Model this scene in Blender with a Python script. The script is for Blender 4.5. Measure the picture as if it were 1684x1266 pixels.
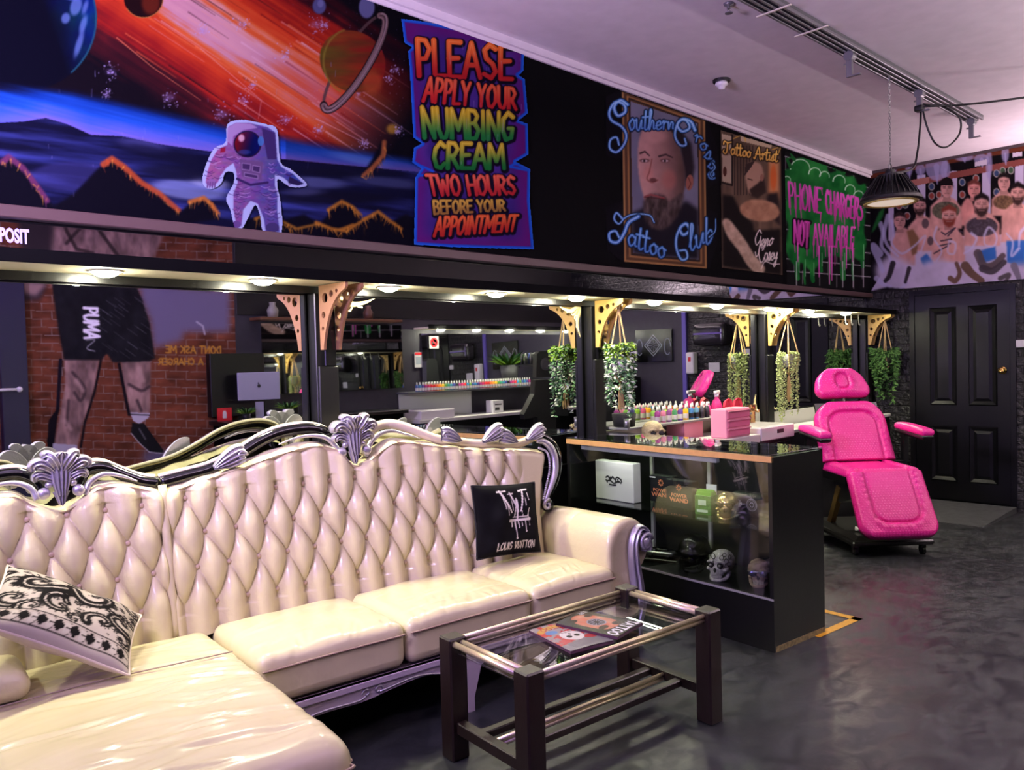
import bpy, math, random
import numpy as np
from mathutils import Vector, Matrix

sc = bpy.context.scene
for o in list(bpy.data.objects):
    bpy.data.objects.remove(o)
COL = sc.collection
PI = math.pi

# ------------------------------------------------------------------ camera, world, lamps, exposure
FPX = 1312.444                                   # focal length in pixels of the 1684 x 1266 frame
CAM = np.array([0.0, -3.529, 1.497])
RR = np.array([0.71468466, -0.69895, -0.02635795])
RU = np.array([0.03899383, 0.00218965, 0.99923705])
RF = np.array([0.69835902, 0.71516719, -0.02881965])
cd = bpy.data.cameras.new('camera')
cam = bpy.data.objects.new('camera', cd)
COL.objects.link(cam)
cd.sensor_fit = 'HORIZONTAL'
cd.sensor_width = 36.0
cd.lens = FPX / 1684 * 36.0
cd.clip_start = 0.05
cam.matrix_world = Matrix((
    (RR[0], RU[0], -RF[0], CAM[0]), (RR[1], RU[1], -RF[1], CAM[1]),
    (RR[2], RU[2], -RF[2], CAM[2]), (0, 0, 0, 1)))
sc.camera = cam

w = bpy.data.worlds.new('night'); sc.world = w
w.use_nodes = True
w.node_tree.nodes['Background'].inputs[0].default_value = (0.10, 0.11, 0.22, 1)
w.node_tree.nodes['Background'].inputs[1].default_value = 0.25

vs = sc.view_settings
sc.display_settings.display_device = 'sRGB'
vs.view_transform = 'Standard'
vs.look = 'None'
vs.exposure = 0.0
vs.gamma = 1.0
vs.use_curve_mapping = False
try:
    sc.cycles.max_bounces = 9; sc.cycles.glossy_bounces = 6; sc.cycles.diffuse_bounces = 3
    sc.cycles.transmission_bounces = 8; sc.cycles.transparent_max_bounces = 12
    sc.cycles.caustics_reflective = False; sc.cycles.caustics_refractive = False
    sc.cycles.sample_clamp_indirect = 4.0
except Exception:
    pass

def area(name, loc, target, sx, sy, power, color, spread=PI):
    d = bpy.data.lights.new(name, 'AREA'); d.shape = 'RECTANGLE'; d.size = sx; d.size_y = sy
    d.energy = power; d.color = color; d.spread = spread
    o = bpy.data.objects.new(name, d); COL.objects.link(o)
    o.location = loc
    o.rotation_euler = (Vector(target) - Vector(loc)).to_track_quat('-Z', 'Y').to_euler()
    return o

# violet LED sign glow and dusk through the shop front, on the left end of the room
area('shop_front_dusk', (-1.35, -2.2, 1.9), (4, -1.2, 1.8), 2.6, 1.6, 46, (0.36, 0.20, 1.0))
# unseen lamps added on a made-up ledge of the facing wall, brightening the ceiling
area('ceiling_fill_warm', (6.6, -4.08, 3.052), (6.6, -4.06, 3.48), 4.6, 0.14, 480, (1.0, 0.84, 0.88))
area('ceiling_fill_violet', (2.4, -4.08, 3.052), (2.4, -4.06, 3.48), 3.4, 0.14, 220, (0.88, 0.70, 1.0))
# added ceiling fills without fixtures: violet off to the left, pink beyond the door
area('violet_fill', (-0.15, -1.25, 2.20), (2.2, -0.95, 3.48), 0.7, 0.5, 180, (0.72, 0.54, 1.0))
area('pink_fill', (8.78, -2.35, 2.30), (8.78, -2.34, 3.48), 0.3, 0.9, 55, (1.0, 0.74, 0.86))

# ------------------------------------------------------------------ materials
def rgb(r, g, b):                                  # 0-255 sRGB -> linear
    f = lambda c: c / 12.92 if c <= 0.04045 else ((c + 0.055) / 1.055) ** 2.4
    return (f(r / 255.0), f(g / 255.0), f(b / 255.0), 1.0)

MATS = {}
def mat(name, col=(200, 200, 200), rough=0.5, metal=0.0, bump=0.0, scale=40.0, var=0.0, coat=0.0,
        emit=None, es=1.0, spec=None, alpha=1.0, trans=0.0, ior=1.45, attr=None, gain=1.0, detail=4.0, stretch=None, sheen=0.0, rvar=0.0):
    if name in MATS:
        return MATS[name]
    m = bpy.data.materials.new(name); m.use_nodes = True
    nt = m.node_tree; b = nt.nodes['Principled BSDF']; L = nt.links.new
    c = rgb(*col)
    b.inputs['Base Color'].default_value = c
    b.inputs['Roughness'].default_value = rough
    b.inputs['Metallic'].default_value = metal
    b.inputs['IOR'].default_value = ior
    if coat: b.inputs['Coat Weight'].default_value = coat; b.inputs['Coat Roughness'].default_value = 0.08
    if spec is not None: b.inputs['Specular IOR Level'].default_value = spec
    if trans: b.inputs['Transmission Weight'].default_value = trans
    if alpha < 1: b.inputs['Alpha'].default_value = alpha
    if sheen: b.inputs['Sheen Weight'].default_value = sheen
    if emit:
        b.inputs['Emission Color'].default_value = rgb(*emit); b.inputs['Emission Strength'].default_value = es
    if attr:
        a = nt.nodes.new('ShaderNodeAttribute'); a.attribute_name = attr
        if gain != 1:
            x = nt.nodes.new('ShaderNodeVectorMath'); x.operation = 'SCALE'
            L(a.outputs['Color'], x.inputs[0]); x.inputs['Scale'].default_value = gain
            L(x.outputs[0], b.inputs['Base Color'])
        else:
            L(a.outputs['Color'], b.inputs['Base Color'])
    if bump or var or rvar:
        tc = nt.nodes.new('ShaderNodeTexCoord'); n = nt.nodes.new('ShaderNodeTexNoise')
        n.inputs['Scale'].default_value = scale; n.inputs['Detail'].default_value = detail
        if stretch:
            mp = nt.nodes.new('ShaderNodeMapping'); mp.inputs['Scale'].default_value = stretch
            L(tc.outputs['Object'], mp.inputs[0]); L(mp.outputs[0], n.inputs['Vector'])
        else:
            L(tc.outputs['Object'], n.inputs['Vector'])
        if bump:
            bp = nt.nodes.new('ShaderNodeBump'); bp.inputs['Strength'].default_value = bump; bp.inputs['Distance'].default_value = 0.01
            L(n.outputs['Fac'], bp.inputs['Height']); L(bp.outputs[0], b.inputs['Normal'])
        if var and not attr:
            r = nt.nodes.new('ShaderNodeMapRange'); r.inputs[1].default_value = 0.3; r.inputs[2].default_value = 0.7
            r.inputs[3].default_value = 1 - var; r.inputs[4].default_value = 1 + var
            x = nt.nodes.new('ShaderNodeVectorMath'); x.operation = 'SCALE'; x.inputs[0].default_value = c[:3]
            L(n.outputs['Fac'], r.inputs[0]); L(r.outputs[0], x.inputs['Scale']); L(x.outputs[0], b.inputs['Base Color'])
        if rvar:
            r = nt.nodes.new('ShaderNodeMapRange'); r.inputs[1].default_value = 0.3; r.inputs[2].default_value = 0.7
            r.inputs[3].default_value = max(0, rough - rvar); r.inputs[4].default_value = min(1, rough + rvar)
            L(n.outputs['Fac'], r.inputs[0]); L(r.outputs[0], b.inputs['Roughness'])
    MATS[name] = m
    return m

# ------------------------------------------------------------------ mesh helpers
def link(o, parent=None):
    COL.objects.link(o)
    if parent is not None: o.parent = parent
    return o

def tag(o, label=None, cat=None, group=None, kind=None):
    if label: o['label'] = label
    if cat: o['category'] = cat
    if group: o['group'] = group
    if kind: o['kind'] = kind
    return o

def thing(name, label, cat, loc=(0, 0, 0), rotz=0.0, group=None, rot=None):
    o = bpy.data.objects.new(name, None); o.empty_display_size = 0.05
    link(o); o.location = loc; o.rotation_euler = rot if rot else (0, 0, rotz)
    return tag(o, label, cat, group)

def cr(pts, n=8, closed=False):                    # Catmull-Rom through points
    P = [np.array(p, float) for p in pts]
    if closed: P = [P[-1]] + P + [P[0], P[1]]
    else: P = [2 * P[0] - P[1]] + P + [2 * P[-1] - P[-2]]
    out = []
    for i in range(1, len(P) - 2):
        for k in range(n):
            t = k / n
            out.append(0.5 * (2 * P[i] + (P[i + 1] - P[i - 1]) * t + (2 * P[i - 1] - 5 * P[i] + 4 * P[i + 1] - P[i + 2]) * t * t
                              + (3 * P[i] - P[i - 1] - 3 * P[i + 1] + P[i + 2]) * t ** 3))
    if not closed: out.append(P[-2])
    return out

class MB:
    def __init__(s): s.v = []; s.f = []
    def add(s, vs, fs):
        n = len(s.v); s.v += [tuple(map(float, v)) for v in vs]; s.f += [tuple(i + n for i in f) for f in fs]; return s
    def box(s, x0, x1, y0, y1, z0, z1, b=0.0):
        if b <= 0:
            return s.add([(x, y, z) for x in (x0, x1) for y in (y0, y1) for z in (z0, z1)],
                         [(0, 1, 3, 2), (4, 6, 7, 5), (0, 4, 5, 1), (2, 3, 7, 6), (0, 2, 6, 4), (1, 5, 7, 3)])
        rings = []
        for z, i in ((z0, b), (z0 + b, 0), (z1 - b, 0), (z1, b)):
            rings.append([(x0 + b, y0 + i, z), (x1 - b, y0 + i, z), (x1 - i, y0 + b, z), (x1 - i, y1 - b, z),
                          (x1 - b, y1 - i, z), (x0 + b, y1 - i, z), (x0 + i, y1 - b, z), (x0 + i, y0 + b, z)])
        return s.loft(rings, True, True)
    def loft(s, rings, closed=True, caps=True):
        m = len(rings[0]); vs = [p for r in rings for p in r]; fs = []
        for i in range(len(rings) - 1):
            for j in range(m if closed else m - 1):
                k = (j + 1) % m
                fs.append((i * m + j, i * m + k, (i + 1) * m + k, (i + 1) * m + j))
        if caps:
            fs.append(tuple(range(m))[::-1]); fs.append(tuple((len(rings) - 1) * m + j for j in range(m)))
        return s.add(vs, fs)
    def lathe(s, prof, n=24, c=(0, 0, 0), axis='z', sx=1, sy=1):
        R = []
        for r, z in prof:
            ring = []
            for k in range(n):
                a = 2 * PI * k / n; p = (r * math.cos(a) * sx, r * math.sin(a) * sy, z)
                if axis == 'y': p = (p[0], p[2], p[1])
                if axis == 'x': p = (p[2], p[0], p[1])
                ring.append((p[0] + c[0], p[1] + c[1], p[2] + c[2]))
            R.append(ring)
        return s.loft(R, True, True)
    def tube(s, pts, r, n=8, caps=True, flat=1.0, up=None):
        P = [np.array(p, float) for p in pts]; rings = []
        rr = r if hasattr(r, '__len__') else [r] * len(P)
        T = [P[min(i + 1, len(P) - 1)] - P[max(i - 1, 0)] for i in range(len(P))]
        T = [t / (np.linalg.norm(t) + 1e-12) for t in T]
        u = np.array(up if up is not None else ((0, 0, 1) if abs(T[0][2]) < .9 else (1, 0, 0)), float)
        for i, p in enumerate(P):
            u = u - T[i] * (u @ T[i]); u = u / (np.linalg.norm(u) + 1e-12); v = np.cross(T[i], u)
            rings.append([p + rr[i] * (math.cos(2 * PI * k / n) * v + flat * math.sin(2 * PI * k / n) * u) for k in range(n)])
        return s.loft(rings, True, caps)
    def cyl(s, a, b, r, n=12, r2=None): return s.tube([a, b], [r, r if r2 is None else r2], n)
    def ell(s, c, r, n=14, m=10, mod=None):
        prof = []; R = []
        for i in range(m + 1):
            t = -PI / 2 + PI * i / m; ring = []
            for k in range(n):
                a = 2 * PI * k / n
                d = np.array((math.cos(t) * math.cos(a), math.cos(t) * math.sin(a), math.sin(t)))
                if mod: d = np.array(mod(d))
                ring.append((c[0] + d[0] * r[0], c[1] + d[1] * r[1], c[2] + d[2] * r[2]))
            R.append(ring)
        return s.loft(R, True, True)
    def prism(s, poly, y0, y1, plane='xz'):        # outline extruded
        n = len(poly)
        q = (lambda p, y: (p[0], y, p[1])) if plane == 'xz' else ((lambda p, y: (y, p[0], p[1])) if plane == 'yz' else (lambda p, y: (p[0], p[1], y)))
        return s.add([q(p, y0) for p in poly] + [q(p, y1) for p in poly],
                     [tuple(range(n))[::-1], tuple(range(n, 2 * n))] + [(i, (i + 1) % n, n + (i + 1) % n, n + i) for i in range(n)])
    def grid(s, P):
        P = np.asarray(P); a, b = P.shape[:2]
        return s.add([tuple(p) for p in P.reshape(-1, 3)], [(i * b + j, i * b + j + 1, (i + 1) * b + j + 1, (i + 1) * b + j) for i in range(a - 1) for j in range(b - 1)])
    def build(s, name, m, parent=None, smooth=False, angle=None, fix=True):
        me = bpy.data.meshes.new(name); me.from_pydata(s.v, [], s.f)
        if fix:
            import bmesh
            bm = bmesh.new(); bm.from_mesh(me); bmesh.ops.recalc_face_normals(bm, faces=bm.faces); bm.to_mesh(me); bm.free()
        for mm in (m if isinstance(m, (list, tuple)) else [m]): me.materials.append(mm)
        if smooth:
            me.polygons.foreach_set('use_smooth', [True] * len(me.polygons))
            if angle is not None:
                try: me.set_sharp_from_angle(angle=math.radians(angle))
                except Exception: pass
        return link(bpy.data.objects.new(name, me), parent)

def np_mesh(name, V, F, m, parent=None, colors=None, smooth=True):
    me = bpy.data.meshes.new(name); V = np.ascontiguousarray(V, np.float32); F = np.ascontiguousarray(F, np.int32)
    me.vertices.add(len(V)); me.vertices.foreach_set('co', V.ravel())
    me.loops.add(F.size); me.loops.foreach_set('vertex_index', F.ravel())
    me.polygons.add(len(F)); me.polygons.foreach_set('loop_start', np.arange(0, F.size, F.shape[1], dtype=np.int32))
    try: me.polygons.foreach_set('loop_total', np.full(len(F), F.shape[1], np.int32))
    except Exception: pass
    if smooth: me.polygons.foreach_set('use_smooth', np.ones(len(F), bool))
    me.update(calc_edges=True); me.validate()
    if colors is not None:
        a = me.color_attributes.new('paint', 'FLOAT_COLOR', 'POINT')
        c = np.ones((len(V), 4), np.float32); c[:, :3] = colors; a.data.foreach_set('color', c.ravel())
    me.materials.append(m)
    return link(bpy.data.objects.new(name, me), parent)

def grid_faces(a, b):
    i = np.arange(a * b).reshape(a, b)
    return np.stack([i[:-1, :-1], i[:-1, 1:], i[1:, 1:], i[1:, :-1]], -1).reshape(-1, 4)

def text_mesh(name, s, size, m, parent=None, loc=(0, 0, 0), rot=(PI / 2, 0, 0), depth=0.002, bold=0.0, sx=1.0, align='LEFT'):
    cu = bpy.data.curves.new(name, 'FONT'); cu.body = s; cu.size = size; cu.extrude = depth; cu.offset = bold; cu.align_x = align; cu.resolution_u = 3
    t = bpy.data.objects.new(name + '_c', cu); COL.objects.link(t)
    dg = bpy.context.evaluated_depsgraph_get(); dg.update()
    me = bpy.data.meshes.new_from_object(t.evaluated_get(dg)); me.name = name
    bpy.data.objects.remove(t); bpy.data.curves.remove(cu)
    me.materials.clear(); me.materials.append(m)
    o = link(bpy.data.objects.new(name, me), parent); o.location = loc; o.rotation_euler = rot; o.scale = (sx, 1, 1)
    return o

def copy_tree(o, parent=None):
    c = o.copy(); COL.objects.link(c)
    if parent is not None: c.parent = parent
    for ch in list(o.children): copy_tree(ch, c)
    return c

# ------------------------------------------------------------------ painting: strokes and patches laid down on charts; those of the murals are in image pixels
def image_px_of(P):
    """World points -> image pixel coordinates, projected through the camera."""
    d = np.asarray(P, float) - CAM; z = d @ RF
    return np.stack([842 + FPX * (d @ RR) / z, 633 - FPX * (d @ RU) / z], -1)

def lin(c):
    c = np.clip(np.asarray(c, float) / 255.0, 0, 1)
    return np.where(c <= 0.04045, c / 12.92, ((c + 0.055) / 1.055) ** 2.4)

def box_blur(M, r):
    for ax in (0, 1):
        k = int(r)
        if k < 1: continue
        A = np.pad(M, [(k + 1, k) if a == ax else (0, 0) for a in range(M.ndim)], mode='edge'); C = np.cumsum(A, ax)
        n = M.shape[ax]; sl = lambda i: tuple(slice(i, i + n) if a == ax else slice(None) for a in range(M.ndim))
        M = (C[sl(2 * k + 1)] - C[sl(0)]) / (2 * k + 1)
    return M

class Chart:
    def __init__(s, x0, x1, y0, y1, bg=(0, 0, 0), ss=1.0):
        s.x0, s.y0, s.ss = x0, y0, ss
        s.w, s.h = int((x1 - x0) * ss), int((y1 - y0) * ss)
        s.img = np.empty((s.h, s.w, 3), np.float32); s.img[:] = bg
        s.rng = np.random.RandomState(7)
    def win(s, xa, ya, xb, yb):
        i0 = max(0, int((xa - s.x0) * s.ss)); i1 = min(s.w, int((xb - s.x0) * s.ss) + 2); j0 = max(0, int((ya - s.y0) * s.ss)); j1 = min(s.h, int((yb - s.y0) * s.ss) + 2)
        if i1 <= i0 or j1 <= j0: return None
        X, Y = np.meshgrid(s.x0 + (np.arange(i0, i1) + .5) / s.ss, s.y0 + (np.arange(j0, j1) + .5) / s.ss)
        return (slice(j0, j1), slice(i0, i1)), X, Y
    def put(s, sl, M, X, Y, col):
        c = col(X, Y) if callable(col) else np.array(col, np.float32)
        s.img[sl] = s.img[sl] * (1 - M[..., None]) + np.asarray(c, np.float32) * M[..., None]
    def poly(s, pts, col, a=1.0, soft=0.6):
        P = np.array(pts, float); e = soft * 3 + 2
        w = s.win(P[:, 0].min() - e, P[:, 1].min() - e, P[:, 0].max() + e, P[:, 1].max() + e)
        if w is None: return
        sl, X, Y = w; ins = np.zeros(X.shape, bool); Q = np.roll(P, -1, 0)
        for (xa, ya), (xb, yb) in zip(P, Q):
            if ya == yb: continue
            ins ^= ((Y < ya) != (Y < yb)) & (X < (xb - xa) * (Y - ya) / (yb - ya) + xa)
        M = ins.astype(np.float32); r = soft * s.ss
        if r >= 1:
            M = box_blur(box_blur(M, r), r)
        s.put(sl, M * a, X, Y, col)
    def ell(s, cx, cy, rx, ry, col, a=1.0, rot=0.0, soft=1.0):
        R = max(rx, ry) + soft * 2 + 2; w = s.win(cx - R, cy - R, cx + R, cy + R)
        if w is None: return
        sl, X, Y = w; c, q = math.cos(rot), math.sin(rot); u = ((X - cx) * c + (Y - cy) * q) / rx; v = (-(X - cx) * q + (Y - cy) * c) / ry
        d = (1 - np.sqrt(u * u + v * v)) * min(rx, ry)
        M = np.clip(d / max(soft, .3) + .5, 0, 1); s.put(sl, M * M * (3 - 2 * M) * a, X, Y, col)
    def stroke(s, pts, wd, col, a=1.0, soft=1.0, smooth=0):
        if smooth: pts = cr(pts, smooth)
        P = np.array(pts, float); W = np.linspace(wd[0], wd[1], len(P)) if hasattr(wd, '__len__') else np.full(len(P), wd, float)
        e = W.max() / 2 + soft + 2; w = s.win(P[:, 0].min() - e, P[:, 1].min() - e, P[:, 0].max() + e, P[:, 1].max() + e)
        if w is None: return
        sl, X, Y = w; D = np.full(X.shape, -1e9)
        for i in range(len(P) - 1):
            ax, ay = P[i]; bx, by = P[i + 1]; dx, dy = bx - ax, by - ay
            t = np.clip(((X - ax) * dx + (Y - ay) * dy) / (dx * dx + dy * dy + 1e-9), 0, 1)
            D = np.maximum(D, (W[i] + (W[i + 1] - W[i]) * t) / 2 - np.hypot(X - ax - t * dx, Y - ay - t * dy))
        M = np.clip(D / max(soft, .4) + .5, 0, 1); s.put(sl, M * a, X, Y, col)
    def noise(s, X, Y, sx, sy=None, seed=0, octv=3):
        sy = sy or sx; out = 0; amp = 1; tot = 0
        for o in range(octv):
            g = np.random.RandomState(seed + o * 17).rand(128, 128); u = X / sx * 2 ** o + 37.3 * o; v = Y / sy * 2 ** o + 11.7 * o
            iu = np.floor(u).astype(int); iv = np.floor(v).astype(int); fu = u - iu; fv = v - iv; fu = fu * fu * (3 - 2 * fu); fv = fv * fv * (3 - 2 * fv)
            a = g[iv % 128, iu % 128]; b = g[iv % 128, (iu + 1) % 128]; c = g[(iv + 1) % 128, iu % 128]; d = g[(iv + 1) % 128, (iu + 1) % 128]
            out = out + amp * ((a * (1 - fu) + b * fu) * (1 - fv) + (c * (1 - fu) + d * fu) * fv); tot += amp; amp *= .5
        return out / tot
    def at(s, q):
        x = np.clip((q[:, 0] - s.x0) * s.ss - .5, 0, s.w - 1.01); y = np.clip((q[:, 1] - s.y0) * s.ss - .5, 0, s.h - 1.01); i = x.astype(int); j = y.astype(int); fx = (x - i)[:, None]; fy = (y - j)[:, None]
        I = s.img
        return (I[j, i] * (1 - fx) + I[j, i + 1] * fx) * (1 - fy) + (I[j + 1, i] * (1 - fx) + I[j + 1, i + 1] * fx) * fy

# stroke lettering: capitals on a unit square, x right, y up
CAPS = {'A': (.9, '0,0 .45,1 .9,0;.18,.36 .72,.36'), 'B': (.8, '.05,0 .05,1 .5,.98 .7,.8 .5,.56 .05,.52;.5,.54 .78,.3 .55,.02 .05,0'), 'C': (.8, '.75,.85 .45,1 .12,.75 .05,.4 .25,.05 .55,0 .78,.18'),
        'D': (.85, '.08,0 .08,1 .5,.92 .8,.5 .5,.06 .08,0'), 'E': (.7, '.7,1 .08,1 .06,.5 .06,0 .7,0;.06,.52 .58,.54'), 'F': (.7, '.06,0 .06,1 .7,1;.06,.52 .55,.54'), 'G': (.85, '.78,.85 .45,1 .1,.75 .05,.35 .3,0 .7,.08 .78,.42 .48,.42'),
        'H': (.85, '.06,0 .06,1;.8,0 .8,1;.06,.5 .8,.52'), 'I': (.3, '.15,0 .15,1'), 'K': (.8, '.06,0 .06,1;.75,1 .08,.45;.25,.55 .78,0'), 'L': (.65, '.06,1 .06,0 .65,.02'), 'M': (1.1, '.03,0 .12,1 .55,.3 .98,1 1.07,0'),
        'N': (.9, '.06,0 .08,1 .8,0 .84,1'), 'O': (.9, '.45,1 .1,.75 .05,.4 .2,.05 .5,0 .8,.25 .85,.6 .7,.93 .45,1'), 'P': (.75, '.08,0 .08,1 .5,.98 .72,.75 .5,.48 .08,.45'), 'R': (.8, '.06,0 .08,1 .5,.98 .72,.76 .5,.5 .1,.47;.3,.48 .78,0'),
        'S': (.75, '.7,.88 .4,1 .1,.82 .2,.58 .55,.42 .7,.2 .45,0 .05,.12'), 'T': (.8, '0,1 .8,1;.4,1 .4,0'), 'U': (.85, '.06,1 .08,.3 .3,0 .6,.03 .78,.3 .8,1'), 'V': (.85, '.03,1 .42,0 .82,1'), 'W': (1.15, '.03,1 .28,0 .57,.75 .85,0 1.12,1'),
        'Y': (.8, '.02,1 .4,.5 .78,1;.4,.5 .38,0'), ' ': (.45, ''), "'": (.3, '.15,1 .1,.75')}
SCR = {'a': (.62, '.5,.42 .25,.5 .05,.25 .2,0 .45,.2 .52,.48 .5,.1 .62,.08'), 'o': (.55, '.3,.5 .05,.28 .2,0 .45,.15 .42,.42 .28,.5 .55,.42'), 'u': (.62, '.02,.42 .08,.48 .1,.1 .28,0 .48,.48 .48,.1 .62,.08'), 't': (.42, '.2,.95 .14,.1 .28,0 .42,.1;-.05,.62 .42,.68'),
       'h': (.6, '.0,.1 .22,.9 .12,1 .08,.0 .28,.48 .42,.4 .44,.05 .6,.08'), 'e': (.5, '.02,.2 .38,.3 .3,.5 .08,.35 .12,.03 .35,.02 .5,.15'), 'r': (.46, '.02,.4 .14,.52 .14,.0;.14,.32 .3,.5 .46,.42'), 'n': (.62, '.04,.48 .1,.0 .26,.46 .42,.42 .44,.04 .62,.1'),
       's': (.44, '.0,.05 .25,.55 .3,.2 .2,.0 .02,.05;.25,.03 .44,.12'), 'l': (.36, '.02,.2 .25,.85 .15,1 .08,.2 .2,.0 .36,.12'), 'b': (.55, '.05,1 .08,.05 .3,.0 .45,.25 .3,.46 .1,.35'), 'c': (.5, '.42,.42 .2,.5 .04,.25 .18,.0 .5,.12'), 'i': (.3, '.1,.48 .1,.06 .3,.06;.12,.68 .13,.72'),
       'y': (.6, '.04,.48 .12,.12 .3,.1 .48,.48;.5,.48 .42,-.35 .2,-.5 .1,-.3 .6,.1'), 'm': (.9, '.04,.48 .08,.0 .22,.46 .36,.42 .38,.02 .54,.46 .68,.42 .72,.04 .9,.1'), ' ': (.4, ''),
       'S': (1., '.85,.85 .5,1 .2,.78 .45,.52 .75,.3 .55,.0 .1,.05 -.05,.3 .15,.42'), 'C': (.95, '.85,.75 .7,1 .35,.95 .08,.5 .3,.02 .7,.05 .9,.25;.85,.75 .65,.68'), 'T': (.9, '.0,.75 .1,1 .5,.92 .95,1.02;.5,.92 .4,.2 .2,.0 -.05,.12 .05,.3'), 'G': (.9, '.8,.85 .5,1 .1,.6 .3,.25 .7,.45 .78,.65 .7,-.2 .4,-.35 .2,-.1'),
       'A': (.95, '-.05,.05 .1,.0 .55,1 .75,.0 .95,.1;.2,.38 .8,.42'), 'k': (.55, '.1,1 .06,0;.45,.5 .1,.25 .5,.0')}
def strokes_of(s, font):
    x = 0; out = []
    for chx in s:
        wd, d = font[chx]
        if d:
            for st in d.split(';'): out.append([(x + float(a.split(',')[0]), float(a.split(',')[1])) for a in st.split()])
        x += wd + .16 if font is CAPS else wd
    return out, x - (.16 if font is CAPS else 0)
def quad_map(TL, TR, BL, BR):
    TL, TR, BL, BR = [np.array(q, float) for q in (TL, TR, BL, BR)]
    return lambda u, v: (BL * (1 - u) + BR * u) * (1 - v) + (TL * (1 - u) + TR * u) * v
def letters(c, s, TL, TR, BL, BR, wd, top, bot=None, edge=None, ew=4, font=CAPS, soft=1.0, off=(0, 0), smooth=0, drip=None, a=1.0):
    S, L = strokes_of(s, font); q = quad_map(TL, TR, BL, BR); bot = bot or top
    top, bot = np.array(top, float), np.array(bot, float)
    P = [[q(x / L, y) for x, y in st] for st in S]
    if smooth: P = [cr(st, smooth) if len(st) > 2 else st for st in P]
    def col(X, Y):
        u = np.clip((X - TL[0]) / (TR[0] - TL[0] + 1e-6), 0, 1); yt = TL[1] + (TR[1] - TL[1]) * u; yb = BL[1] + (BR[1] - BL[1]) * u
        v = np.clip((Y - yt) / (yb - yt + 1e-6), 0, 1)[..., None]; v = v * v * (3 - 2 * v)
        return top * (1 - v) + bot * v
    if edge is not None:
        for st in P: c.stroke([p + np.array(off) for p in st], wd + ew, edge, soft=1.5, a=a)
    for st in P: c.stroke(st, (wd, wd * .82), col, soft=soft, a=a)
    if drip:
        r = np.random.RandomState(len(s))
        for st in P:
            for p in (st[0], st[-1]):
                if r.rand() < .8: c.stroke([p, p + np.array([r.uniform(-1, 2), r.uniform(10, drip)])], (wd * .5, 1.2), bot, soft=1)

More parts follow.
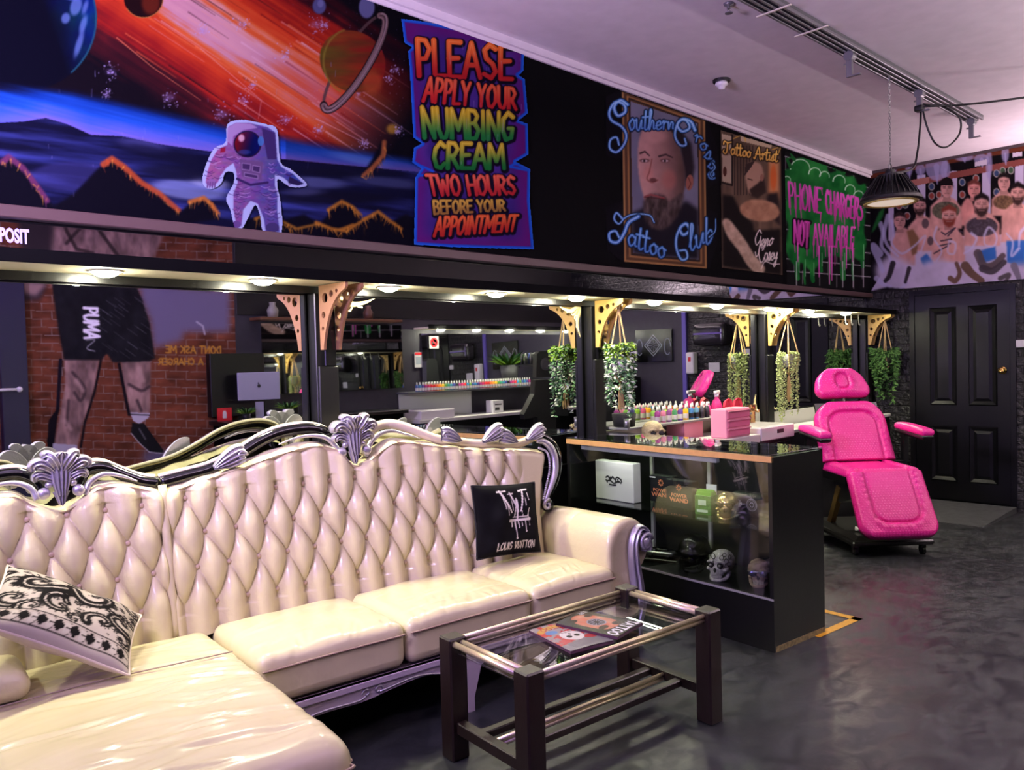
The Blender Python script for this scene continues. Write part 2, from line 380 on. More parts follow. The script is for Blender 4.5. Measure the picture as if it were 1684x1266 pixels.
# ------------------------------------------------------------------ the painted murals (charts drawn in the camera's image pixels)
def paint_space():
    c = Chart(-560, 720, -760, 440, (9, 8, 18)); N = c.noise
    X, Y = np.meshgrid(c.x0 + np.arange(c.w) + .5, c.y0 + np.arange(c.h) + .5)
    k = .66; nn = math.hypot(k, 1); d = ((Y - 10) - k * (X - 300)) / nn; s = ((X - 300) + k * (Y - 10)) / nn
    streak = N(s, d, 260, 9, 3, 4) - .5; cloud = N(X, Y, 60, 60, 5, 4) - .5
    dd = d + streak * 62 + cloud * 34
    stops = [(-165, (10, 8, 16)), (-128, (60, 14, 22)), (-100, (150, 30, 24)), (-62, (205, 62, 30)), (-34, (226, 108, 52)), (-12, (226, 172, 170)), (8, (214, 158, 165)), (30, (228, 112, 56)), (58, (208, 66, 34)), (88, (150, 30, 30)), (112, (76, 22, 30)), (150, (16, 10, 20))]
    img = np.stack([np.interp(dd, [q[0] for q in stops], [q[1][i] for q in stops]) for i in range(3)], -1)
    fade = np.clip((420 - s) / 130, 0, 1)[..., None]; core = np.clip((s - 150) / 150, 0, 1)[..., None] * np.clip(1 - np.abs(d) / 60, 0, 1)[..., None]
    img = img * (1 - core * .8) + np.array((206, 60, 34)) * core * .8
    c.img = (np.array((9, 8, 18)) * (1 - fade) + img * fade).astype(np.float32)
    r = np.random.RandomState(4)
    for i in range(70):                              # comet streaks
        u = r.uniform(-60, 330); v = r.uniform(-95, 112); L = r.uniform(40, 140); p = np.array((300 + (u - k * v) / nn, 10 + (k * u + v) / nn)); e = p + np.array((1, k)) / nn * L
        col = [(240, 170, 150), (250, 130, 70), (120, 20, 24), (40, 14, 20), (240, 200, 200)][r.randint(5)]
        c.stroke([p, e], (r.uniform(1, 3.5), .6), col, a=r.uniform(.25, .7), soft=2)
    c.stroke([(330, 80), (430, 165), (425, 195)], (1.5, 1), (230, 160, 150), .6); c.stroke([(192, 62), (250, 110), (330, 165)], (2, .8), (240, 140, 90), .7); c.stroke([(520, 195), (600, 235)], (1.5, .8), (235, 180, 170), .8)
    c.ell(645, 212, 9, 8, (190, 150, 50), .8, soft=8)
    def splash(x, y, n, R, a=.8):
        for _ in range(n): c.ell(x + r.normal(0, R), y + r.normal(0, R), r.uniform(.5, 1.5), r.uniform(.5, 1.5), (200, 190, 235), r.uniform(.3, a))
        c.ell(x, y, R * .9, R * .6, (170, 150, 210), .35, soft=R)
    for x, y, R in ((182, 118, 8), (278, 160, 9), (175, 155, 5), (365, 188, 9), (470, 196, 8), (400, 165, 6), (415, 140, 5), (520, 40, 9), (535, 42, 6), (590, 150, 5), (650, 115, 5), (470, 90, 6), (335, 50, 7), (398, 42, 6), (600, 235, 5), (525, 215, 6), (655, 215, 4), (640, 130, 4)): splash(x, y, 34, R)
    for _ in range(240): c.ell(r.uniform(480, 665), r.uniform(-60, 240), .7, .7, (170, 165, 200), r.uniform(.1, .7))
    # planets
    c.ell(40, 30, 119, 119, (5, 6, 26), soft=2); c.ell(40, 30, 119, 119, lambda X, Y: np.stack([8 + 0 * X, 30 + 60 * (N(X, Y, 22, 30, 9) - .3), 90 + 80 * (N(X, Y, 30, 40, 12) - .4)], -1) * np.clip((X - 75 - .35 * (Y - 20)) / 60, 0, 1)[..., None] + np.array((5, 6, 24)) * (1 - np.clip((X - 75 - .35 * (Y - 20)) / 60, 0, 1)[..., None]), soft=2)
    for x, y, a, b in ((125, 10, 9, 16), (137, 40, 5, 15), (130, 72, 5, 22), (115, -8, 14, 8), (108, 30, 7, 9), (140, 12, 4, 12), (100, -25, 12, 12)): c.ell(x, y, a, b, (120, 150, 215), .65, soft=5, rot=.3)
    c.stroke([(40 + 118 * math.cos(t), 30 + 118 * math.sin(t)) for t in np.linspace(-1.2, .85, 30)], 3, (40, 110, 120), .7, soft=2)
    c.ell(236, -2, 32, 31, (30, 10, 14)); c.ell(248, 4, 15, 20, (140, 50, 24), .6, soft=9); c.stroke([(236 + 32 * math.cos(t), -2 + 31 * math.sin(t)) for t in np.linspace(0, 2.6, 24)], 1.6, (200, 130, 60), .9)
    c.ell(603, 12, 13, 18, (104, 108, 150), soft=4); c.ell(525, 10, 11, 13, (84, 88, 130), soft=4); c.ell(527, 6, 5, 6, (130, 135, 180), .6, soft=3)
    R = -1.02
    def ring(a0, a1, w, col, a=1, q=1.0): c.stroke([(583 + 90 * q * math.cos(t) * math.cos(R) - 22 * q * math.sin(t) * math.sin(R), 103 + 90 * q * math.cos(t) * math.sin(R) + 22 * q * math.sin(t) * math.cos(R)) for t in np.linspace(a0, a1, 40)], w, col, a)
    ring(PI, 2 * PI, 5, (90, 70, 66), .9)
    c.ell(580, 101, 49, 56, lambda X, Y: np.stack([128 + 70 * (N(X, Y, 60, 10, 2) - .5) + (X - 580) * .25, 56 + 44 * (N(X, Y, 60, 9, 6) - .5) - (X - 580) * .35, 28 + 0 * X], -1), rot=-1.0, soft=2)
    c.stroke([(580 - 48 * math.sin(t), 101 - 54 * math.cos(t)) for t in np.linspace(.3, 2.7, 20)], 3, (150, 140, 50), .7, soft=3); c.ell(612, 135, 16, 18, (190, 92, 44), .6, soft=12)
    ring(-.25, PI + .3, 13, (22, 16, 20)); ring(-.22, PI + .27, 10, (128, 104, 98)); ring(-.2, PI + .25, 2, (60, 46, 46), .8); ring(-.2, PI + .25, 2, (190, 170, 165), .7, 1.04); ring(-.2, PI + .2, 1.5, (180, 150, 140), .7, .95)
    # horizon and dark ranges
    top = np.interp(X, [-560, 0, 120, 370, 560, 720], [120, 133, 143, 200, 236, 262]); mt = np.interp(X, [-560, 0, 40, 75, 110, 150, 200, 260, 330, 420, 480, 560, 720], [205, 201, 199, 193, 203, 221, 223, 236, 246, 258, 262, 270, 285])
    t = np.clip((Y - top) / np.maximum(mt - top, 1), 0, 1); g = N(X, Y - .25 * X, 220, 7, 21, 3) - .5
    st = [(0, (12, 16, 46)), (.25, (16, 58, 150)), (.55, (34, 92, 205)), (.8, (88, 108, 215)), (1, (122, 112, 205))]
    band = np.stack([np.interp(t + g * .35, [q[0] for q in st], [q[1][i] for q in st]) for i in range(3)], -1); band *= np.where(X > 470, .75, 1)[..., None]
    M = (np.clip((Y - top) / 16, 0, 1) * (Y < mt + 1))[..., None]; c.img = (c.img * (1 - M) + band * M).astype(np.float32)
    G = N(X, Y - .12 * X, 150, 14, 31, 4); lo = np.array((14, 16, 44)) + (np.clip(G - .35, 0, 1) * 2)[..., None] * np.array((52, 62, 120)); M = np.clip((Y - mt) / 2, 0, 1)[..., None]
    c.img = (c.img * (1 - M) + lo * M).astype(np.float32)
    for x, y, a, b, col, al, ro in ((235, 240, 40, 10, (92, 96, 160), .5, .2), (310, 312, 62, 16, (140, 158, 205), .7, .1), (345, 300, 30, 9, (190, 205, 235), .6, .15), (290, 285, 60, 10, (20, 22, 46), .8, .1), (265, 255, 70, 10, (16, 18, 44), .7, .22), (120, 290, 70, 24, (66, 66, 130), .5, .0), (520, 300, 50, 9, (112, 126, 180), .6, .06), (565, 285, 70, 8, (14, 16, 36), .8, .06), (540, 325, 100, 10, (16, 16, 34), .8, .0), (590, 262, 46, 7, (90, 130, 190), .6, .2), (500, 315, 30, 6, (120, 130, 180), .4, 0), (640, 300, 60, 8, (96, 110, 160), .5, .1)): c.ell(x, y, a, b, col, al, ro, soft=8)
    # rocks with lit edges
    dk = (10, 9, 22)
    def rock(pts, lit, col, w=7): c.poly(pts, dk, soft=2); c.stroke(lit, (w, w * .8), col, .85, soft=4); [c.stroke([p + np.array((r.uniform(-4, 4), r.uniform(0, 4))), p + np.array((r.uniform(-3, 5), r.uniform(6, 16)))], (2.5, .8), (240, 170, 60) if r.rand() < .4 else col, r.uniform(.3, .8), soft=1.5) for p in cr(lit, 6)]
    rock([(-40, 352), (-10, 270), (12, 257), (40, 275), (80, 330), (100, 352)], [(4, 266), (14, 258), (38, 276), (60, 305), (78, 330)], (120, 58, 96), 10)
    rock([(60, 356), (120, 320), (168, 270), (184, 261), (205, 272), (250, 312), (300, 350), (290, 372), (140, 362)], [(170, 270), (184, 261), (205, 275), (232, 300), (262, 318), (294, 346)], (196, 88, 44), 10)
    rock([(280, 372), (300, 345), (318, 330), (335, 324), (352, 338), (362, 360)], [(312, 332), (335, 325), (350, 338), (358, 350)], (214, 128, 50))
    rock([(594, 290), (612, 262), (628, 231), (638, 233), (634, 258), (616, 280)], [(632, 234), (630, 255), (614, 274), (598, 288)], (176, 104, 54), 8)
    rock([(350, 400), (400, 362), (440, 352), (470, 362), (500, 352), (525, 368), (565, 330), (585, 345), (600, 372), (640, 366), (668, 352), (720, 380), (720, 430), (350, 420)], [(420, 360), (440, 352), (468, 366), (488, 376), (525, 368)], (176, 122, 40), 5)
    for l in ([(540, 345), (562, 331), (580, 340), (592, 352)], [(560, 378), (580, 370), (600, 376)], [(600, 360), (622, 348), (640, 362), (660, 376)], [(520, 366), (545, 376), (570, 380), (600, 360)]): rock([(l[0][0], 392)] + l + [(l[-1][0], 392)], l, (192, 128, 42), 6)
    c.poly([(640, -40), (690, -4), (730, 22), (800, 46), (800, -60)], (20, 84, 158), soft=2); c.stroke([(668, -2), (700, 14), (740, 30)], 5, (20, 84, 158))
    for _ in range(26): x = r.uniform(-40, 660); y = r.uniform(100, 330); c.stroke([(x, y), (x + r.uniform(-1, 1), y + r.uniform(4, 14))], .9, (150, 150, 200), r.uniform(.2, .6))
    return c

def paint_astronaut():
    c = Chart(320, 520, 180, 400, (190, 210, 240), 2.0); N = c.noise
    body = [(376, 208), (388, 202), (410, 202), (440, 209), (453, 218), (456, 262), (462, 274), (482, 286), (499, 302), (492, 304), (478, 302), (466, 292), (452, 286), (452, 305), (456, 320), (456, 348), (460, 381), (437, 381), (434, 360), (424, 335), (412, 330), (400, 345), (397, 372), (389, 370), (384, 345), (384, 318), (391, 300), (388, 280), (384, 268), (372, 276), (362, 290), (358, 300), (346, 306), (338, 300), (342, 280), (348, 262), (358, 246), (374, 238)]
    c.poly(body, lambda X, Y: np.stack([150 - (X - 370) * .75 + 40 * (N(X, Y, 9, 5, 3) - .5), 92 + 38 * (N(X, Y, 8, 5, 5) - .5) - (X - 390) * .15, 150 + 34 * (N(X, Y, 9, 4, 8) - .5)], -1), soft=.8)
    r = np.random.RandomState(3)
    for x, y, dx, dy, n in ((366, 258, 14, 6, 12), (352, 284, 10, 5, 8), (396, 318, 14, 5, 14), (442, 322, 12, 5, 14), (446, 350, 9, 4, 14), (392, 350, 5, 3, 8), (448, 280, 6, 4, 6), (474, 290, 8, 5, 8), (392, 262, 5, 6, 6)):
        for _ in range(n):
            px, py = x + r.normal(0, dx * .6), y + r.normal(0, dy * 1.6); c.stroke([(px - dx * .6, py - 1.5), (px, py + 1), (px + dx * .6, py - 1)], 1.2, (60, 34, 92) if r.rand() < .6 else (208, 176, 220), .6, soft=1, smooth=3)
    c.poly([(374, 210), (388, 202), (412, 203), (424, 210), (400, 214), (384, 224), (382, 240), (374, 232)], (176, 150, 196)); c.poly([(430, 210), (452, 218), (455, 262), (440, 262)], (64, 48, 104))
    c.ell(407, 237, 23, 22, (40, 24, 60)); c.ell(407, 237, 20.5, 20, lambda X, Y: np.stack([150 - (X - 386) * 4.0 - (Y - 220) * 1.5, 14 + 0 * X, 26 + (X - 386) * 1.6], -1).clip(6, 190)); c.ell(397, 227, 5, 6, (240, 200, 205), .9, soft=4); c.ell(402, 250, 10, 4, (60, 90, 170), .5, soft=3); c.ell(429, 232, 5, 8, (70, 130, 190), .9)
    c.poly([(394, 262), (432, 266), (430, 296), (398, 290)], (112, 84, 128))
    for p in ([(398, 268), (412, 270), (411, 280), (398, 278)], [(416, 272), (428, 274), (427, 284), (415, 281)], [(402, 284), (424, 288), (424, 294), (402, 290)]): c.poly(p, (72, 50, 96)); c.stroke(p + [p[0]], .9, (190, 170, 205), .8)
    c.stroke([(390, 294), (412, 304), (440, 300)], 4, (58, 40, 92)); c.poly([(363, 243), (371, 242), (370, 250), (362, 251)], (150, 30, 60)); c.ell(347, 300, 8, 6, (150, 110, 165)); [c.stroke([(342 + i * 4, 300), (341 + i * 4, 308)], 2.6, (120, 84, 140)) for i in range(4)]
    c.poly([(476, 290), (500, 302), (490, 305), (474, 301)], (44, 34, 76)); c.ell(389, 369, 7, 6, (110, 80, 140)); c.ell(448, 374, 11, 8, (70, 60, 110))
    return c

def paint_banner():
    c = Chart(640, 900, 10, 430, (58, 34, 110)); N = c.noise; r = np.random.RandomState(2)
    X, Y = np.meshgrid(c.x0 + np.arange(c.w) + .5, c.y0 + np.arange(c.h) + .5); e = N(X, Y, 40, 60, 4, 4)
    c.img = (np.array((62, 40, 118)) + (e - .5)[..., None] * np.array((40, 20, 40))).astype(np.float32)
    inner = [(690, 52), (730, 62), (800, 70), (850, 86), (846, 240), (836, 262), (850, 290), (858, 395), (760, 392), (696, 388), (698, 300), (706, 285), (690, 260), (694, 180), (686, 100)]
    M = Chart(640, 900, 10, 430, (0, 0, 0)); M.poly(inner, (1, 1, 1), soft=9); k = M.img[..., :1]; c.img = c.img * k + np.array((92, 22, 104)) * (1 - k)
    for p in BANNER_OUT, : c.stroke(p + [p[0]], 9, (24, 82, 190), soft=2); c.stroke(p + [p[0]], 3, (60, 120, 215), .6, soft=2)
    for a in ([(678, 268), (700, 276), (712, 282)], [(676, 290), (700, 288)], [(868, 268), (845, 270), (838, 274), (868, 280)], [(870, 198), (855, 198)], [(862, 124), (850, 122)]): c.stroke(a, 4, (24, 82, 190), soft=2)
    B = (14, 8, 24)
    for s, q, wd, t, b in (('PLEASE', ((684, 64), (842, 76), (687, 124), (842, 130)), 9, (236, 112, 44), (176, 34, 36)), ('APPLY YOUR', ((701, 127), (848, 146), (696, 166), (849, 180)), 6.5, (226, 92, 50), (184, 36, 38)),
                           ('NUMBING', ((692, 176), (845, 186), (697, 226), (844, 230)), 8, (204, 174, 40), (28, 118, 52)), ('CREAM', ((714, 234), (828, 238), (712, 276), (830, 277)), 8, (200, 176, 46), (24, 112, 46)),
                           ('TWO HOURS', ((701, 288), (845, 290), (708, 321), (848, 319)), 6, (230, 96, 66), (176, 40, 44)), ('BEFORE YOUR', ((712, 330), (829, 329), (714, 352), (831, 346)), 4.6, (196, 158, 56), (150, 112, 50)),
                           ('APPOINTMENT', ((718, 357), (852, 354), (714, 388), (847, 379)), 5.4, (222, 96, 44), (170, 40, 34))):
        letters(c, s, *q, wd, t, b, B, 6, off=(1.2, 1.5)); letters(c, s, *q, wd * .16, [min(255, v + 60) for v in t], b, off=(-1, -1), a=.6)
    for _ in range(40): x = r.uniform(700, 860); y = r.uniform(70, 300); c.stroke([(x, y), (x + r.uniform(-1, 1), y + r.uniform(4, 20))], .7, (170, 150, 190), .5)
    return c
BANNER_OUT = [(660, 31), (700, 36), (740, 44), (808, 52), (862, 76), (861, 116), (853, 124), (863, 130), (868, 186), (853, 198), (868, 204), (869, 254), (848, 266), (872, 278), (871, 330), (878, 410), (800, 408), (740, 406), (681, 402), (683, 292), (693, 277), (678, 267), (681, 243), (694, 236), (680, 226), (674, 112), (671, 84), (678, 78), (665, 70)]

def face(c, x, y, rx, ry, skin, hair, beard=None, tilt=0.0, cap=False):
    sk = np.array(skin, float); c.ell(x, y, rx, ry, sk, soft=1.2, rot=tilt); c.ell(x + rx * .35, y + ry * .1, rx * .5, ry * .75, sk * .72, .5, soft=rx * .5); c.ell(x, y - ry * .35, rx * .6, ry * .3, np.minimum(sk * 1.12, 255), .4, soft=rx * .4)
    c.poly([(x - rx * 1.08, y - ry * .1), (x - rx * 1.02, y - ry * .75), (x, y - ry * 1.18), (x + rx * 1.02, y - ry * .75), (x + rx * 1.08, y - ry * .05), (x + rx * .85, y - ry * .42), (x, y - ry * .62), (x - rx * .85, y - ry * .42)], hair, soft=1)
    if cap: c.poly([(x - rx * 1.05, y - ry * .35), (x - rx * .9, y - ry), (x, y - ry * 1.3), (x + rx * .9, y - ry), (x + rx * 1.05, y - ry * .35)], hair)
    d = sk * .35
    for q in (-.42, .42): c.stroke([(x + rx * (q - .2), y - ry * .06), (x + rx * (q + .2), y - ry * .06)], max(1.0, ry * .09), d, .9, soft=.8); c.stroke([(x + rx * (q - .26), y - ry * .22), (x + rx * (q + .26), y - ry * .24)], max(.8, ry * .07), hair, .8, soft=.8)
    c.stroke([(x + rx * .05, y), (x + rx * .14, y + ry * .27), (x - rx * .1, y + ry * .3)], max(.7, ry * .05), sk * .6, .8, soft=.8)
    if beard is not None:
        c.poly([(x - rx * .95, y + ry * .12), (x - rx * .5, y + ry * .38), (x + rx * .5, y + ry * .38), (x + rx * .95, y + ry * .12), (x + rx * .72, y + ry * .85), (x, y + ry * 1.18), (x - rx * .72, y + ry * .85)], beard, .95, soft=1.2); c.stroke([(x - rx * .38, y + ry * .56), (x + rx * .38, y + ry * .56)], max(1, ry * .08), sk * .7, .9, soft=.8)
    else: c.stroke([(x - rx * .34, y + ry * .55), (x, y + ry * .52), (x + rx * .34, y + ry * .55)], max(.9, ry * .07), sk * .5, .9, soft=.8)

def paint_portrait():
    c = Chart(985, 1190, 135, 450, (13, 12, 15)); N = c.noise
    q = [(1024, 150), (1158, 192), (1161, 440), (1028, 429)]; c.poly(q, (86, 62, 40))
    for k, col in ((.0, (150, 112, 66)), (4, (70, 48, 34)), (8, (136, 98, 58)), (11, (40, 30, 26))):
        p = [(1024 + k, 150 + k * 1.1), (1158 - k, 192 + k), (1161 - k, 440 - k), (1028 + k, 429 - k)]; c.stroke(p + [p[0]], 3, col, .9, soft=1.2)
    p = [(1037, 167), (1147, 203), (1149, 427), (1041, 416)]
    c.poly(p, lambda X, Y: np.stack([82 + 34 * N(X, Y, 40, 60, 3), 82 + 34 * N(X, Y, 40, 60, 3), 98 + 34 * N(X, Y, 40, 60, 3)], -1))
    c.poly([(1040, 350), (1062, 340), (1100, 352), (1128, 330), (1149, 345), (1149, 427), (1041, 416)], (22, 20, 26), soft=3)
    sk = np.array((168, 128, 118), float)
    c.poly([(1052, 222), (1066, 206), (1092, 206), (1118, 212), (1137, 236), (1142, 275), (1138, 305), (1128, 308), (1118, 240)], (34, 28, 32), soft=2)
    c.poly(cr([(1051, 230), (1060, 211), (1085, 208), (1108, 220), (1120, 250), (1127, 285), (1124, 318), (1108, 345), (1084, 352), (1066, 344), (1057, 318), (1051, 292), (1049, 262)], 5, True), lambda X, Y: sk * (1.06 - np.clip((X - 1062) / 62, 0, 1)[..., None] ** 1.3 * .62) * (.92 + .16 * N(X, Y, 14, 14, 5)[..., None]), soft=1.5)
    c.ell(1134, 300, 6, 13, (140, 88, 72), rot=.1); c.stroke([(1132, 292), (1136, 302), (1132, 310)], 1.6, (96, 52, 44)); c.ell(1078, 225, 18, 10, (198, 152, 138), .5, soft=9); c.ell(1066, 285, 8, 12, (186, 120, 108), .5, soft=8); c.ell(1100, 295, 12, 16, (170, 100, 88), .5, soft=10)
    c.poly(cr([(1058, 334), (1064, 322), (1078, 318), (1092, 322), (1102, 330), (1118, 318), (1124, 322), (1118, 348), (1106, 366), (1090, 378), (1072, 374), (1060, 358)], 4, True), lambda X, Y: np.stack([56 + 70 * (N(X, Y, 5, 14, 7) - .4), 46 + 64 * (N(X, Y, 5, 14, 7) - .4), 44 + 64 * (N(X, Y, 5, 14, 7) - .4)], -1).clip(12, 180), soft=2)
    for a, b in (((1053, 252), (1068, 256)), ((1084, 257), (1106, 259))): c.stroke([a, ((a[0] + b[0]) / 2, a[1] - 3), b], (3.4, 2), (48, 34, 34), .9, soft=1.2)
    for x in (1060, 1094): c.ell(x, 264, 8, 3.2, (92, 62, 58), soft=2); c.ell(x, 264.5, 5, 1.9, (190, 176, 172)); c.ell(x - .5, 264.5, 2, 2, (36, 28, 30))
    c.stroke([(1072, 262), (1068, 282), (1064, 294), (1072, 300), (1082, 296)], 2.2, (122, 72, 62), .8, soft=1.5, smooth=4); c.ell(1074, 296, 6, 3.5, (60, 26, 26), .7, soft=2.5); c.stroke([(1060, 324), (1070, 320), (1078, 322), (1092, 326)], 3.2, (128, 66, 64), .95, soft=1.2); c.stroke([(1060, 324), (1092, 327)], 1.2, (60, 24, 26))
    D, L = (14, 22, 34), (150, 192, 222)
    def script(s, TL, TR, BL, BR, wd):
        for w2, t, b in ((wd + 3.2, D, D), (wd, (70, 126, 186), (44, 84, 152)), (wd * .36, L, (110, 160, 205))): letters(c, s, TL, TR, BL, BR, w2, t, b, font=SCR, smooth=5)
    def swirl(pts, wd):
        P = cr(pts, 7)
        for w2, col in ((wd + 3, D), (wd, (62, 112, 176)), (wd * .4, L)): c.stroke(P, (w2, w2 * .6), col)
    swirl([(1032, 172), (1020, 165), (1010, 176), (1016, 190), (1028, 184), (1026, 172), (1012, 168), (1002, 184), (1006, 198), (1022, 208), (1030, 222), (1026, 238), (1014, 250), (1003, 244), (1004, 230), (1014, 226), (1018, 238)], 6.5)
    script('outhern', (1034, 176), (1112, 190), (1034, 214), (1110, 212), 4.4)
    swirl([(1143, 214), (1136, 200), (1122, 196), (1114, 206), (1122, 216), (1134, 210), (1128, 198), (1116, 200), (1110, 222), (1118, 238), (1128, 238), (1126, 228)], 6.5)
    for chx, x, y, h, a in (('r', 1141, 232, 22, .4), ('o', 1150, 244, 22, .4), ('s', 1158, 259, 24, .4), ('s', 1164, 275, 24, .4), ('e', 1163, 291, 22, .4)):
        u = np.array((math.cos(a), math.sin(a))); v = np.array((.2, -1)); o = np.array((x, y)); script(chx, o + v * h, o + v * h + u * 13, o, o + u * 13, 3.6)
    swirl([(1172, 268), (1176, 276), (1168, 286), (1172, 292)], 2.6)
    swirl([(1024, 360), (1014, 350), (1010, 360), (1018, 368), (1028, 358), (1044, 352), (1068, 354), (1076, 366)], 4); swirl([(1050, 356), (1034, 366), (1026, 384), (1016, 398), (1004, 396), (1002, 384), (1012, 380), (1018, 390)], 7)
    script('attoo', (1034, 366), (1096, 392), (1032, 402), (1094, 426), 4.6)
    swirl([(1136, 378), (1128, 368), (1118, 376), (1124, 386), (1134, 378), (1126, 368), (1114, 384), (1112, 406), (1120, 426), (1130, 424), (1128, 412), (1118, 412)], 6.5); script('lub', (1132, 372), (1176, 352), (1134, 414), (1174, 394), 4.6); swirl([(1166, 390), (1176, 380), (1177, 360)], 2.6)
    return c

def paint_artist():
    c = Chart(1180, 1295, 205, 460, (70, 58, 46)); N = c.noise
    c.poly([(1186, 215), (1281, 243), (1286, 452), (1188, 439)], lambda X, Y: np.stack([86 + 50 * (N(X, Y, 9, 60, 3) - .5), 70 + 44 * (N(X, Y, 9, 60, 3) - .5), 56 + 36 * (N(X, Y, 9, 60, 3) - .5)], -1))
    c.poly([(1187, 220), (1203, 224), (1204, 302), (1188, 298)], (164, 148, 122)); c.stroke([(1187, 300), (1204, 305), (1204, 222)], 2.4, (24, 20, 18)); c.ell(1192, 282, 3, 8, (70, 40, 30)); c.ell(1196, 250, 4, 6, (120, 96, 76))
    for x in range(1208, 1240, 5): c.stroke([(x, 240), (x, 320)], 1.6, (36, 30, 26), .8)
    c.poly([(1218, 222), (1244, 230), (1270, 236), (1268, 244), (1218, 232)], (176, 158, 128), .9); c.poly([(1264, 262), (1281, 266), (1281, 330), (1264, 322)], (190, 130, 84), soft=2); c.ell(1272, 292, 5, 20, (206, 96, 40), .8, soft=4)
    c.poly([(1188, 320), (1206, 322), (1220, 352), (1238, 366), (1240, 380), (1284, 376), (1285, 452), (1188, 438)], (20, 17, 16), soft=2); c.poly([(1262, 318), (1280, 316), (1284, 372), (1260, 350)], (34, 28, 28), soft=2)
    c.poly(cr([(1226, 290), (1228, 272), (1240, 266), (1252, 272), (1256, 292), (1250, 312), (1238, 320), (1230, 312)], 4, True), (164, 132, 108), soft=1.5); c.poly([(1224, 290), (1226, 270), (1242, 264), (1236, 274), (1230, 282)], (52, 42, 38)); c.poly([(1232, 312), (1248, 300), (1256, 290), (1260, 316), (1246, 326), (1236, 322)], (44, 34, 30), soft=1.5); c.stroke([(1230, 294), (1237, 296)], 1.6, (50, 34, 28)); c.ell(1253, 292, 3, 6, (140, 100, 82))
    c.poly(cr([(1218, 338), (1236, 328), (1262, 330), (1279, 340), (1280, 356), (1262, 364), (1238, 362), (1220, 352)], 4, True), lambda X, Y: np.stack([168 + 50 * (N(X, Y, 10, 10, 8) - .6), 128 + 50 * (N(X, Y, 10, 10, 8) - .6), 98 + 44 * (N(X, Y, 10, 10, 8) - .6)], -1), soft=1.5)
    c.poly(cr([(1188, 364), (1198, 360), (1212, 376), (1228, 398), (1240, 418), (1258, 440), (1250, 452), (1232, 440), (1214, 412), (1196, 388)], 4, True), lambda X, Y: np.stack([186 + 60 * (N(X, Y, 7, 7, 9) - .6), 162 + 60 * (N(X, Y, 7, 7, 9) - .6), 136 + 56 * (N(X, Y, 7, 7, 9) - .6)], -1), soft=1.5)
    letters(c, 'Tattoo Artist', (1190, 232), (1280, 248), (1190, 252), (1279, 266), 2.6, (232, 188, 90), (206, 160, 76), (24, 18, 14), 3, font=SCR, smooth=4); c.stroke([(1206, 228), (1222, 222), (1226, 232)], 1.4, (190, 150, 60), smooth=5); c.stroke([(1270, 246), (1283, 242), (1280, 252)], 1.4, (190, 150, 60), smooth=5)
    letters(c, 'Geno', (1242, 378), (1276, 380), (1240, 412), (1270, 402), 2.0, (236, 226, 214), font=SCR, smooth=5); letters(c, 'Casey', (1246, 402), (1281, 404), (1248, 432), (1278, 426), 2.0, (236, 226, 214), font=SCR, smooth=5); c.stroke([(1252, 442), (1258, 430), (1270, 434), (1282, 434)], 1.5, (236, 226, 214), smooth=5)
    return c

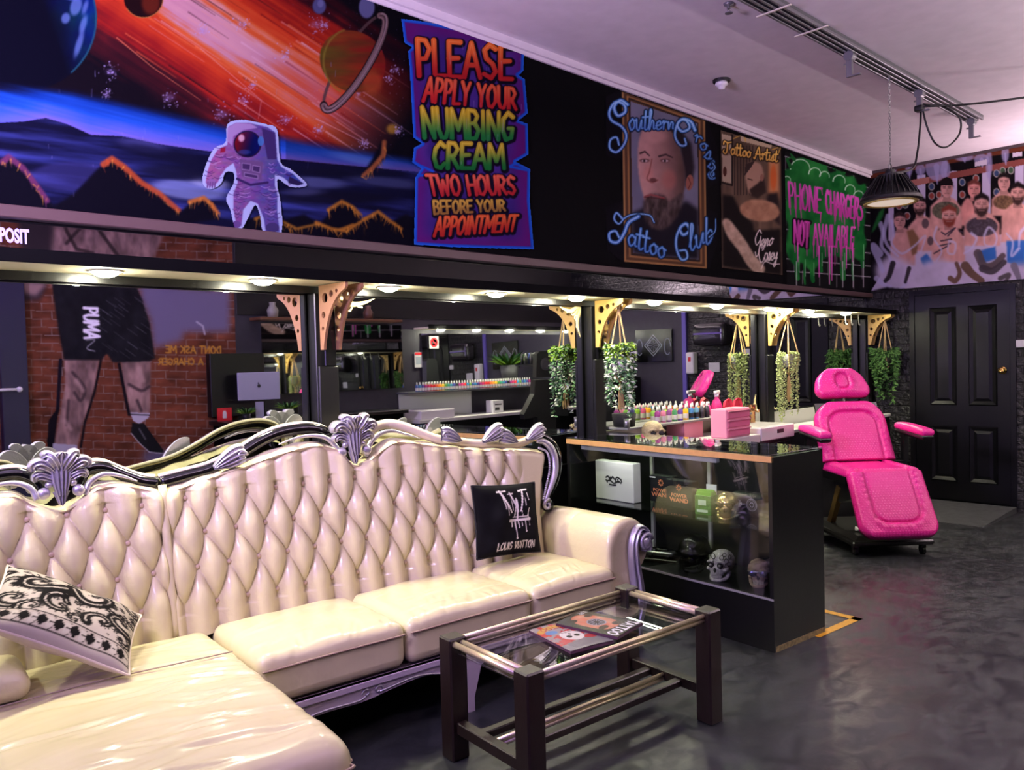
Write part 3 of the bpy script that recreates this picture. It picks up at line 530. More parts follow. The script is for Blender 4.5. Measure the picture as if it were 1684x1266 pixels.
def paint_charger():
    c = Chart(1270, 1440, 235, 485, (14, 14, 15)); N = c.noise; r = np.random.RandomState(8)
    for i, y0 in enumerate((262, 284, 306, 330, 354, 380, 404, 428, 448)):
        c.stroke([(1286, y0 - 6 + i * .4), (1432, y0 + 28 - i * 2.6)], 1.1, (214, 206, 214), .9)
        for x in range(1292 + (i % 2) * 14, 1430, 28): c.stroke([(x, y0 - 6 + (x - 1286) * (34 - i * 2.6) / 146), (x, y0 + 16 + (x - 1286) * (34 - i * 2.6) / 146)], 1.0, (190, 180, 190), .7)
    G = lambda X, Y: np.stack([22 + 40 * (N(X, Y, 14, 20, 2) - .5), 96 + 60 * (N(X, Y, 14, 20, 2) - .5), 38 + 30 * (N(X, Y, 14, 20, 2) - .5)], -1).clip(8, 200)
    c.poly(cr([(1290, 300), (1286, 282), (1300, 276), (1308, 262), (1330, 258), (1344, 266), (1358, 268), (1364, 284), (1380, 280), (1392, 290), (1404, 290), (1412, 304), (1424, 304), (1424, 340), (1421, 380), (1425, 400), (1416, 428), (1404, 424), (1388, 430), (1374, 420), (1352, 428), (1336, 446), (1318, 432), (1306, 436), (1292, 410), (1296, 372), (1288, 350), (1292, 326)], 5, True), G, soft=1)
    for x, y, L, w in ((1311, 430, 28, 9), (1323, 435, 32, 4), (1336, 440, 22, 8), (1386, 424, 34, 10), (1364, 425, 42, 4), (1402, 420, 40, 4), (1418, 410, 28, 8), (1350, 424, 22, 6)): c.stroke([(x, y), (x, y + L * .7), (x + 1, y + L)], (w, w * .8), G); c.stroke([(x + w * .3, y - 8), (x + w * .35, y + L * .6)], 1, (190, 236, 190), .6)
    for x, y, rr in ((1316, 272, 16), (1340, 280, 10), (1356, 284, 8), (1380, 292, 10), (1398, 306, 8), (1412, 316, 8), (1294, 290, 6)): c.stroke([(x + rr * math.cos(t), y + 6 + rr * math.sin(t)) for t in np.linspace(PI, 2 * PI + .3, 14)], (2.2, 1), (196, 226, 196), .85)
    for p in ([(1300, 274), (1294, 262), (1304, 258)], [(1372, 276), (1380, 266), (1376, 282)], [(1388, 284), (1396, 274)], [(1306, 262), (1300, 252)]): c.stroke(p, (6, 2), (20, 84, 34))
    Pk, Pd = (206, 84, 178), (170, 56, 140)
    for s, q in (('PHONE', ((1296, 299), (1351, 310), (1298, 340), (1350, 350))), ('CHARGERS', ((1357, 312), (1421, 328), (1359, 350), (1418, 362)))): letters(c, s, *q, 4.0, Pk, Pd, drip=22)
    letters(c, 'NOT', (1306, 362), (1331, 366), (1306, 398), (1330, 408), 3.8, Pk, Pd, (14, 8, 14), 5, drip=34); letters(c, 'AVAILABLE', (1337, 368), (1406, 374), (1338, 402), (1404, 409), 3.4, Pk, Pd, drip=34)
    for x, y, L in ((1347, 405, 50), (1364, 405, 62), (1368, 405, 56), (1312, 400, 30), (1402, 400, 30), (1392, 405, 36)): c.stroke([(x, y), (x, y + L)], (2.6, 1.4), Pk)
    for x in (1310, 1386, 1403, 1420): c.stroke([(x, 430), (x, 472)], 1.2, (224, 216, 226), .9)
    return c

def paint_group():
    c = Chart(1415, 2350, 60, 500, (40, 30, 36)); N = c.noise; r = np.random.RandomState(12)
    Z = lambda x, y: (1380 + x / 4.868, 240 + y / 4.868)
    X, Y = np.meshgrid(c.x0 + np.arange(c.w) + .5, c.y0 + np.arange(c.h) + .5)
    c.img = np.broadcast_to(np.array((186, 176, 196), np.float32), c.img.shape).copy() * (.94 + .12 * N(X, Y, 30, 30, 3)[..., None]).astype(np.float32)
    dark = (16, 13, 16)
    def PZ(pts, col, **k): c.poly([Z(*p) for p in pts], col, **k)
    PZ([(240, 200), (640, 100), (1500, -20), (2600, -200), (2600, 800), (1500, 700), (1000, 720), (640, 760), (420, 900), (230, 1200)], dark)
    PZ([(230, 560), (430, 540), (300, 780), (240, 1160), (300, 1190), (440, 1170), (230, 1190)], dark)
    for x0, x1 in ((625, 690), (880, 945), (1142, 1210), (1405, 1480), (395, 440), (1680, 1750), (1960, 2030), (2240, 2310)): PZ([(x0, 235 - (x0 - 625) * .12), (x1, 228 - (x0 - 625) * .12), (x1, 760), (x0, 760)], (178, 170, 190))
    PZ([(480, 292), (1140, 165), (1480, 100), (2600, -110), (2600, -55), (1480, 150), (1140, 218), (700, 300), (540, 335)], (120, 66, 58)); PZ([(480, 292), (720, 246), (720, 296), (540, 335)], (160, 104, 92))
    for p in ([(250, 235), (420, 195), (640, 160), (900, 110), (1180, 60), (1500, 10)],): c.stroke([Z(*q) for q in p], 11, (92, 46, 30), soft=2)
    for x, y, w, h in ((420, 195, 40, 60), (560, 170, 30, 90), (650, 190, 40, 60), (780, 165, 90, 140), (850, 190, 40, 90), (1140, 110, 60, 60), (1200, 150, 26, 150), (1330, 60, 30, 90), (1000, 90, 80, 40)): c.ell(*Z(x, y), w / 4.868, h / 6, (150, 144, 180), .75, soft=3); c.stroke([Z(x, y), Z(x + 6, y + h)], (w / 9, 2), (150, 144, 180), .75)
    PZ([(1085, 130), (1185, 105), (1185, 150), (1085, 165)], (190, 180, 190)); PZ([(1385, 55), (1465, 45), (1465, 80), (1385, 92)], (196, 186, 196))
    for x, y in ((985, 290), (1095, 260), (985, 390), (1260, 220), (1310, 200), (1375, 195), (740, 325), (740, 400), (530, 470), (480, 480), (545, 560), (800, 390), (1260, 370)): c.ell(*Z(x, y), 5.4, 6.5, (150, 146, 140)); c.ell(*Z(x, y), 3.8, 4.8, [(60, 84, 60), (130, 60, 50), (50, 66, 96)][r.randint(3)])
    S = (196, 146, 134)
    def torso(x0, x1, y0, y1, col=S, tat=None):
        PZ([(x0, y1), (x0 + (x1 - x0) * .04, y0 + (y1 - y0) * .32), (x0 + (x1 - x0) * .25, y0 + (y1 - y0) * .1), (x0 + (x1 - x0) * .42, y0), (x0 + (x1 - x0) * .58, y0), (x0 + (x1 - x0) * .78, y0 + (y1 - y0) * .1), (x1 - (x1 - x0) * .03, y0 + (y1 - y0) * .35), (x1, y1)], lambda X, Y: np.array(col, float) * (.86 + .28 * N(X, Y, 9, 14, 4)[..., None]), soft=1)
        if tat: c.ell(*Z((x0 + x1) / 2, y0 + (y1 - y0) * .45), (x1 - x0) / 4.868 * .42, (y1 - y0) / 4.868 * .28, lambda X, Y: np.array(tat, float) * (.5 + 1.0 * N(X, Y, 3, 3, 6)[..., None]), .85, soft=3)
    def man(hx, hy, rx, ry, t, hair, beard=None, tat=None, cap=False, col=S): torso(*t, col=col, tat=tat); c.poly([Z(hx - rx * .5, hy + ry * .5), Z(hx + rx * .5, hy + ry * .5), Z(hx + rx * .7, hy + ry * 1.4), Z(hx - rx * .7, hy + ry * 1.4)], np.array(col) * .8); face(c, *Z(hx, hy), rx / 4.868, ry / 4.868, col, hair, beard, cap=cap)
    K = (26, 20, 20)
    man(1320, 290, 48, 72, (1215, 1420, 360, 560), K, tat=(88, 70, 46)); man(1080, 345, 50, 70, (968, 1090, 420, 640), (96, 52, 44), col=(204, 140, 128)); man(862, 340, 48, 72, (722, 985, 400, 660), K, cap=True, tat=(62, 70, 52))
    man(1590, 300, 52, 74, (1500, 1720, 380, 700), K); man(1900, 260, 52, 76, (1780, 2040, 340, 700), K, (40, 28, 24)); man(2180, 230, 54, 78, (2060, 2330, 310, 700), (96, 60, 40), tat=(70, 70, 60))
    man(645, 480, 50, 72, (540, 800, 560, 840), K, (40, 28, 26)); man(1430, 380, 56, 84, (1292, 1560, 450, 770), K, (50, 36, 32)); man(1140, 470, 58, 86, (992, 1292, 520, 800), K, (44, 32, 30), tat=(44, 44, 54)); man(1740, 400, 58, 84, (1600, 1880, 470, 780), K, (44, 30, 26), tat=(60, 60, 60)); man(2040, 380, 58, 84, (1910, 2190, 450, 780), (70, 40, 30), (80, 46, 36))
    man(485, 600, 46, 68, (405, 610, 650, 960), (40, 30, 30)); PZ([(540, 680), (590, 665), (640, 740), (620, 860), (585, 880), (560, 760)], (120, 88, 62), soft=1.5)
    man(880, 560, 58, 80, (738, 1008, 630, 930), (120, 58, 44), (110, 48, 36))
    for p in ([(820, 690), (850, 710), (920, 660)], [(870, 720), (930, 655)], [(960, 680), (990, 690)], [(815, 760), (900, 745)], [(800, 800), (890, 780)], [(760, 860), (870, 800)]): c.stroke([Z(*q) for q in p], 2.4, (54, 46, 56), .9)
    for q in ((690, 620, 28, 40), (730, 760, 24, 36)): c.ell(*Z(q[0], q[1]), q[2] / 4.868, q[3] / 4.868, (60, 52, 58), .8, soft=2)
    for p in ([(650, 900), (700, 860), (760, 940), (700, 1030)], [(1100, 850), (1250, 800), (1260, 900), (1130, 950)], [(1340, 760), (1560, 750), (1560, 1000), (1420, 960), (1345, 930)], [(1640, 780), (1860, 760), (1870, 960), (1650, 960)], [(1950, 780), (2190, 760), (2190, 960), (1960, 960)]): PZ(p, (48, 96, 160), soft=1.5)
    PZ([(290, 960), (420, 860), (600, 960), (800, 900), (960, 960), (1130, 940), (1300, 960), (1500, 940), (2600, 900), (2600, 1200), (1500, 1075), (620, 1140), (480, 1170), (380, 1120), (300, 1060)], lambda X, Y: np.array((196, 186, 206), float) * (.9 + .2 * N(X, Y, 18, 18, 15)[..., None]), soft=5)
    W = (190, 186, 216)
    for p, w in (([(320, 860), (270, 800), (310, 900), (350, 1000)], 14), ([(330, 620), (350, 700), (340, 800), (400, 880), (420, 960)], 8), ([(390, 560), (360, 700), (390, 800), (470, 880)], 8), ([(420, 600), (440, 700), (420, 780), (500, 860), (600, 800), (690, 720), (650, 860)], 5), ([(780, 650), (760, 740), (820, 840), (780, 920)], 4), ([(1160, 720), (1200, 650), (1260, 720), (1240, 800), (1170, 790), (1160, 720)], 4), ([(1060, 700), (1100, 740), (1060, 820), (1000, 860)], 5), ([(1440, 820), (1380, 880), (1390, 770), (1340, 700)], 5), ([(880, 760), (930, 780), (920, 860), (870, 850), (880, 760)], 4), ([(1500, 640), (1450, 700), (1440, 800)], 6), ([(300, 1060), (360, 1110), (470, 1150), (540, 1100)], 9)): c.stroke([Z(*q) for q in p], (w, w * .5), W, .75, soft=2.5, smooth=7)
    for p, w, col in (([(430, 940), (400, 1040), (370, 1080)], 9, (30, 26, 30)), ([(560, 980), (530, 1090)], 7, (36, 30, 34)), ([(890, 1060), (930, 1080), (965, 1020), (940, 940)], 9, (88, 62, 48)), ([(1010, 960), (1060, 1020), (1140, 1080)], 15, (84, 62, 46)), ([(1110, 860), (1160, 960), (1240, 950), (1310, 880)], 14, (78, 66, 66)), ([(1150, 980), (1230, 1000), (1320, 930)], 13, (60, 54, 58)), ([(1290, 1060), (1360, 1030), (1330, 1090)], 8, (70, 64, 64)), ([(1400, 960), (1440, 1060)], 12, (110, 104, 116)), ([(1560, 1000), (1640, 1040), (1700, 960)], 12, (84, 62, 46)), ([(1860, 1000), (1960, 1030), (2040, 960)], 12, (84, 62, 46))): c.stroke([Z(*q) for q in p], (w, w * .7), col, .9, soft=2, smooth=7)
    PZ([(230, 1170), (380, 1130), (560, 1150), (230, 1250)], (14, 12, 14), soft=1)
    c.poly([(1432, 385), (1436, 372), (1446, 348), (1455, 340), (1452, 356), (1440, 376)], (30, 96, 40), soft=1)
    return c

def paint_boxer():                                  # brick mural on the facing wall, drawn as the mirror shows it
    c = Chart(-420, 560, 60, 860, (52, 30, 24)); N = c.noise; r = np.random.RandomState(5); Q = lambda x, y: (x / 3.013, 360 + y / 3.013)
    X, Y = np.meshgrid(c.x0 + np.arange(c.w) + .5, c.y0 + np.arange(c.h) + .5); tone = N(X, Y, 26, 12, 3, 3)
    c.img = (np.array((84, 46, 32)) * (.62 + .7 * tone[..., None])).astype(np.float32)
    Yr = Y - .03 * (X - 200); row = np.floor(Yr / 13.2); mort = (np.abs(Yr / 13.2 - row) < .07) | (np.abs(((X + (row % 2) * 17) / 34) % 1) < .03); c.img[mort] = (104, 92, 88)
    def PQ(p, col, **k): c.poly([Q(*q) for q in p], col, **k)
    PQ([(690, 320), (1140, 355), (1140, 560), (910, 560), (905, 600), (760, 640), (745, 500), (700, 400)], (86, 80, 104), soft=5); PQ([(700, 1200), (720, 1150), (880, 1140), (880, 1230)], (74, 70, 92), soft=6)
    c.stroke([Q(975, 510), Q(1005, 530), Q(1015, 570)], 3, (150, 146, 160), .8, soft=2)
    g = (150, 110, 40)
    letters(c, 'DONT ASK ME', Q(1095, 632), Q(822, 628), Q(1095, 668), Q(822, 662), 2.2, g); letters(c, 'FOR A CHARGER', Q(1100, 690), Q(785, 692), Q(1100, 722), Q(785, 722), 2.2, g)
    sk = np.array((116, 92, 88), float); flesh = lambda X, Y: sk * (.45 + .95 * N(X, Y, 12, 26, 9)[..., None])
    # torso, arms (seen in the strip above), gloves, shorts, legs
    PQ([(165, -900), (800, -900), (820, 60), (700, 330), (250, 330), (160, 60)], flesh, soft=2)
    for a in ([(300, -60), (330, 60), (380, 150), (460, 170)], [(480, 40), (560, 150), (640, 260)], [(420, 20), (330, 120)]): c.stroke([Q(*p) for p in a], 6, (30, 24, 24), .8, soft=3)
    PQ([(90, -200), (260, -200), (260, 180), (150, 230), (90, 100)], (40, 34, 36), soft=4); PQ([(-200, 280), (100, 270), (240, 310), (200, 400), (90, 410), (-200, 420)], (44, 38, 42), soft=3); PQ([(-100, 290), (90, 300), (70, 350), (-100, 350)], (150, 146, 166), soft=2); PQ([(110, 310), (230, 320), (180, 380), (120, 370)], (120, 98, 96), soft=3)
    PQ([(320, 690), (490, 700), (470, 820), (440, 930), (410, 1010), (385, 1120), (380, 1180), (262, 1165), (280, 1060), (300, 950), (322, 830)], flesh, soft=1.2); PQ([(600, 700), (748, 700), (745, 850), (742, 970), (645, 960), (628, 870), (608, 780)], flesh, soft=1.2)
    for a in ([(360, 760), (420, 840), (400, 900), (370, 860)], [(340, 900), (330, 1020)], [(640, 820), (700, 850), (740, 830)], [(680, 900), (700, 950)]): c.stroke([Q(*p) for p in a], 5, (46, 36, 38), .8, soft=3, smooth=5)
    for a in ([(380, 800), (410, 850)], [(690, 740), (710, 800)], [(320, 1000), (350, 1040)]): c.stroke([Q(*p) for p in a], 7, (170, 140, 134), .5, soft=5)
    c.stroke([Q(500, 700), Q(470, 850), Q(420, 1010), Q(400, 1130)], 4, (14, 13, 18)); c.stroke([Q(590, 720), Q(625, 900), Q(640, 970)], 5, (14, 13, 18)); c.stroke([Q(300, 700), Q(285, 950), Q(240, 1100)], 6, (16, 15, 24)); PQ([(295, 920), (240, 1000), (232, 1200), (262, 1160)], (14, 13, 18))
    PQ([(255, 310), (670, 320), (705, 400), (742, 520), (768, 690), (740, 705), (560, 712), (530, 668), (500, 700), (318, 700), (292, 560), (272, 430)], lambda X, Y: np.array((19, 19, 22), float) * (.7 + .7 * N(X, Y, 14, 20, 4)[..., None]), soft=1)
    for _ in range(30): x, y = r.uniform(480, 720), r.uniform(380, 660); c.stroke([Q(x, y), Q(x + 50, y + 36)], 1.0, (90, 90, 96), r.uniform(.2, .6))
    letters(c, 'PUMA', Q(482, 440), Q(494, 600), Q(416, 438), Q(418, 590), 4.6, (205, 202, 210)); c.stroke([Q(425, 600), Q(470, 600), Q(430, 640), Q(470, 655)], 1.2, (150, 150, 156), smooth=4)
    PQ([(262, 1112), (384, 1120), (378, 1180), (330, 1172), (262, 1160)], (140, 136, 150)); PQ([(645, 958), (742, 962), (736, 985), (690, 1015), (660, 1000)], (150, 146, 160)); c.stroke([Q(650, 968), Q(740, 972)], 2, (40, 38, 44))
    PQ([(655, 1010), (715, 1014), (755, 1070), (812, 1148), (800, 1166), (735, 1150), (680, 1100), (648, 1060)], (20, 20, 22)); c.stroke([Q(650, 1062), Q(690, 1110), Q(740, 1155), Q(805, 1162)], 1.4, (150, 148, 156)); c.stroke([Q(690, 1040), Q(720, 1090)], 2.4, (90, 90, 96), .7, soft=2)
    # a second painted face further along, mouth and chin
    PQ([(1380, -200), (1560, -200), (1550, 130), (1480, 195), (1400, 130)], flesh, soft=2); c.stroke([Q(1395, 112), Q(1440, 124), Q(1490, 112)], 4, (110, 56, 54), .9)
    return c

GAIN = dict(space=1.0, end=1.0, box=1.0)
def paint_mat(name, gain, rough=.75, spec=.04):
    return mat(name, (128, 128, 128), rough, spec=spec, attr='paint', gain=gain, bump=.06, scale=120)
def wall_panel(name, chart, x0, x1, z0, z1, step, y, m, inside=None, parent=None, plane='y', mirror=False, quad=None):
    """A painted patch: a fine grid of points on the wall, each taking the colour painted at its image pixel."""
    if inside is not None and not mirror:
        Q_ = np.array(inside, float); D_ = ((Q_[:, :1] - 842) * RR - (Q_[:, 1:] - 633) * RU) / FPX + RF; ax_ = 1 if plane == 'y' else 0
        W0 = CAM + D_ * ((y - CAM[ax_]) / D_[:, ax_])[:, None]; a_ = W0[:, 0 if plane == 'y' else 1]
        x0, x1 = a_.min() - .01, a_.max() + .01; z0, z1 = max(z0, W0[:, 2].min() - .01), min(z1, W0[:, 2].max() + .01)
    nx, nz = max(2, int(abs(x1 - x0) / step)), max(2, int((z1 - z0) / step))
    A, B = np.meshgrid(np.linspace(x0, x1, nx), np.linspace(z0, z1, nz)); K = np.full(A.shape, y, float)
    V = (np.stack([A, K, B], -1) if plane == 'y' else np.stack([K, A, B], -1)).reshape(-1, 3)
    W_ = V.copy()
    if mirror: W_[:, 1] = 2 * YM - W_[:, 1]
    q = image_px_of(W_); F = grid_faces(nz, nx)
    if mirror: F = F[:, ::-1]
    if inside is not None:
        ctr = q[F].mean(1); P_ = np.array(inside, float); ins = np.zeros(len(ctr), bool)
        for (xa, ya), (xb, yb) in zip(P_, np.roll(P_, -1, 0)):
            if ya != yb: ins ^= ((ctr[:, 1] < ya) != (ctr[:, 1] < yb)) & (ctr[:, 0] < (xb - xa) * (ctr[:, 1] - ya) / (yb - ya) + xa)
        F = F[ins]; used = np.unique(F); re = np.zeros(len(V), int); re[used] = np.arange(len(used)); F = re[F]; V = V[used]; q = q[used]
    return np_mesh(name, V, F, m, parent, lin(chart.at(q)))

# ------------------------------------------------------------------ room shell
H = 3.48; XE = 9.015; XF = -1.5; YO = -4.3; ZT = 2.147; YM = 0.04
def floor_z(x):
    t = min(max((x - 4.6) / 4.4, 0), 1); return -0.11 * t * t * (3 - 2 * t)

def floor_material():
    m = bpy.data.materials.new('painted_concrete'); m.use_nodes = True; nt = m.node_tree; L = nt.links.new; b = nt.nodes['Principled BSDF']
    tc = nt.nodes.new('ShaderNodeTexCoord'); n1 = nt.nodes.new('ShaderNodeTexNoise'); n1.inputs['Scale'].default_value = 1.7; n1.inputs['Detail'].default_value = 8; n1.inputs['Roughness'].default_value = .65
    n2 = nt.nodes.new('ShaderNodeTexNoise'); n2.inputs['Scale'].default_value = 24; n2.inputs['Detail'].default_value = 9; n2.inputs['Roughness'].default_value = .7
    mp = nt.nodes.new('ShaderNodeMapping'); mp.inputs['Scale'].default_value = (.8, 1.3, 1); mp.inputs['Rotation'].default_value = (0, 0, .5)
    n3 = nt.nodes.new('ShaderNodeTexNoise'); n3.inputs['Scale'].default_value = 7; n3.inputs['Detail'].default_value = 6; n3.inputs['Distortion'].default_value = 1.2
    for n in (n1, n2): L(tc.outputs['Object'], n.inputs['Vector'])
    L(tc.outputs['Object'], mp.inputs[0]); L(mp.outputs[0], n3.inputs['Vector'])
    r = nt.nodes.new('ShaderNodeValToRGB'); r.color_ramp.elements[0].position = .3; r.color_ramp.elements[0].color = rgb(20, 22, 24); r.color_ramp.elements[1].position = .72; r.color_ramp.elements[1].color = rgb(46, 49, 50)
    L(n1.outputs['Fac'], r.inputs[0])
    r2 = nt.nodes.new('ShaderNodeValToRGB'); r2.color_ramp.elements[0].position = .60; r2.color_ramp.elements[0].color = (0, 0, 0, 1); r2.color_ramp.elements[1].position = .74; r2.color_ramp.elements[1].color = (1, 1, 1, 1)
    L(n2.outputs['Fac'], r2.inputs[0])
    mx = nt.nodes.new('ShaderNodeMixRGB'); mx.inputs[2].default_value = rgb(84, 87, 84)
    q = nt.nodes.new('ShaderNodeMath'); q.operation = 'MULTIPLY'; q.inputs[1].default_value = .55; L(r2.outputs[0], q.inputs[0]); L(q.outputs[0], mx.inputs[0]); L(r.outputs[0], mx.inputs[1])
    r3 = nt.nodes.new('ShaderNodeMapRange'); r3.inputs[1].default_value = .35; r3.inputs[2].default_value = .65; r3.inputs[3].default_value = .30; r3.inputs[4].default_value = .58
    L(n3.outputs['Fac'], r3.inputs[0]); L(r3.outputs[0], b.inputs['Roughness']); L(mx.outputs[0], b.inputs['Base Color'])
    bp = nt.nodes.new('ShaderNodeBump'); bp.inputs['Strength'].default_value = .22; bp.inputs['Distance'].default_value = .004; L(n2.outputs['Fac'], bp.inputs['Height']); L(bp.outputs[0], b.inputs['Normal'])
    return m

xs = np.linspace(XF, XE, 60); P = np.array([[(x, y, floor_z(x)) for y in (YO, -2.0, .2)] for x in xs])
fb = MB().grid(P); PB = P.copy(); PB[..., 2] -= .12; fb.grid(PB[::-1])
fl = fb.build('floor', floor_material(), smooth=True, fix=False); tag(fl, 'dark grey scuffed concrete floor', 'floor', kind='structure')
plaster = mat('white_plaster', (214, 206, 208), .75, bump=.12, scale=9, var=.05)
black_wall = mat('black_wall_paint', (9, 9, 10), .65, spec=.03, bump=.1, scale=30)
black_gloss = mat('black_gloss', (10, 10, 11), .18, bump=.03, scale=60)
black_satin = mat('black_satin', (13, 13, 14), .35)
tag(MB().box(XF, XE + .1, YO, .2, H, H + .12).build('ceiling', plaster), 'white plaster ceiling with lilac glow', 'ceiling', kind='structure')
wb = MB().box(XF, XE + .1, 0.0, .3, ZT, H).box(XF, XE + .1, YM + .012, .3, -.3, ZT)
tag(wb.build('wall_back', black_wall), 'long black wall carrying the murals and mirrors', 'wall', kind='structure')
grey_wall = mat('grey_violet_paint', (44, 41, 53), .55, bump=.08, scale=14, var=.12)
tag(MB().box(XF, XE + .1, YO - .2, YO, -.3, H).build('wall_opposite', grey_wall), 'grey painted wall facing the mirrors', 'wall', kind='structure')
tag(MB().box(XF - .15, XF, YO, .2, -.3, H).build('wall_front', mat('dark_front', (20, 20, 26), .5)), 'dark shop front wall', 'wall', kind='structure')

# end wall: split-face black brick, with a doorway
def brick_mat():
    m = bpy.data.materials.new('black_brick'); m.use_nodes = True; nt = m.node_tree; L = nt.links.new; b = nt.nodes['Principled BSDF']
    b.inputs['Base Color'].default_value = rgb(15, 15, 16); b.inputs['Roughness'].default_value = .4
    tc = nt.nodes.new('ShaderNodeTexCoord'); sp = nt.nodes.new('ShaderNodeSeparateXYZ'); cb = nt.nodes.new('ShaderNodeCombineXYZ'); L(tc.outputs['Object'], sp.inputs[0]); L(sp.outputs['Y'], cb.inputs['X']); L(sp.outputs['Z'], cb.inputs['Y'])
    br = nt.nodes.new('ShaderNodeTexBrick'); br.inputs['Scale'].default_value = 1; br.inputs['Brick Width'].default_value = .24; br.inputs['Row Height'].default_value = .083; br.inputs['Mortar Size'].default_value = .009; br.inputs['Mortar Smooth'].default_value = .6
    br.inputs['Color1'].default_value = (1, 1, 1, 1); br.inputs['Color2'].default_value = (.8, .8, .8, 1); br.inputs['Mortar'].default_value = (0, 0, 0, 1); L(cb.outputs[0], br.inputs['Vector'])
    n = nt.nodes.new('ShaderNodeTexNoise'); n.inputs['Scale'].default_value = 28; n.inputs['Detail'].default_value = 7; L(tc.outputs['Object'], n.inputs['Vector'])
    ad = nt.nodes.new('ShaderNodeMath'); ad.operation = 'MULTIPLY_ADD'; ad.inputs[1].default_value = .9; L(n.outputs['Fac'], ad.inputs[0]); L(br.outputs['Color'], ad.inputs[2])
    bp = nt.nodes.new('ShaderNodeBump'); bp.inputs['Strength'].default_value = 1.0; bp.inputs['Distance'].default_value = .03; L(ad.outputs[0], bp.inputs['Height']); L(bp.outputs[0], b.inputs['Normal'])
    return m
bm_ = brick_mat(); DY0, DY1, DZ0, DZ1 = -.452, -1.338, -.055, 2.085
we = MB().box(XE, XE + .25, DY0, .3, -.3, 2.172).box(XE, XE + .25, -2.30, DY1, -.3, 2.172).box(XE, XE + .25, DY1, DY0, DZ1, 2.172).box(XE, XE + .25, YO, .3, 2.172, H).box(XE + .18, XE + .25, DY1, DY0, -.3, DZ1)
tag(we.build('wall_end', bm_), 'black split-face brick end wall', 'wall', kind='structure')
tag(MB().box(XE, XE + .25, YO, -2.30, -.3, 2.172).build('wall_end_grey', grey_wall), 'grey part of the end wall beyond the brick', 'wall', kind='structure')
tag(MB().box(XE - .03, XE, -2.36, -2.30, -.11, 2.172).build('trim_1', mat('violet_trim', (96, 84, 170), .4)), 'violet upright trim on the end wall', 'trim', kind='structure')

# door
dm = mat('door_black', (7, 7, 10), .36, spec=.22, bump=.05, scale=25)
door = tag(MB().box(XE - .008, XE + .03, DY1 + .004, DY0 - .004, DZ0, DZ1 - .004).build('door_1', dm), 'black four-panel door with brass knob', 'door', kind='structure')
def panel(y0, y1, z0, z1):
    b = MB(); X = XE - .008
    def rim(a, i, d0, d1):
        o = [(y0 + a, z0 + a), (y1 - a, z0 + a), (y1 - a, z1 - a), (y0 + a, z1 - a)]; n = [(y0 + i, z0 + i), (y1 - i, z0 + i), (y1 - i, z1 - i), (y0 + i, z1 - i)]
        b.loft([[(X - d0, *q) for q in o], [(X - d1, *q) for q in n]], True, False)
    rim(0, .012, 0.0, .016); rim(.012, .045, .016, .002); rim(.045, .075, .002, .010)
    b.add([(X - .010, y, z) for y, z in ((y0 + .075, z0 + .075), (y1 - .075, z0 + .075), (y1 - .075, z1 - .075), (y0 + .075, z1 - .075))], [(0, 1, 2, 3)])
    return b.build('door_panel', dm, door)
for (ya, yb) in ((-.60, -.855), (-.965, -1.225)):
    panel(yb, ya, .93, 1.945); panel(yb, ya, .14, .72)
kb = MB().lathe([(0, 0), (.038, 0), (.036, .006), (.012, .012), (.010, .035), (.026, .045), (.032, .058), (.026, .070), (.0, .074)], 20, axis='x')
for i, v in enumerate(kb.v): kb.v[i] = (-v[0] + XE - .008, v[1] - 1.272, v[2] + 1.285)
brass = mat('brass', (196, 160, 92), .22, 1.0)
tag(kb.build('door_knob', brass, door, smooth=True), 'round brass knob')
fr = MB()
for y in (DY0, DY1 - .05): fr.box(XE - .02, XE + .02, y, y + .05, -.11, DZ1 + .05)
fr.box(XE - .02, XE + .02, DY1, DY0, DZ1, DZ1 + .05)
tag(fr.build('trim_2', dm), 'black frame around the door', 'trim', kind='structure')
RZ = floor_z(8.3)
rp = MB().loft([[(7.95, y, floor_z(7.95) + .004) for y in (DY1 - .03, DY0 + .05)] + [(7.95, y, floor_z(7.95) - .02) for y in (DY0 + .05, DY1 - .03)],
                [(8.94, y, -.055) for y in (DY1 - .06, DY0 + .05)] + [(8.94, y, -.13) for y in (DY0 + .05, DY1 - .06)]], True, True)
tag(rp.build('door_ramp', mat('ramp_grey', (60, 62, 62), .5, bump=.4, scale=18, var=.3)), 'worn grey ramp sloping up to the black door', 'ramp')
sw = thing('power_switch', 'white wall switch plate on black bricks right of the door', 'switch', (XE - .001, -1.425, 1.545))
MB().box(-.012, 0, -.065, .065, -.037, .037, .004).build('plate', mat('white_plastic', (225, 222, 220), .35), sw)
for k in (-.03, .03): MB().box(-.016, -.01, k - .010, k + .010, -.012, .012).build('rocker', MATS['white_plastic'], sw)

GLOW, LAMPK = 330.0, 0.42
# skirting trims, canopy, posts
tag(MB().box(XF, XE, -.022, YM, 2.098, ZT, .004).build('trim_3', mat('trim_brown', (74, 56, 54), .45, bump=.05, scale=20)), 'brown wooden strip under the murals', 'trim', kind='structure')
tag(MB().box(XF, XE, -.035, 0, H - .045, H).box(XF, XE, -.015, 0, H - .07, H - .045).build('trim_4', plaster), 'white cornice strip along the long wall', 'trim', kind='structure')
tag(MB().box(XE - .012, XE, YO, 0, H - .03, H).build('trim_5', mat('cornice_dark', (60, 48, 48), .5)), 'thin dark line at the top of the end wall', 'trim', kind='structure')
CX0, CX1, CYF, CZ = -.5, 8.93, -.30, 1.90
cream = mat('cream_board', (250, 240, 206), .55, var=.04, scale=6)
cb = thing('light_canopy', 'long black-edged canopy shelf with cream underside above the mirrors', 'canopy', (0, 0, CZ))
MB().box(CX0, CX1, CYF + .012, YM, .0, .018).build('underside', cream, cb)['label'] = 'cream underside'
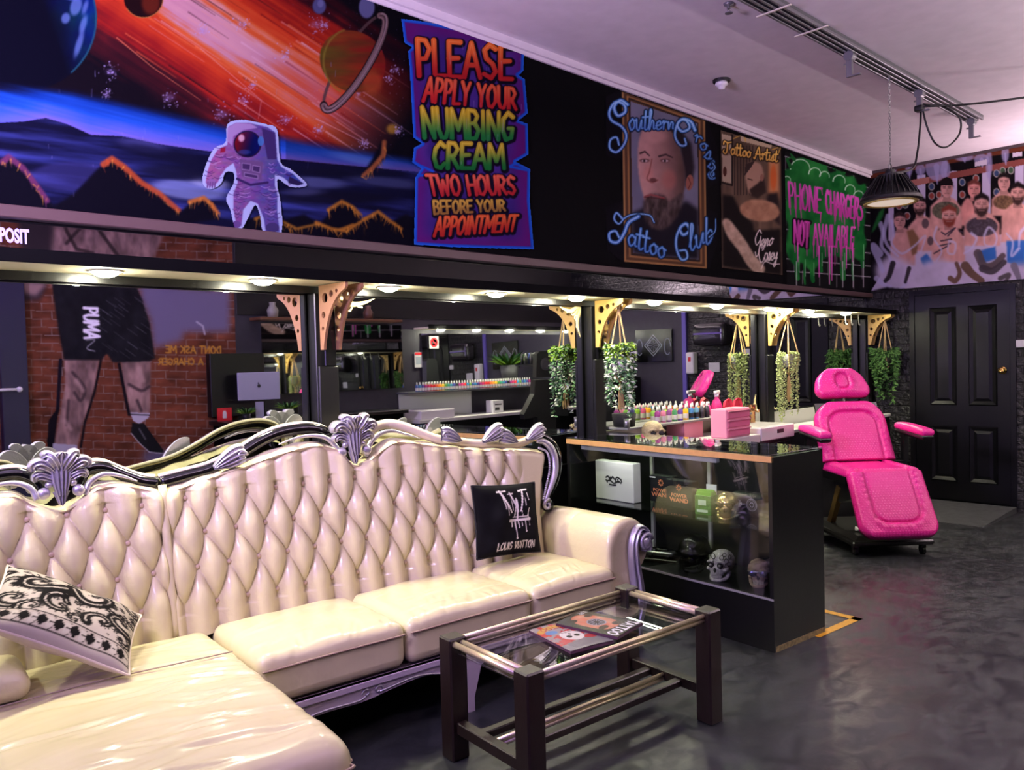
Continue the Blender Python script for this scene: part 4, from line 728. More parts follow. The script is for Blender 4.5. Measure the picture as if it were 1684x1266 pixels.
MB().box(CX0, CX1, CYF, CYF + .012, -.004, .045, .002).build('fascia', black_wall, cb)
MB().box(CX0, CX1, CYF + .012, YM, .018, .045).build('top_board', black_satin, cb)
MB().box(CX0, CX1, .004, YM, -.036, -.001).build('batten', black_satin, cb)
glow = mat('lamp_lens', (255, 255, 250), .4, emit=(255, 250, 222), es=GLOW)
white_ring = mat('white_ring', (232, 228, 214), .4)
ORD = ['first', 'second', 'third', 'fourth', 'fifth', 'sixth', 'seventh', 'eighth', 'ninth', 'tenth', 'eleventh', 'twelfth']
def downlight(x, y, z, label, group, power=8.5, col=(1.0, .96, .66)):
    d = thing('downlight', label, 'downlight', (x, y, z), 0, group)
    MB().lathe([(.056, .0), (.064, .0), (.066, -.003), (.060, -.006), (.052, -.005), (.050, .0)], 28).build('trim_ring', white_ring, d, smooth=True)
    MB().lathe([(.0, -.026), (.020, -.0245), (.036, -.019), (.046, -.011), (.050, -.004), (.050, -.001), (.0, -.001)], 28).build('lens', glow, d, smooth=True)
    l = bpy.data.lights.new('downlight_lamp', 'AREA'); l.shape = 'DISK'; l.size = .09; l.energy = power * LAMPK; l.color = col; l.spread = math.radians(135)
    o = bpy.data.objects.new('downlight_lamp', l); COL.objects.link(o); o.parent = d; o.location = (0, 0, -.029)
lx = [-.25, .40, 1.074, 1.742, 2.437, 3.196, 3.907, 4.755, 5.591, 6.449, 7.182, 8.0]
for i, x in enumerate(lx):
    lab = ('round white downlight in the canopy, %s from the left in view' % ORD[i - 2]) if i > 1 else 'round downlight in the canopy beyond the left edge of view'
    downlight(x, -.145, CZ, lab, 'round downlights under the canopy')

mirror_m = mat('mirror_glass', (226, 230, 230), .015, 1.0)
def mirror(x0, x1, z0, z1, label):
    t = thing('wall_mirror', label, 'mirror', ((x0 + x1) / 2, YM, (z0 + z1) / 2)); a, b = (x1 - x0) / 2, (z1 - z0) / 2
    MB().box(-a, a, 0, .008, -b, b).build('glass', mirror_m, t)
    e = MB()
    for q in (-b, b - .008): e.box(-a, a, -.004, 0, q, q + .008)
    for q in (-a, a - .008): e.box(q, q + .008, -.004, 0, -b, b)
    e.build('edge_strip', mat('dark_edge', (30, 30, 32), .3, .6), t)
    return t
PX = [2.127, 4.243, 6.63, 8.83]
mirror(-.6, 2.06, .80, 1.864, 'large wall mirror behind the cream sofa reflecting a brick mural')
mirror(2.195, 4.165, .80, 1.864, 'wall mirror between the two leftmost canopy posts')
mirror(4.325, 6.53, 1.0, 1.864, 'wall mirror behind the row of ink bottles')
mirror(6.735, 8.73, .98, 1.864, 'wall mirror behind the pink chair')
mirror(-.6, 8.98, 1.946, 2.097, 'narrow dark mirror strip between canopy and murals')
tag(MB().box(4.325, 6.55, .02, YM, .80, .995).box(6.71, 8.75, .02, YM, .80, .975).build('splashback', mat('white_tile', (196, 196, 188), .25)), 'white splashback panel under the mirrors at the far end', 'splashback')

def bracket_plate():
    n = 14; top = [(0, 0), (-.30, 0), (-.30, -.022)]
    arc = [((1 - t) ** 2 * -.30 + 2 * t * (1 - t) * -.10 + t * t * -.04, (1 - t) ** 2 * -.03 + 2 * t * (1 - t) * -.07 + t * t * -.30) for t in np.linspace(.04, 1, n)]
    out = top + arc + [(-.038, -.315), (0, -.315)]
    holes = [(-.068, -.062, .027), (-.140, -.046, .018), (-.200, -.036, .011), (-.047, -.145, .018), (-.036, -.212, .012)]
    return out, holes
def bracket_mesh(name, m, hm, parent, x):
    import bmesh
    out, holes = bracket_plate(); bm = bmesh.new()
    out = [(y * .8, z) for y, z in out]; holes = [(y * .8, z, r * .92) for y, z, r in holes]; ov = [bm.verts.new((0, y, z)) for y, z in out]; E = [bm.edges.new((ov[i], ov[(i + 1) % len(ov)])) for i in range(len(ov))]
    for cy, cz, r in holes:
        hv = [bm.verts.new((0, cy + r * math.cos(a), cz + r * math.sin(a))) for a in np.linspace(0, 2 * PI, 17)[:-1]]
        E += [bm.edges.new((hv[i], hv[(i + 1) % 16])) for i in range(16)]
    bmesh.ops.triangle_fill(bm, use_beauty=True, use_dissolve=False, edges=E)
    r = bmesh.ops.extrude_face_region(bm, geom=list(bm.faces)); bmesh.ops.translate(bm, verts=[v for v in r['geom'] if isinstance(v, bmesh.types.BMVert)], vec=(.014, 0, 0))
    bmesh.ops.recalc_face_normals(bm, faces=bm.faces)
    me = bpy.data.meshes.new(name); bm.to_mesh(me); bm.free(); me.materials.append(m)
    o = link(bpy.data.objects.new(name, me), parent); o.location = (x, 0, 0); return o
gold_paint = mat('gold_paint', (206, 170, 96), .34, .55, bump=.1, scale=70)
copper_paint = mat('copper_paint', (158, 116, 88), .4, .55, bump=.1, scale=70)
PN = ['beside the sofa crest', 'beside the eucalyptus plant', 'beside the string-of-pearls plant', 'in the far corner']
for i, x in enumerate(PX):
    p_ = thing('mirror_post', 'black timber post between mirrors, ' + PN[i], 'post', (x, 0, 0), 0, 'black posts between the mirrors')
    MB().box(-.058, .058, -.03, YM, -.05, CZ - .037, .004).build('shaft', black_satin, p_)
    MB().box(-.02, .045, -.052, -.03, 1.50, CZ - .002, .004).build('upper_block', black_gloss, p_)
    MB().box(-.055, .055, -.05, -.03, -.05, 1.50, .004).build('lower_facing', black_satin, p_)
    for sgn, dx, g in ((-1, -.038, gold_paint), (1, .05, gold_paint)):
        t = thing('shelf_bracket', ('copper' if i == 0 else 'gold') + ' holed arch bracket, %s side, post %s' % ('near' if sgn < 0 else 'far', PN[i]), 'bracket', (x + dx, -.052, CZ - .004), 0, 'pierced arched brackets under the canopy')
        bracket_mesh('plate', copper_paint if i == 0 else g, None, t, -.007)
    # (plates are screwed to the post and carry the canopy)
# gold corner ornaments on the mirrors
def ornament(x, z, sx, sz, label):
    b = MB(); g = mat('gold_leaf', (232, 214, 156), .4)
    A = lambda pts: [(x + sx * p[0], YM - .003, z + sz * p[1]) for p in pts]
    for pts, r in ((cr([(0, 0), (.06, -.012), (.11, -.04), (.19, -.03), (.26, -.004)], 6), [.012] * 20), (cr([(0, 0), (.012, -.06), (.04, -.11), (.03, -.19), (.004, -.26)], 6), [.012] * 20),
                   (cr([(.09, -.03), (.075, -.06), (.10, -.075), (.115, -.05), (.1, -.045)], 6), .006), (cr([(.03, -.09), (.06, -.075), (.075, -.1), (.05, -.115), (.045, -.1)], 6), .006),
                   (cr([(.16, -.03), (.15, -.05), (.18, -.055)], 6), .005), (cr([(.03, -.16), (.05, -.15), (.055, -.18)], 6), .005), ([(0, 0), (.05, -.05), (.06, -.06)], .012)):
        q = A(pts); rr = r if not hasattr(r, '__len__') else list(np.concatenate([np.linspace(.013, .017, len(q) // 2), np.linspace(.017, .002, len(q) - len(q) // 2)]))
        b.tube(q, rr, 6, flat=.25, up=(0, 1, 0))
    return tag(b.build('mirror_ornament', g, smooth=True), label, 'ornament', 'gold scroll ornaments in mirror corners')
ornament(2.215, 1.86, 1, 1, 'gold scroll ornament in the top corner of the mirror beside the sofa crest')
ornament(6.52, 1.01, -.55, -.55, 'small gold scroll ornament in the lower corner of the ink bottle mirror')
ornament(6.75, .99, .55, -.55, 'small gold scroll ornament in the lower corner of the pink chair mirror')
ornament(4.15, 1.86, -.8, .8, 'gold scroll ornament at the top corner left of the eucalyptus plant')
pos = text_mesh('lettering', 'DEPOSIT', .076, mat('lavender_lit_vinyl', (190, 180, 255), .5), None, (.856, YM - .0012, 2.012), depth=.001, bold=.0026, sx=.50, align='RIGHT')  # white letters; the lavender light on them is put into their colour
pos.name = 'vinyl_lettering'; tag(pos, 'white vinyl capital letters, painted lavender as lit, ending POSIT on the dark mirror strip', 'lettering')
PGAIN = 1.0

# ------------------------------------------------------------------ hang / lay the paintings on their walls
pm = paint_mat('mural_paint', .46 * PGAIN); pm_b = paint_mat('banner_paint', .72 * PGAIN); pm_r = paint_mat('far_mural_paint', 1.2 * PGAIN); pm_f = paint_mat('brick_mural_paint', 1.9 * PGAIN); pm_e = paint_mat('end_mural_paint', .98 * PGAIN)
tag(wall_panel('space_mural', paint_space(), .25, 2.80, ZT, H - .07, .0035, -.004, pm), 'space mural with planets, red comet blaze and blue mountain horizon', 'mural')
OUT_A = cr([(374, 204), (400, 197), (440, 205), (456, 214), (461, 266), (478, 278), (503, 300), (500, 307), (476, 307), (457, 294), (457, 312), (461, 330), (463, 382), (434, 383), (428, 356), (420, 337), (408, 358), (397, 377), (386, 373), (379, 345), (372, 326), (384, 302), (384, 284), (370, 284), (364, 302), (346, 311), (333, 301), (337, 276), (352, 244), (371, 234)], 3, True)
tag(wall_panel('astronaut_painting', paint_astronaut(), 1.38, 1.90, ZT - .03, 2.8, .0028, -.012, pm, OUT_A), 'spacewalking astronaut cut-out with pale outline at the foot of the space mural', 'painting')
tag(wall_panel('text_banner', paint_banner(), 2.45, 3.55, ZT - .04, H - .07, .0034, -.016, pm_b, BANNER_OUT), 'purple painted banner with blue torn edge asking clients to apply numbing cream', 'sign')
tag(wall_panel('portrait_mural', paint_portrait(), 4.25, 5.80, ZT, 3.40, .0045, -.004, pm_r, [(996, 160), (1020, 146), (1162, 190), (1182, 250), (1182, 300), (1164, 310), (1166, 345), (1180, 350), (1180, 400), (1166, 442), (1024, 431), (998, 410), (996, 340), (1024, 330), (1022, 262), (996, 256)]), 'gilt-framed portrait mural of a bearded man with blue script lettering', 'mural')
tag(wall_panel('poster_mural', paint_artist(), 5.75, 7.25, ZT, 3.4, .005, -.006, pm_r, [(1185, 214), (1284, 243), (1287, 452), (1187, 440)]), 'sepia mural of a tattooist at work, titled in gold letters', 'mural')
tag(wall_panel('graffiti_notice', paint_charger(), 7.05, 9.005, ZT, 3.38, .0055, -.004, pm_r), 'green slime graffiti with pink dripping letters refusing phone chargers', 'mural')
tag(wall_panel('group_mural', paint_group(), -1.66, -.005, 2.172, H - .03, .005, XE - .004, pm_e, plane='x'), 'mural of shirtless tattooed men in white smoke above the black door', 'mural')
box_m = wall_panel('brick_mural', paint_boxer(), 1.15, 3.74, .45, 3.3, .007, YO + .004, pm_f, mirror=True)
tag(box_m, 'brick mural of a boxer in black shorts, seen in the mirror', 'mural')

# ------------------------------------------------------------------ soft shapes
def rbox(mb, hx, hy, hz, r, n=10, crown=0.0, fn=None, c=(0, 0, 0), crown_b=0.0):
    def axis(h, rr):
        rr = min(rr, h * .98); a = np.linspace(0, 1, 5)[:-1]; L = -h + rr * (1 - np.cos(a * PI / 2)); mid = np.linspace(-h + rr, h - rr, n)
        return np.concatenate([L, mid, -L[::-1]])
    X, Y, Z = axis(hx, r), axis(hy, r), axis(hz, min(r, hz * .98))
    H_ = np.array((hx, hy, hz)); R_ = min(r, hz * .98)
    for ax in range(3):
        o = [a for a in range(3) if a != ax]; A = [X, Y, Z]
        for sg in (-1, 1):
            G0, G1 = np.meshgrid(A[o[0]], A[o[1]], indexing='ij'); P = np.zeros(G0.shape + (3,)); P[..., o[0]] = G0; P[..., o[1]] = G1; P[..., ax] = sg * H_[ax]
            q = np.clip(P, -(H_ - R_), H_ - R_); d = P - q; nn = np.linalg.norm(d, axis=-1, keepdims=True); P = q + d / np.maximum(nn, 1e-9) * R_
            u, v = P[..., 0] / hx, P[..., 1] / hy; k = np.clip((1 - u ** 2) * (1 - v ** 2), 0, 1)
            P[..., 2] += np.where(P[..., 2] > 0, crown * k ** .7, -crown_b * k ** .7) * np.clip(np.abs(P[..., 2]) / hz, 0, 1)
            if fn is not None: P = fn(P)
            P = P + np.array(c); mb.grid(P if (sg > 0) ^ (ax == 1) else P[::-1])
    return mb
def weld(o, d=1e-4):
    import bmesh
    bm = bmesh.new(); bm.from_mesh(o.data); bmesh.ops.remove_doubles(bm, verts=bm.verts, dist=d); bmesh.ops.recalc_face_normals(bm, faces=bm.faces); bm.to_mesh(o.data); bm.free(); return o
def leafblade(mb, path, wd, th, ridges=3, y=0.0, curl=0.0, M=25, tip=.15, lift=None):
    """Carved leaf: a curved ribbed blade in the x-z plane, facing -y."""
    P = np.array(cr(path, 5)); n = len(P); T = np.gradient(P, axis=0); T /= np.linalg.norm(T, axis=1)[:, None] + 1e-9; Nn = np.stack([-T[:, 1], T[:, 0]], -1); G = np.zeros((n, M, 3)); u = np.linspace(-1, 1, M)
    for i in range(n):
        t = i / (n - 1); w_ = wd * (math.sin(PI * min(max(.12 + .88 * t * (1 - tip), 0), 1)) ** .6 if not callable(wd) else 1) if not callable(wd) else wd(t)
        lf = lift(t) if lift else curl * t * t
        G[i, :, 0] = P[i, 0] + Nn[i, 0] * u * w_; G[i, :, 2] = P[i, 1] + Nn[i, 1] * u * w_
        G[i, :, 1] = y - lf - th * np.sqrt(np.clip(1 - u * u, 0, 1)) * (1 + .45 * np.cos(ridges * PI * u))
    mb.grid(G)
    B = G.copy(); B[:, :, 1] = y; mb.grid(B[:, ::-1])
    for a, b in ((G[:, 0], B[:, 0]), (B[:, -1], G[:, -1])): mb.grid(np.stack([a, b], 1))
    return mb

# ------------------------------------------------------------------ corner sofa
leather = mat('pearl_leather', (205, 195, 154), .30, bump=.18, scale=55, coat=.22, detail=6)
leather_w = mat('creased_pearl_leather', (205, 195, 154), .27, bump=1.0, scale=2.4, coat=.2, detail=2.2, stretch=(1.2, 4.2, 1))
frame_black = mat('black_lacquer', (8, 8, 9), .12, coat=.5)
silver = mat('silver_leaf_paint', (206, 202, 210), .30, .72, bump=.12, scale=90)
cream_wood = mat('cream_lacquer', (226, 212, 184), .32, bump=.06, scale=60)
SA = math.radians(-5.7)
sofa = thing('corner_sofa', 'cream button-tufted leather corner sofa with black and silver carved frame', 'sofa', (1.27, -.35, 0), SA)
TB = lambda z: .03 + (z - .45) * .18
RZ2, PH2 = [.97, .826, .689, .54], [.037, .0395, .062, .0625]
RZ1, PH1 = [.962, .824, .693, .556], [0.0, .005, .023, .033]
TOP2 = cr([(-.045, 1.012), (.106, 1.048), (.29, 1.088), (.46, 1.13), (.62, 1.15), (.735, 1.115), (.80, 1.045), (.872, 1.045), (.964, 1.10), (1.054, 1.131), (1.226, 1.10), (1.389, 1.07), (1.6, 1.039), (1.85, 1.017), (2.01, .985)], 8)
TOP1 = cr([(-.82, 1.0), (-.75, 1.035), (-.655, 1.065), (-.56, 1.064), (-.494, 1.018), (-.416, .988), (-.335, 1.026), (-.274, 1.064), (-.166, 1.054), (-.077, 1.022), (-.053, 1.012)], 8)
def tuft(S, Z, rz, ph, p, s_end=None):
    zz = np.clip(Z, rz[-1], rz[0]); r = np.interp(-zz, [-a for a in rz], range(len(rz))); phi = np.interp(-zz, [-a for a in rz], ph)
    u = (S - phi) / p; A, B = u + r / 2, u - r / 2
    h = np.abs(np.sin(PI * A) * np.sin(PI * B)) ** .52
    da, db = A - np.round(A), B - np.round(B); g = np.exp(-((da + db) ** 2 * .25 * p * p + (da - db) ** 2 * .25 * .3 * p * p * 4) / .00042)
    inr = (Z < rz[0] + .03) & (Z > rz[-1] - .03); h = h * .043 - g * .012 * inr
    k = np.clip((Z - rz[0]) / .1, 0, 1); h = h * (1 - k * .35) + .012 * k
    if s_end is not None:
        k = np.clip((S - s_end) / .09, 0, 1); h = h * (1 - k) + .022 * k
    return h
def back_panel(name, top, s0, s1, rz, ph, p, ns, nz, s_end=None, smax=None):
    T = np.array(top); Sn = np.linspace(s0, s1, ns); zt = np.interp(Sn, T[:, 0], T[:, 1]); v = np.concatenate([np.linspace(0, .9, nz - 14), np.linspace(.9, 1, 15)[1:]]); G = np.zeros((len(v) + 5, ns, 3))
    S = np.tile(Sn, (len(v), 1)); Z = .43 + v[:, None] * (zt[None] - .43)
    if smax: S = np.where(S > 1.7, 1.7 + (S - 1.7) * (np.interp(Z, *smax) - 1.7) / (s1 - 1.7), S)
    h = tuft(S, Z, rz, ph, p, s_end); e = (zt[None] - Z); rr = .045; ro = np.clip(1 - e / rr, 0, 1); h = h - .05 * (1 - np.sqrt(np.clip(1 - ro * ro, 0, 1)))
    for edge in (S - s0, (S[:, -1:] - S)): ro = np.clip(1 - edge / .03, 0, 1); h = h - .035 * (1 - np.sqrt(np.clip(1 - ro * ro, 0, 1)))
    G[:len(v), :, 0] = S; G[:len(v), :, 1] = TB(Z) - h; G[:len(v), :, 2] = Z
    for k in range(5): G[len(v) + k, :, 0] = S[-1]; G[len(v) + k, :, 1] = TB(zt) - h[-1] + .018 * (k + 1); G[len(v) + k, :, 2] = zt + (.004, .004, .0, -.008, -.02)[k]
    V = G.reshape(-1, 3); return np_mesh(name, V, grid_faces(*G.shape[:2]), leather, sofa)
back_panel('tufted_back', TOP2, -.045, 2.01, RZ2, PH2, .129, 520, 150, 1.735, ([.43, .667, .83, .976, 1.1], [1.90, 1.91, 1.95, 2.009, 2.015]))
back_panel('tufted_back', TOP1, -.82, -.053, RZ1, PH1, .132, 200, 150)
btn = mat('leather_button', (188, 166, 142), .35)
BT = []
for rz, ph, p, a, b in ((RZ2, PH2, .129, 0.02, 1.74), (RZ1, PH1, .132, -.80, -.10)):
    for k, z in enumerate(rz):
        for n in range(-12, 20):
            s_ = ph[k] + (n + k / 2) * p
            if a < s_ < b: BT.append((s_, z))
b0 = None
for s_, z in BT:
    if b0 is None:
        b0 = MB().ell((0, 0, 0), (.0105, .006, .0105), 12, 8).build('button', btn, sofa, smooth=True); o = b0
    else:
        o = b0.copy(); COL.objects.link(o); o.parent = sofa
    o.location = (s_, TB(z) + .004, z)
# outside back of both sections
def outer_back(top):
    T = np.array(top)[::3]; G = np.stack([np.stack([T[:, 0], TB(np.full(len(T), z_)) + .095 + (0 if i else -.01), np.where(i == 1, T[:, 1] - .012, .12)], -1) for i, z_ in ((0, .3), (1, .8))], 0)
    G2 = np.stack([G[0], G[0] * (1, 1, 0) + (0, .02, .5), G[1] + (0, -.03, -.03), G[1] + (0, -.075, 0)], 0); b = MB().grid(G2); return b
for t_ in (TOP2, TOP1): outer_back(t_).build('outer_back', mat('plain_back_leather', (216, 196, 180), .4), sofa, smooth=True)
# carved frame
def rail(pts, r, m, n=10, flat=.8, nm='top_rail', dt=.03, smoothn=8):
    P = cr([(x, TB(z) + dt, z) for x, z in pts], smoothn); rr = r if hasattr(r, '__len__') else r
    return MB().tube(P, rr if not hasattr(rr, '__len__') else np.interp(np.linspace(0, 1, len(P)), np.linspace(0, 1, len(rr)), rr), n, flat=flat, up=(0, 1, 0)).build(nm, m, sofa, smooth=True)
for nm, pts, r in (('top_rail', [(-.80, 1.04), (-.72, 1.09), (-.62, 1.125), (-.54, 1.128), (-.49, 1.10), (-.47, 1.06)], .024), ('top_rail', [(-.345, 1.06), (-.33, 1.10), (-.30, 1.125), (-.25, 1.122), (-.19, 1.09), (-.12, 1.055), (-.06, 1.04)], .024),
                   ('top_rail', [(-.045, 1.04), (.05, 1.055), (.145, 1.07), (.22, 1.095), (.30, 1.13), (.39, 1.175), (.48, 1.203), (.58, 1.213), (.66, 1.205), (.725, 1.175), (.762, 1.12), (.775, 1.06)], .026)):
    o = rail(pts, r, frame_black); o['label'] = 'black lacquered top rail'
    rail([(x, z + .022) for x, z in pts], .012, cream_wood, nm='rail_edge', dt=.055)['label'] = 'cream edge of the rail'
rail([(.875, 1.07), (.90, 1.13), (.95, 1.185), (1.02, 1.205), (1.09, 1.198), (1.18, 1.165), (1.26, 1.13), (1.33, 1.105), (1.44, 1.085), (1.56, 1.065), (1.70, 1.055), (1.80, 1.04), (1.88, 1.045), (1.95, 1.065)], .024, cream_wood)['label'] = 'cream lacquered top rail'
rail([(.885, 1.06), (.915, 1.12), (.97, 1.16), (1.04, 1.172), (1.12, 1.15), (1.2, 1.122)], [.012, .014, .012, .009, .006, .003], silver, nm='beading', dt=.005)
rail([(.755, 1.06), (.735, 1.12), (.69, 1.165), (.62, 1.182), (.54, 1.176), (.46, 1.155)], [.012, .014, .012, .009, .006, .003], silver, nm='beading', dt=.005)
rail([(-.33, 1.03), (-.31, 1.075), (-.26, 1.10), (-.2, 1.088), (-.14, 1.06)], [.012, .012, .01, .007, .003], silver, nm='beading', dt=.0)
rail([(-.49, 1.03), (-.51, 1.075), (-.56, 1.10), (-.63, 1.096), (-.7, 1.075)], [.012, .012, .01, .007, .003], silver, nm='beading', dt=.0)
o = rail([(1.965, 1.075), (2.03, 1.06), (2.085, 1.01), (2.105, .94), (2.09, .87), (2.05, .80), (2.005, .745), (1.97, .70)], [.016, .026, .03, .032, .03, .028, .024, .02], frame_black, nm='end_scroll_rail', dt=.02); o['label'] = 'black curved end of the back'
rail([(1.95, 1.05), (2.0, 1.04), (2.045, 1.0), (2.062, .94), (2.05, .87), (2.01, .80), (1.97, .745), (1.935, .69)], [.012, .018, .022, .022, .02, .018, .014, .01], silver, nm='end_inner_rail', dt=-.012)
bd = MB()
for p in cr([(1.955, 1.01), (2.005, .985), (2.018, .94), (2.005, .87), (1.97, .80), (1.935, .73)], 6): bd.ell((p[0], TB(p[1]) - .014, p[1]), (.007, .007, .007), 8, 6)
bd.build('beading', silver, sofa, smooth=True)
sp = MB().tube([(1.955 + (.034 - .0026 * k) * math.cos(k * .55 + 1.2), TB(.69) - .02, .695 + (.034 - .0026 * k) * math.sin(k * .55 + 1.2)) for k in range(13)], .010, 8).build('end_volute', silver, sofa, smooth=True)
MB().lathe([(.0, 0), (.034, 0), (.036, .02), (.03, .05), (.0, .05)], 18, c=(1.965, TB(.69) - .02, .692), axis='y').build('volute_disc', frame_black, sofa, smooth=True)

def crest(s0, z0, k, name='crest_ornament'):
    c_ = thing(name + '_group', None, None) if False else None
    b = MB(); t0 = TB(z0) - .015
    def L(pts, w_, th, ri=3, y=0.0, lift=None): leafblade(b, [(s0 + x * k, z0 + z * k) for x, z in pts], w_ if callable(w_) else w_ * k, th * k, ri, t0 + y * k, lift=lift)
    for sg in (-1, 1):
        L([(sg * .02, .03), (sg * .06, .075), (sg * .105, .10), (sg * .135, .085), (sg * .13, .06)], .034, .03, 3, .0, lambda t: .03 * math.sin(t * PI))
        L([(sg * .015, -.02), (sg * .055, .01), (sg * .10, .03), (sg * .125, .02), (sg * .118, -.002)], .026, .024, 3, .01, lambda t: .02 * math.sin(t * PI))
        L([(sg * .01, .05), (sg * .035, .10), (sg * .068, .142), (sg * .09, .13)], .034, .03, 3, -.01, lambda t: .035 * math.sin(t * PI))
        b.ell((s0 + sg * .088 * k, t0 - .016 * k, z0 - .072 * k), (.034 * k, .024 * k, .034 * k), 14, 10); b.ell((s0 + sg * .062 * k, t0 - .016 * k, z0 - .026 * k), (.02 * k, .018 * k, .02 * k), 12, 8)
    L([(0, -.09), (0, -.02), (0, .06), (0, .125), (0, .16)], lambda t: k * (.026 + .034 * math.sin(t * 2.4)) * math.sqrt(max(0, 1 - t ** 7)) + .001, .034, 5, -.01, lambda t: k * (.010 + .11 * max(0, t - .5) ** 1.5))
    L([(0, -.07), (0, -.10), (0, -.135), (0, -.15)], lambda t: k * (.04 * (1 - t) + .006), .026, 4, -.012)
    return weld(b.build(name, silver, sofa, smooth=True))
crest(.815, 1.147, .74)['label'] = 'tall silver acanthus crest at the middle'
crest(-.412, 1.100, .66)['label'] = 'silver shell crest over the chaise'
def shell(s0, z0, k, sg):
    b = MB(); t0 = TB(z0) - .01
    leafblade(b, [(s0 - sg * .10 * k, z0 - .03 * k), (s0 - sg * .04 * k, z0 + .0 * k), (s0 + sg * .03 * k, z0 + .03 * k), (s0 + sg * .075 * k, z0 + .035 * k)], lambda t: k * (.012 + .052 * math.sin(t * 2.2)), .03 * k, 5, t0, lift=lambda t: .012 * math.sin(PI * t))
    b.tube([(s0 + sg * k * (.05 + (.032 - .003 * i) * math.cos(i * .6)), t0 - .04 * k, z0 + k * (.028 + (.032 - .003 * i) * math.sin(i * .6))) for i in range(11)], .008 * k, 6)
    return weld(b.build('shell_ornament', silver, sofa, smooth=True))
shell(.235, 1.105, .75, 1); shell(1.365, 1.112, .66, -1); shell(1.65, 1.10, .75, 1); shell(1.735, 1.075, .66, -1); shell(1.945, 1.085, .7, 1)

# seats, chaise, arm
def creases(seed, n, S0, S1, T0, T1, ang=0.0, dep=.005, lo=.14, hi=.5):
    r = np.random.RandomState(seed); W_ = [(r.uniform(S0, S1), r.uniform(T0, T1), r.normal(ang, .16), r.uniform(lo, hi), r.uniform(.006, .014), r.uniform(.4, 1) * dep, r.uniform(-.6, .6)) for _ in range(n)]
    def f(P):
        h = 0
        for s_, t_, a, L, w_, d_, k in W_:
            u = (P[..., 0] - s_) * math.cos(a) + (P[..., 1] - t_) * math.sin(a); v = -(P[..., 0] - s_) * math.sin(a) + (P[..., 1] - t_) * math.cos(a) - k * u * u
            e = np.exp(-(u / L) ** 4); h = h + d_ * e * (-np.exp(-(v / w_) ** 2) + .75 * np.exp(-((v - 1.7 * w_) / (1.2 * w_)) ** 2))
        P[..., 2] += h * np.clip(P[..., 2] / .05, 0, 1); return P
    return f
def both(f, g): return lambda P: g(f(P))
def wrk(seed, a=.006):
    r = np.random.RandomState(seed); ks = [(r.uniform(8, 30), r.uniform(-25, 25), r.uniform(0, 6)) for _ in range(7)]
    def f(P):
        w_ = sum(np.sin(k * P[..., 0] + q * P[..., 1] + o) for k, q, o in ks) / 7; P[..., 2] += a * w_ * np.clip(P[..., 2] / .05, 0, 1); return P
    return f
for i, (a, b) in enumerate(((.085, .70), (.704, 1.37), (1.374, 1.915))):
    o = rbox(MB(), (b - a) / 2, .27, .092, .045, 64, .022, both(wrk(i), both(creases(30 + i, 16, -.33, .33, -.27, -.12, 1.2, .0035, .03, .08), creases(60 + i, 9, -.3, .3, -.2, .2, .1, .0028, .06, .2))), ((a + b) / 2, -.235, .362)).build('seat_cushion', mat('soft_seat_leather', (205, 195, 154), .28, bump=.6, scale=9, coat=.2, detail=2.5, stretch=(1.3, .8, 1)), sofa, smooth=True); weld(o)
    pts = [(a + .012, -.507, .408), (a + .05, -.509, .408), ((a + b) / 2, -.509, .410), (b - .05, -.509, .408), (b - .012, -.507, .408)]
    MB().tube(cr(pts, 5), .0045, 6).build('piping', mat('piping', (150, 128, 110), .4), sofa, smooth=True)
o = rbox(MB(), .435, .655, .125, .075, 120, .03, both(wrk(9, .008), both(creases(5, 46, -.25, .42, -.62, .5, -.12, .0052, .05, .26), creases(8, 14, .1, .43, -.3, .62, -.3, .006, .05, .16))), (-.355, -.62, .325)).build('chaise_cushion', leather_w, sofa, smooth=True); weld(o)
MB().tube(cr([(.079, -.10, .372), (.079, -1.10, .372), (.062, -1.235, .372), (-.02, -1.276, .372), (-.75, -1.276, .372)], 6), .0045, 6).build('piping', MATS['piping'], sofa, smooth=True)
MB().tube([(-.049, TB(z) - .004, z) for z in np.linspace(.44, 1.035, 12)], .017, 8).build('welt', leather, sofa, smooth=True)
MB().tube([(-.78, -.40, .479), (-.4, -.40, .487), (.03, -.40, .474)], .0025, 5).build('seam', mat('seam_thread', (150, 132, 116), .6), sofa)
# arm
A = [(1.905, .27), (1.902, .40), (1.897, .52)] + [(2.05 + .152 * math.cos(t), .53 + .150 * math.sin(t)) for t in np.linspace(PI, -1.0, 18)] + [(2.10, .36), (2.09, .27)]
ctr = np.array((2.03, .48)); R_ = []
for t_, k in ((-.462, .70), (-.468, .86), (-.460, .96), (-.44, 1.0), (-.3, 1.0), (-.15, .99), (-.142, .975), (-.134, .99), (0.0, .985), (.11, .96)):
    R_.append([(ctr[0] + (p[0] - ctr[0]) * k, t_, ctr[1] + (p[1] - ctr[1]) * (k if p[1] > .3 else 1)) for p in A])
MB().loft(R_, True, True).build('armrest', leather, sofa, smooth=True)
b = MB(); leafblade(b, [(2.165, .50), (2.155, .59), (2.10, .615), (2.065, .55), (2.07, .44), (2.09, .33), (2.10, .22), (2.07, .12), (2.09, .02)], lambda t: .036 - .010 * math.sin(t * 6), .03, 3, -.47)
b.tube([(2.135 + (.052 - .0032 * i) * math.cos(i * .5 + .3), -.505, .545 + (.052 - .0032 * i) * math.sin(i * .5 + .3)) for i in range(16)], .012, 8); b.ell((2.135, -.50, .545), (.03, .02, .03))
weld(b.build('arm_scroll', silver, sofa, smooth=True))
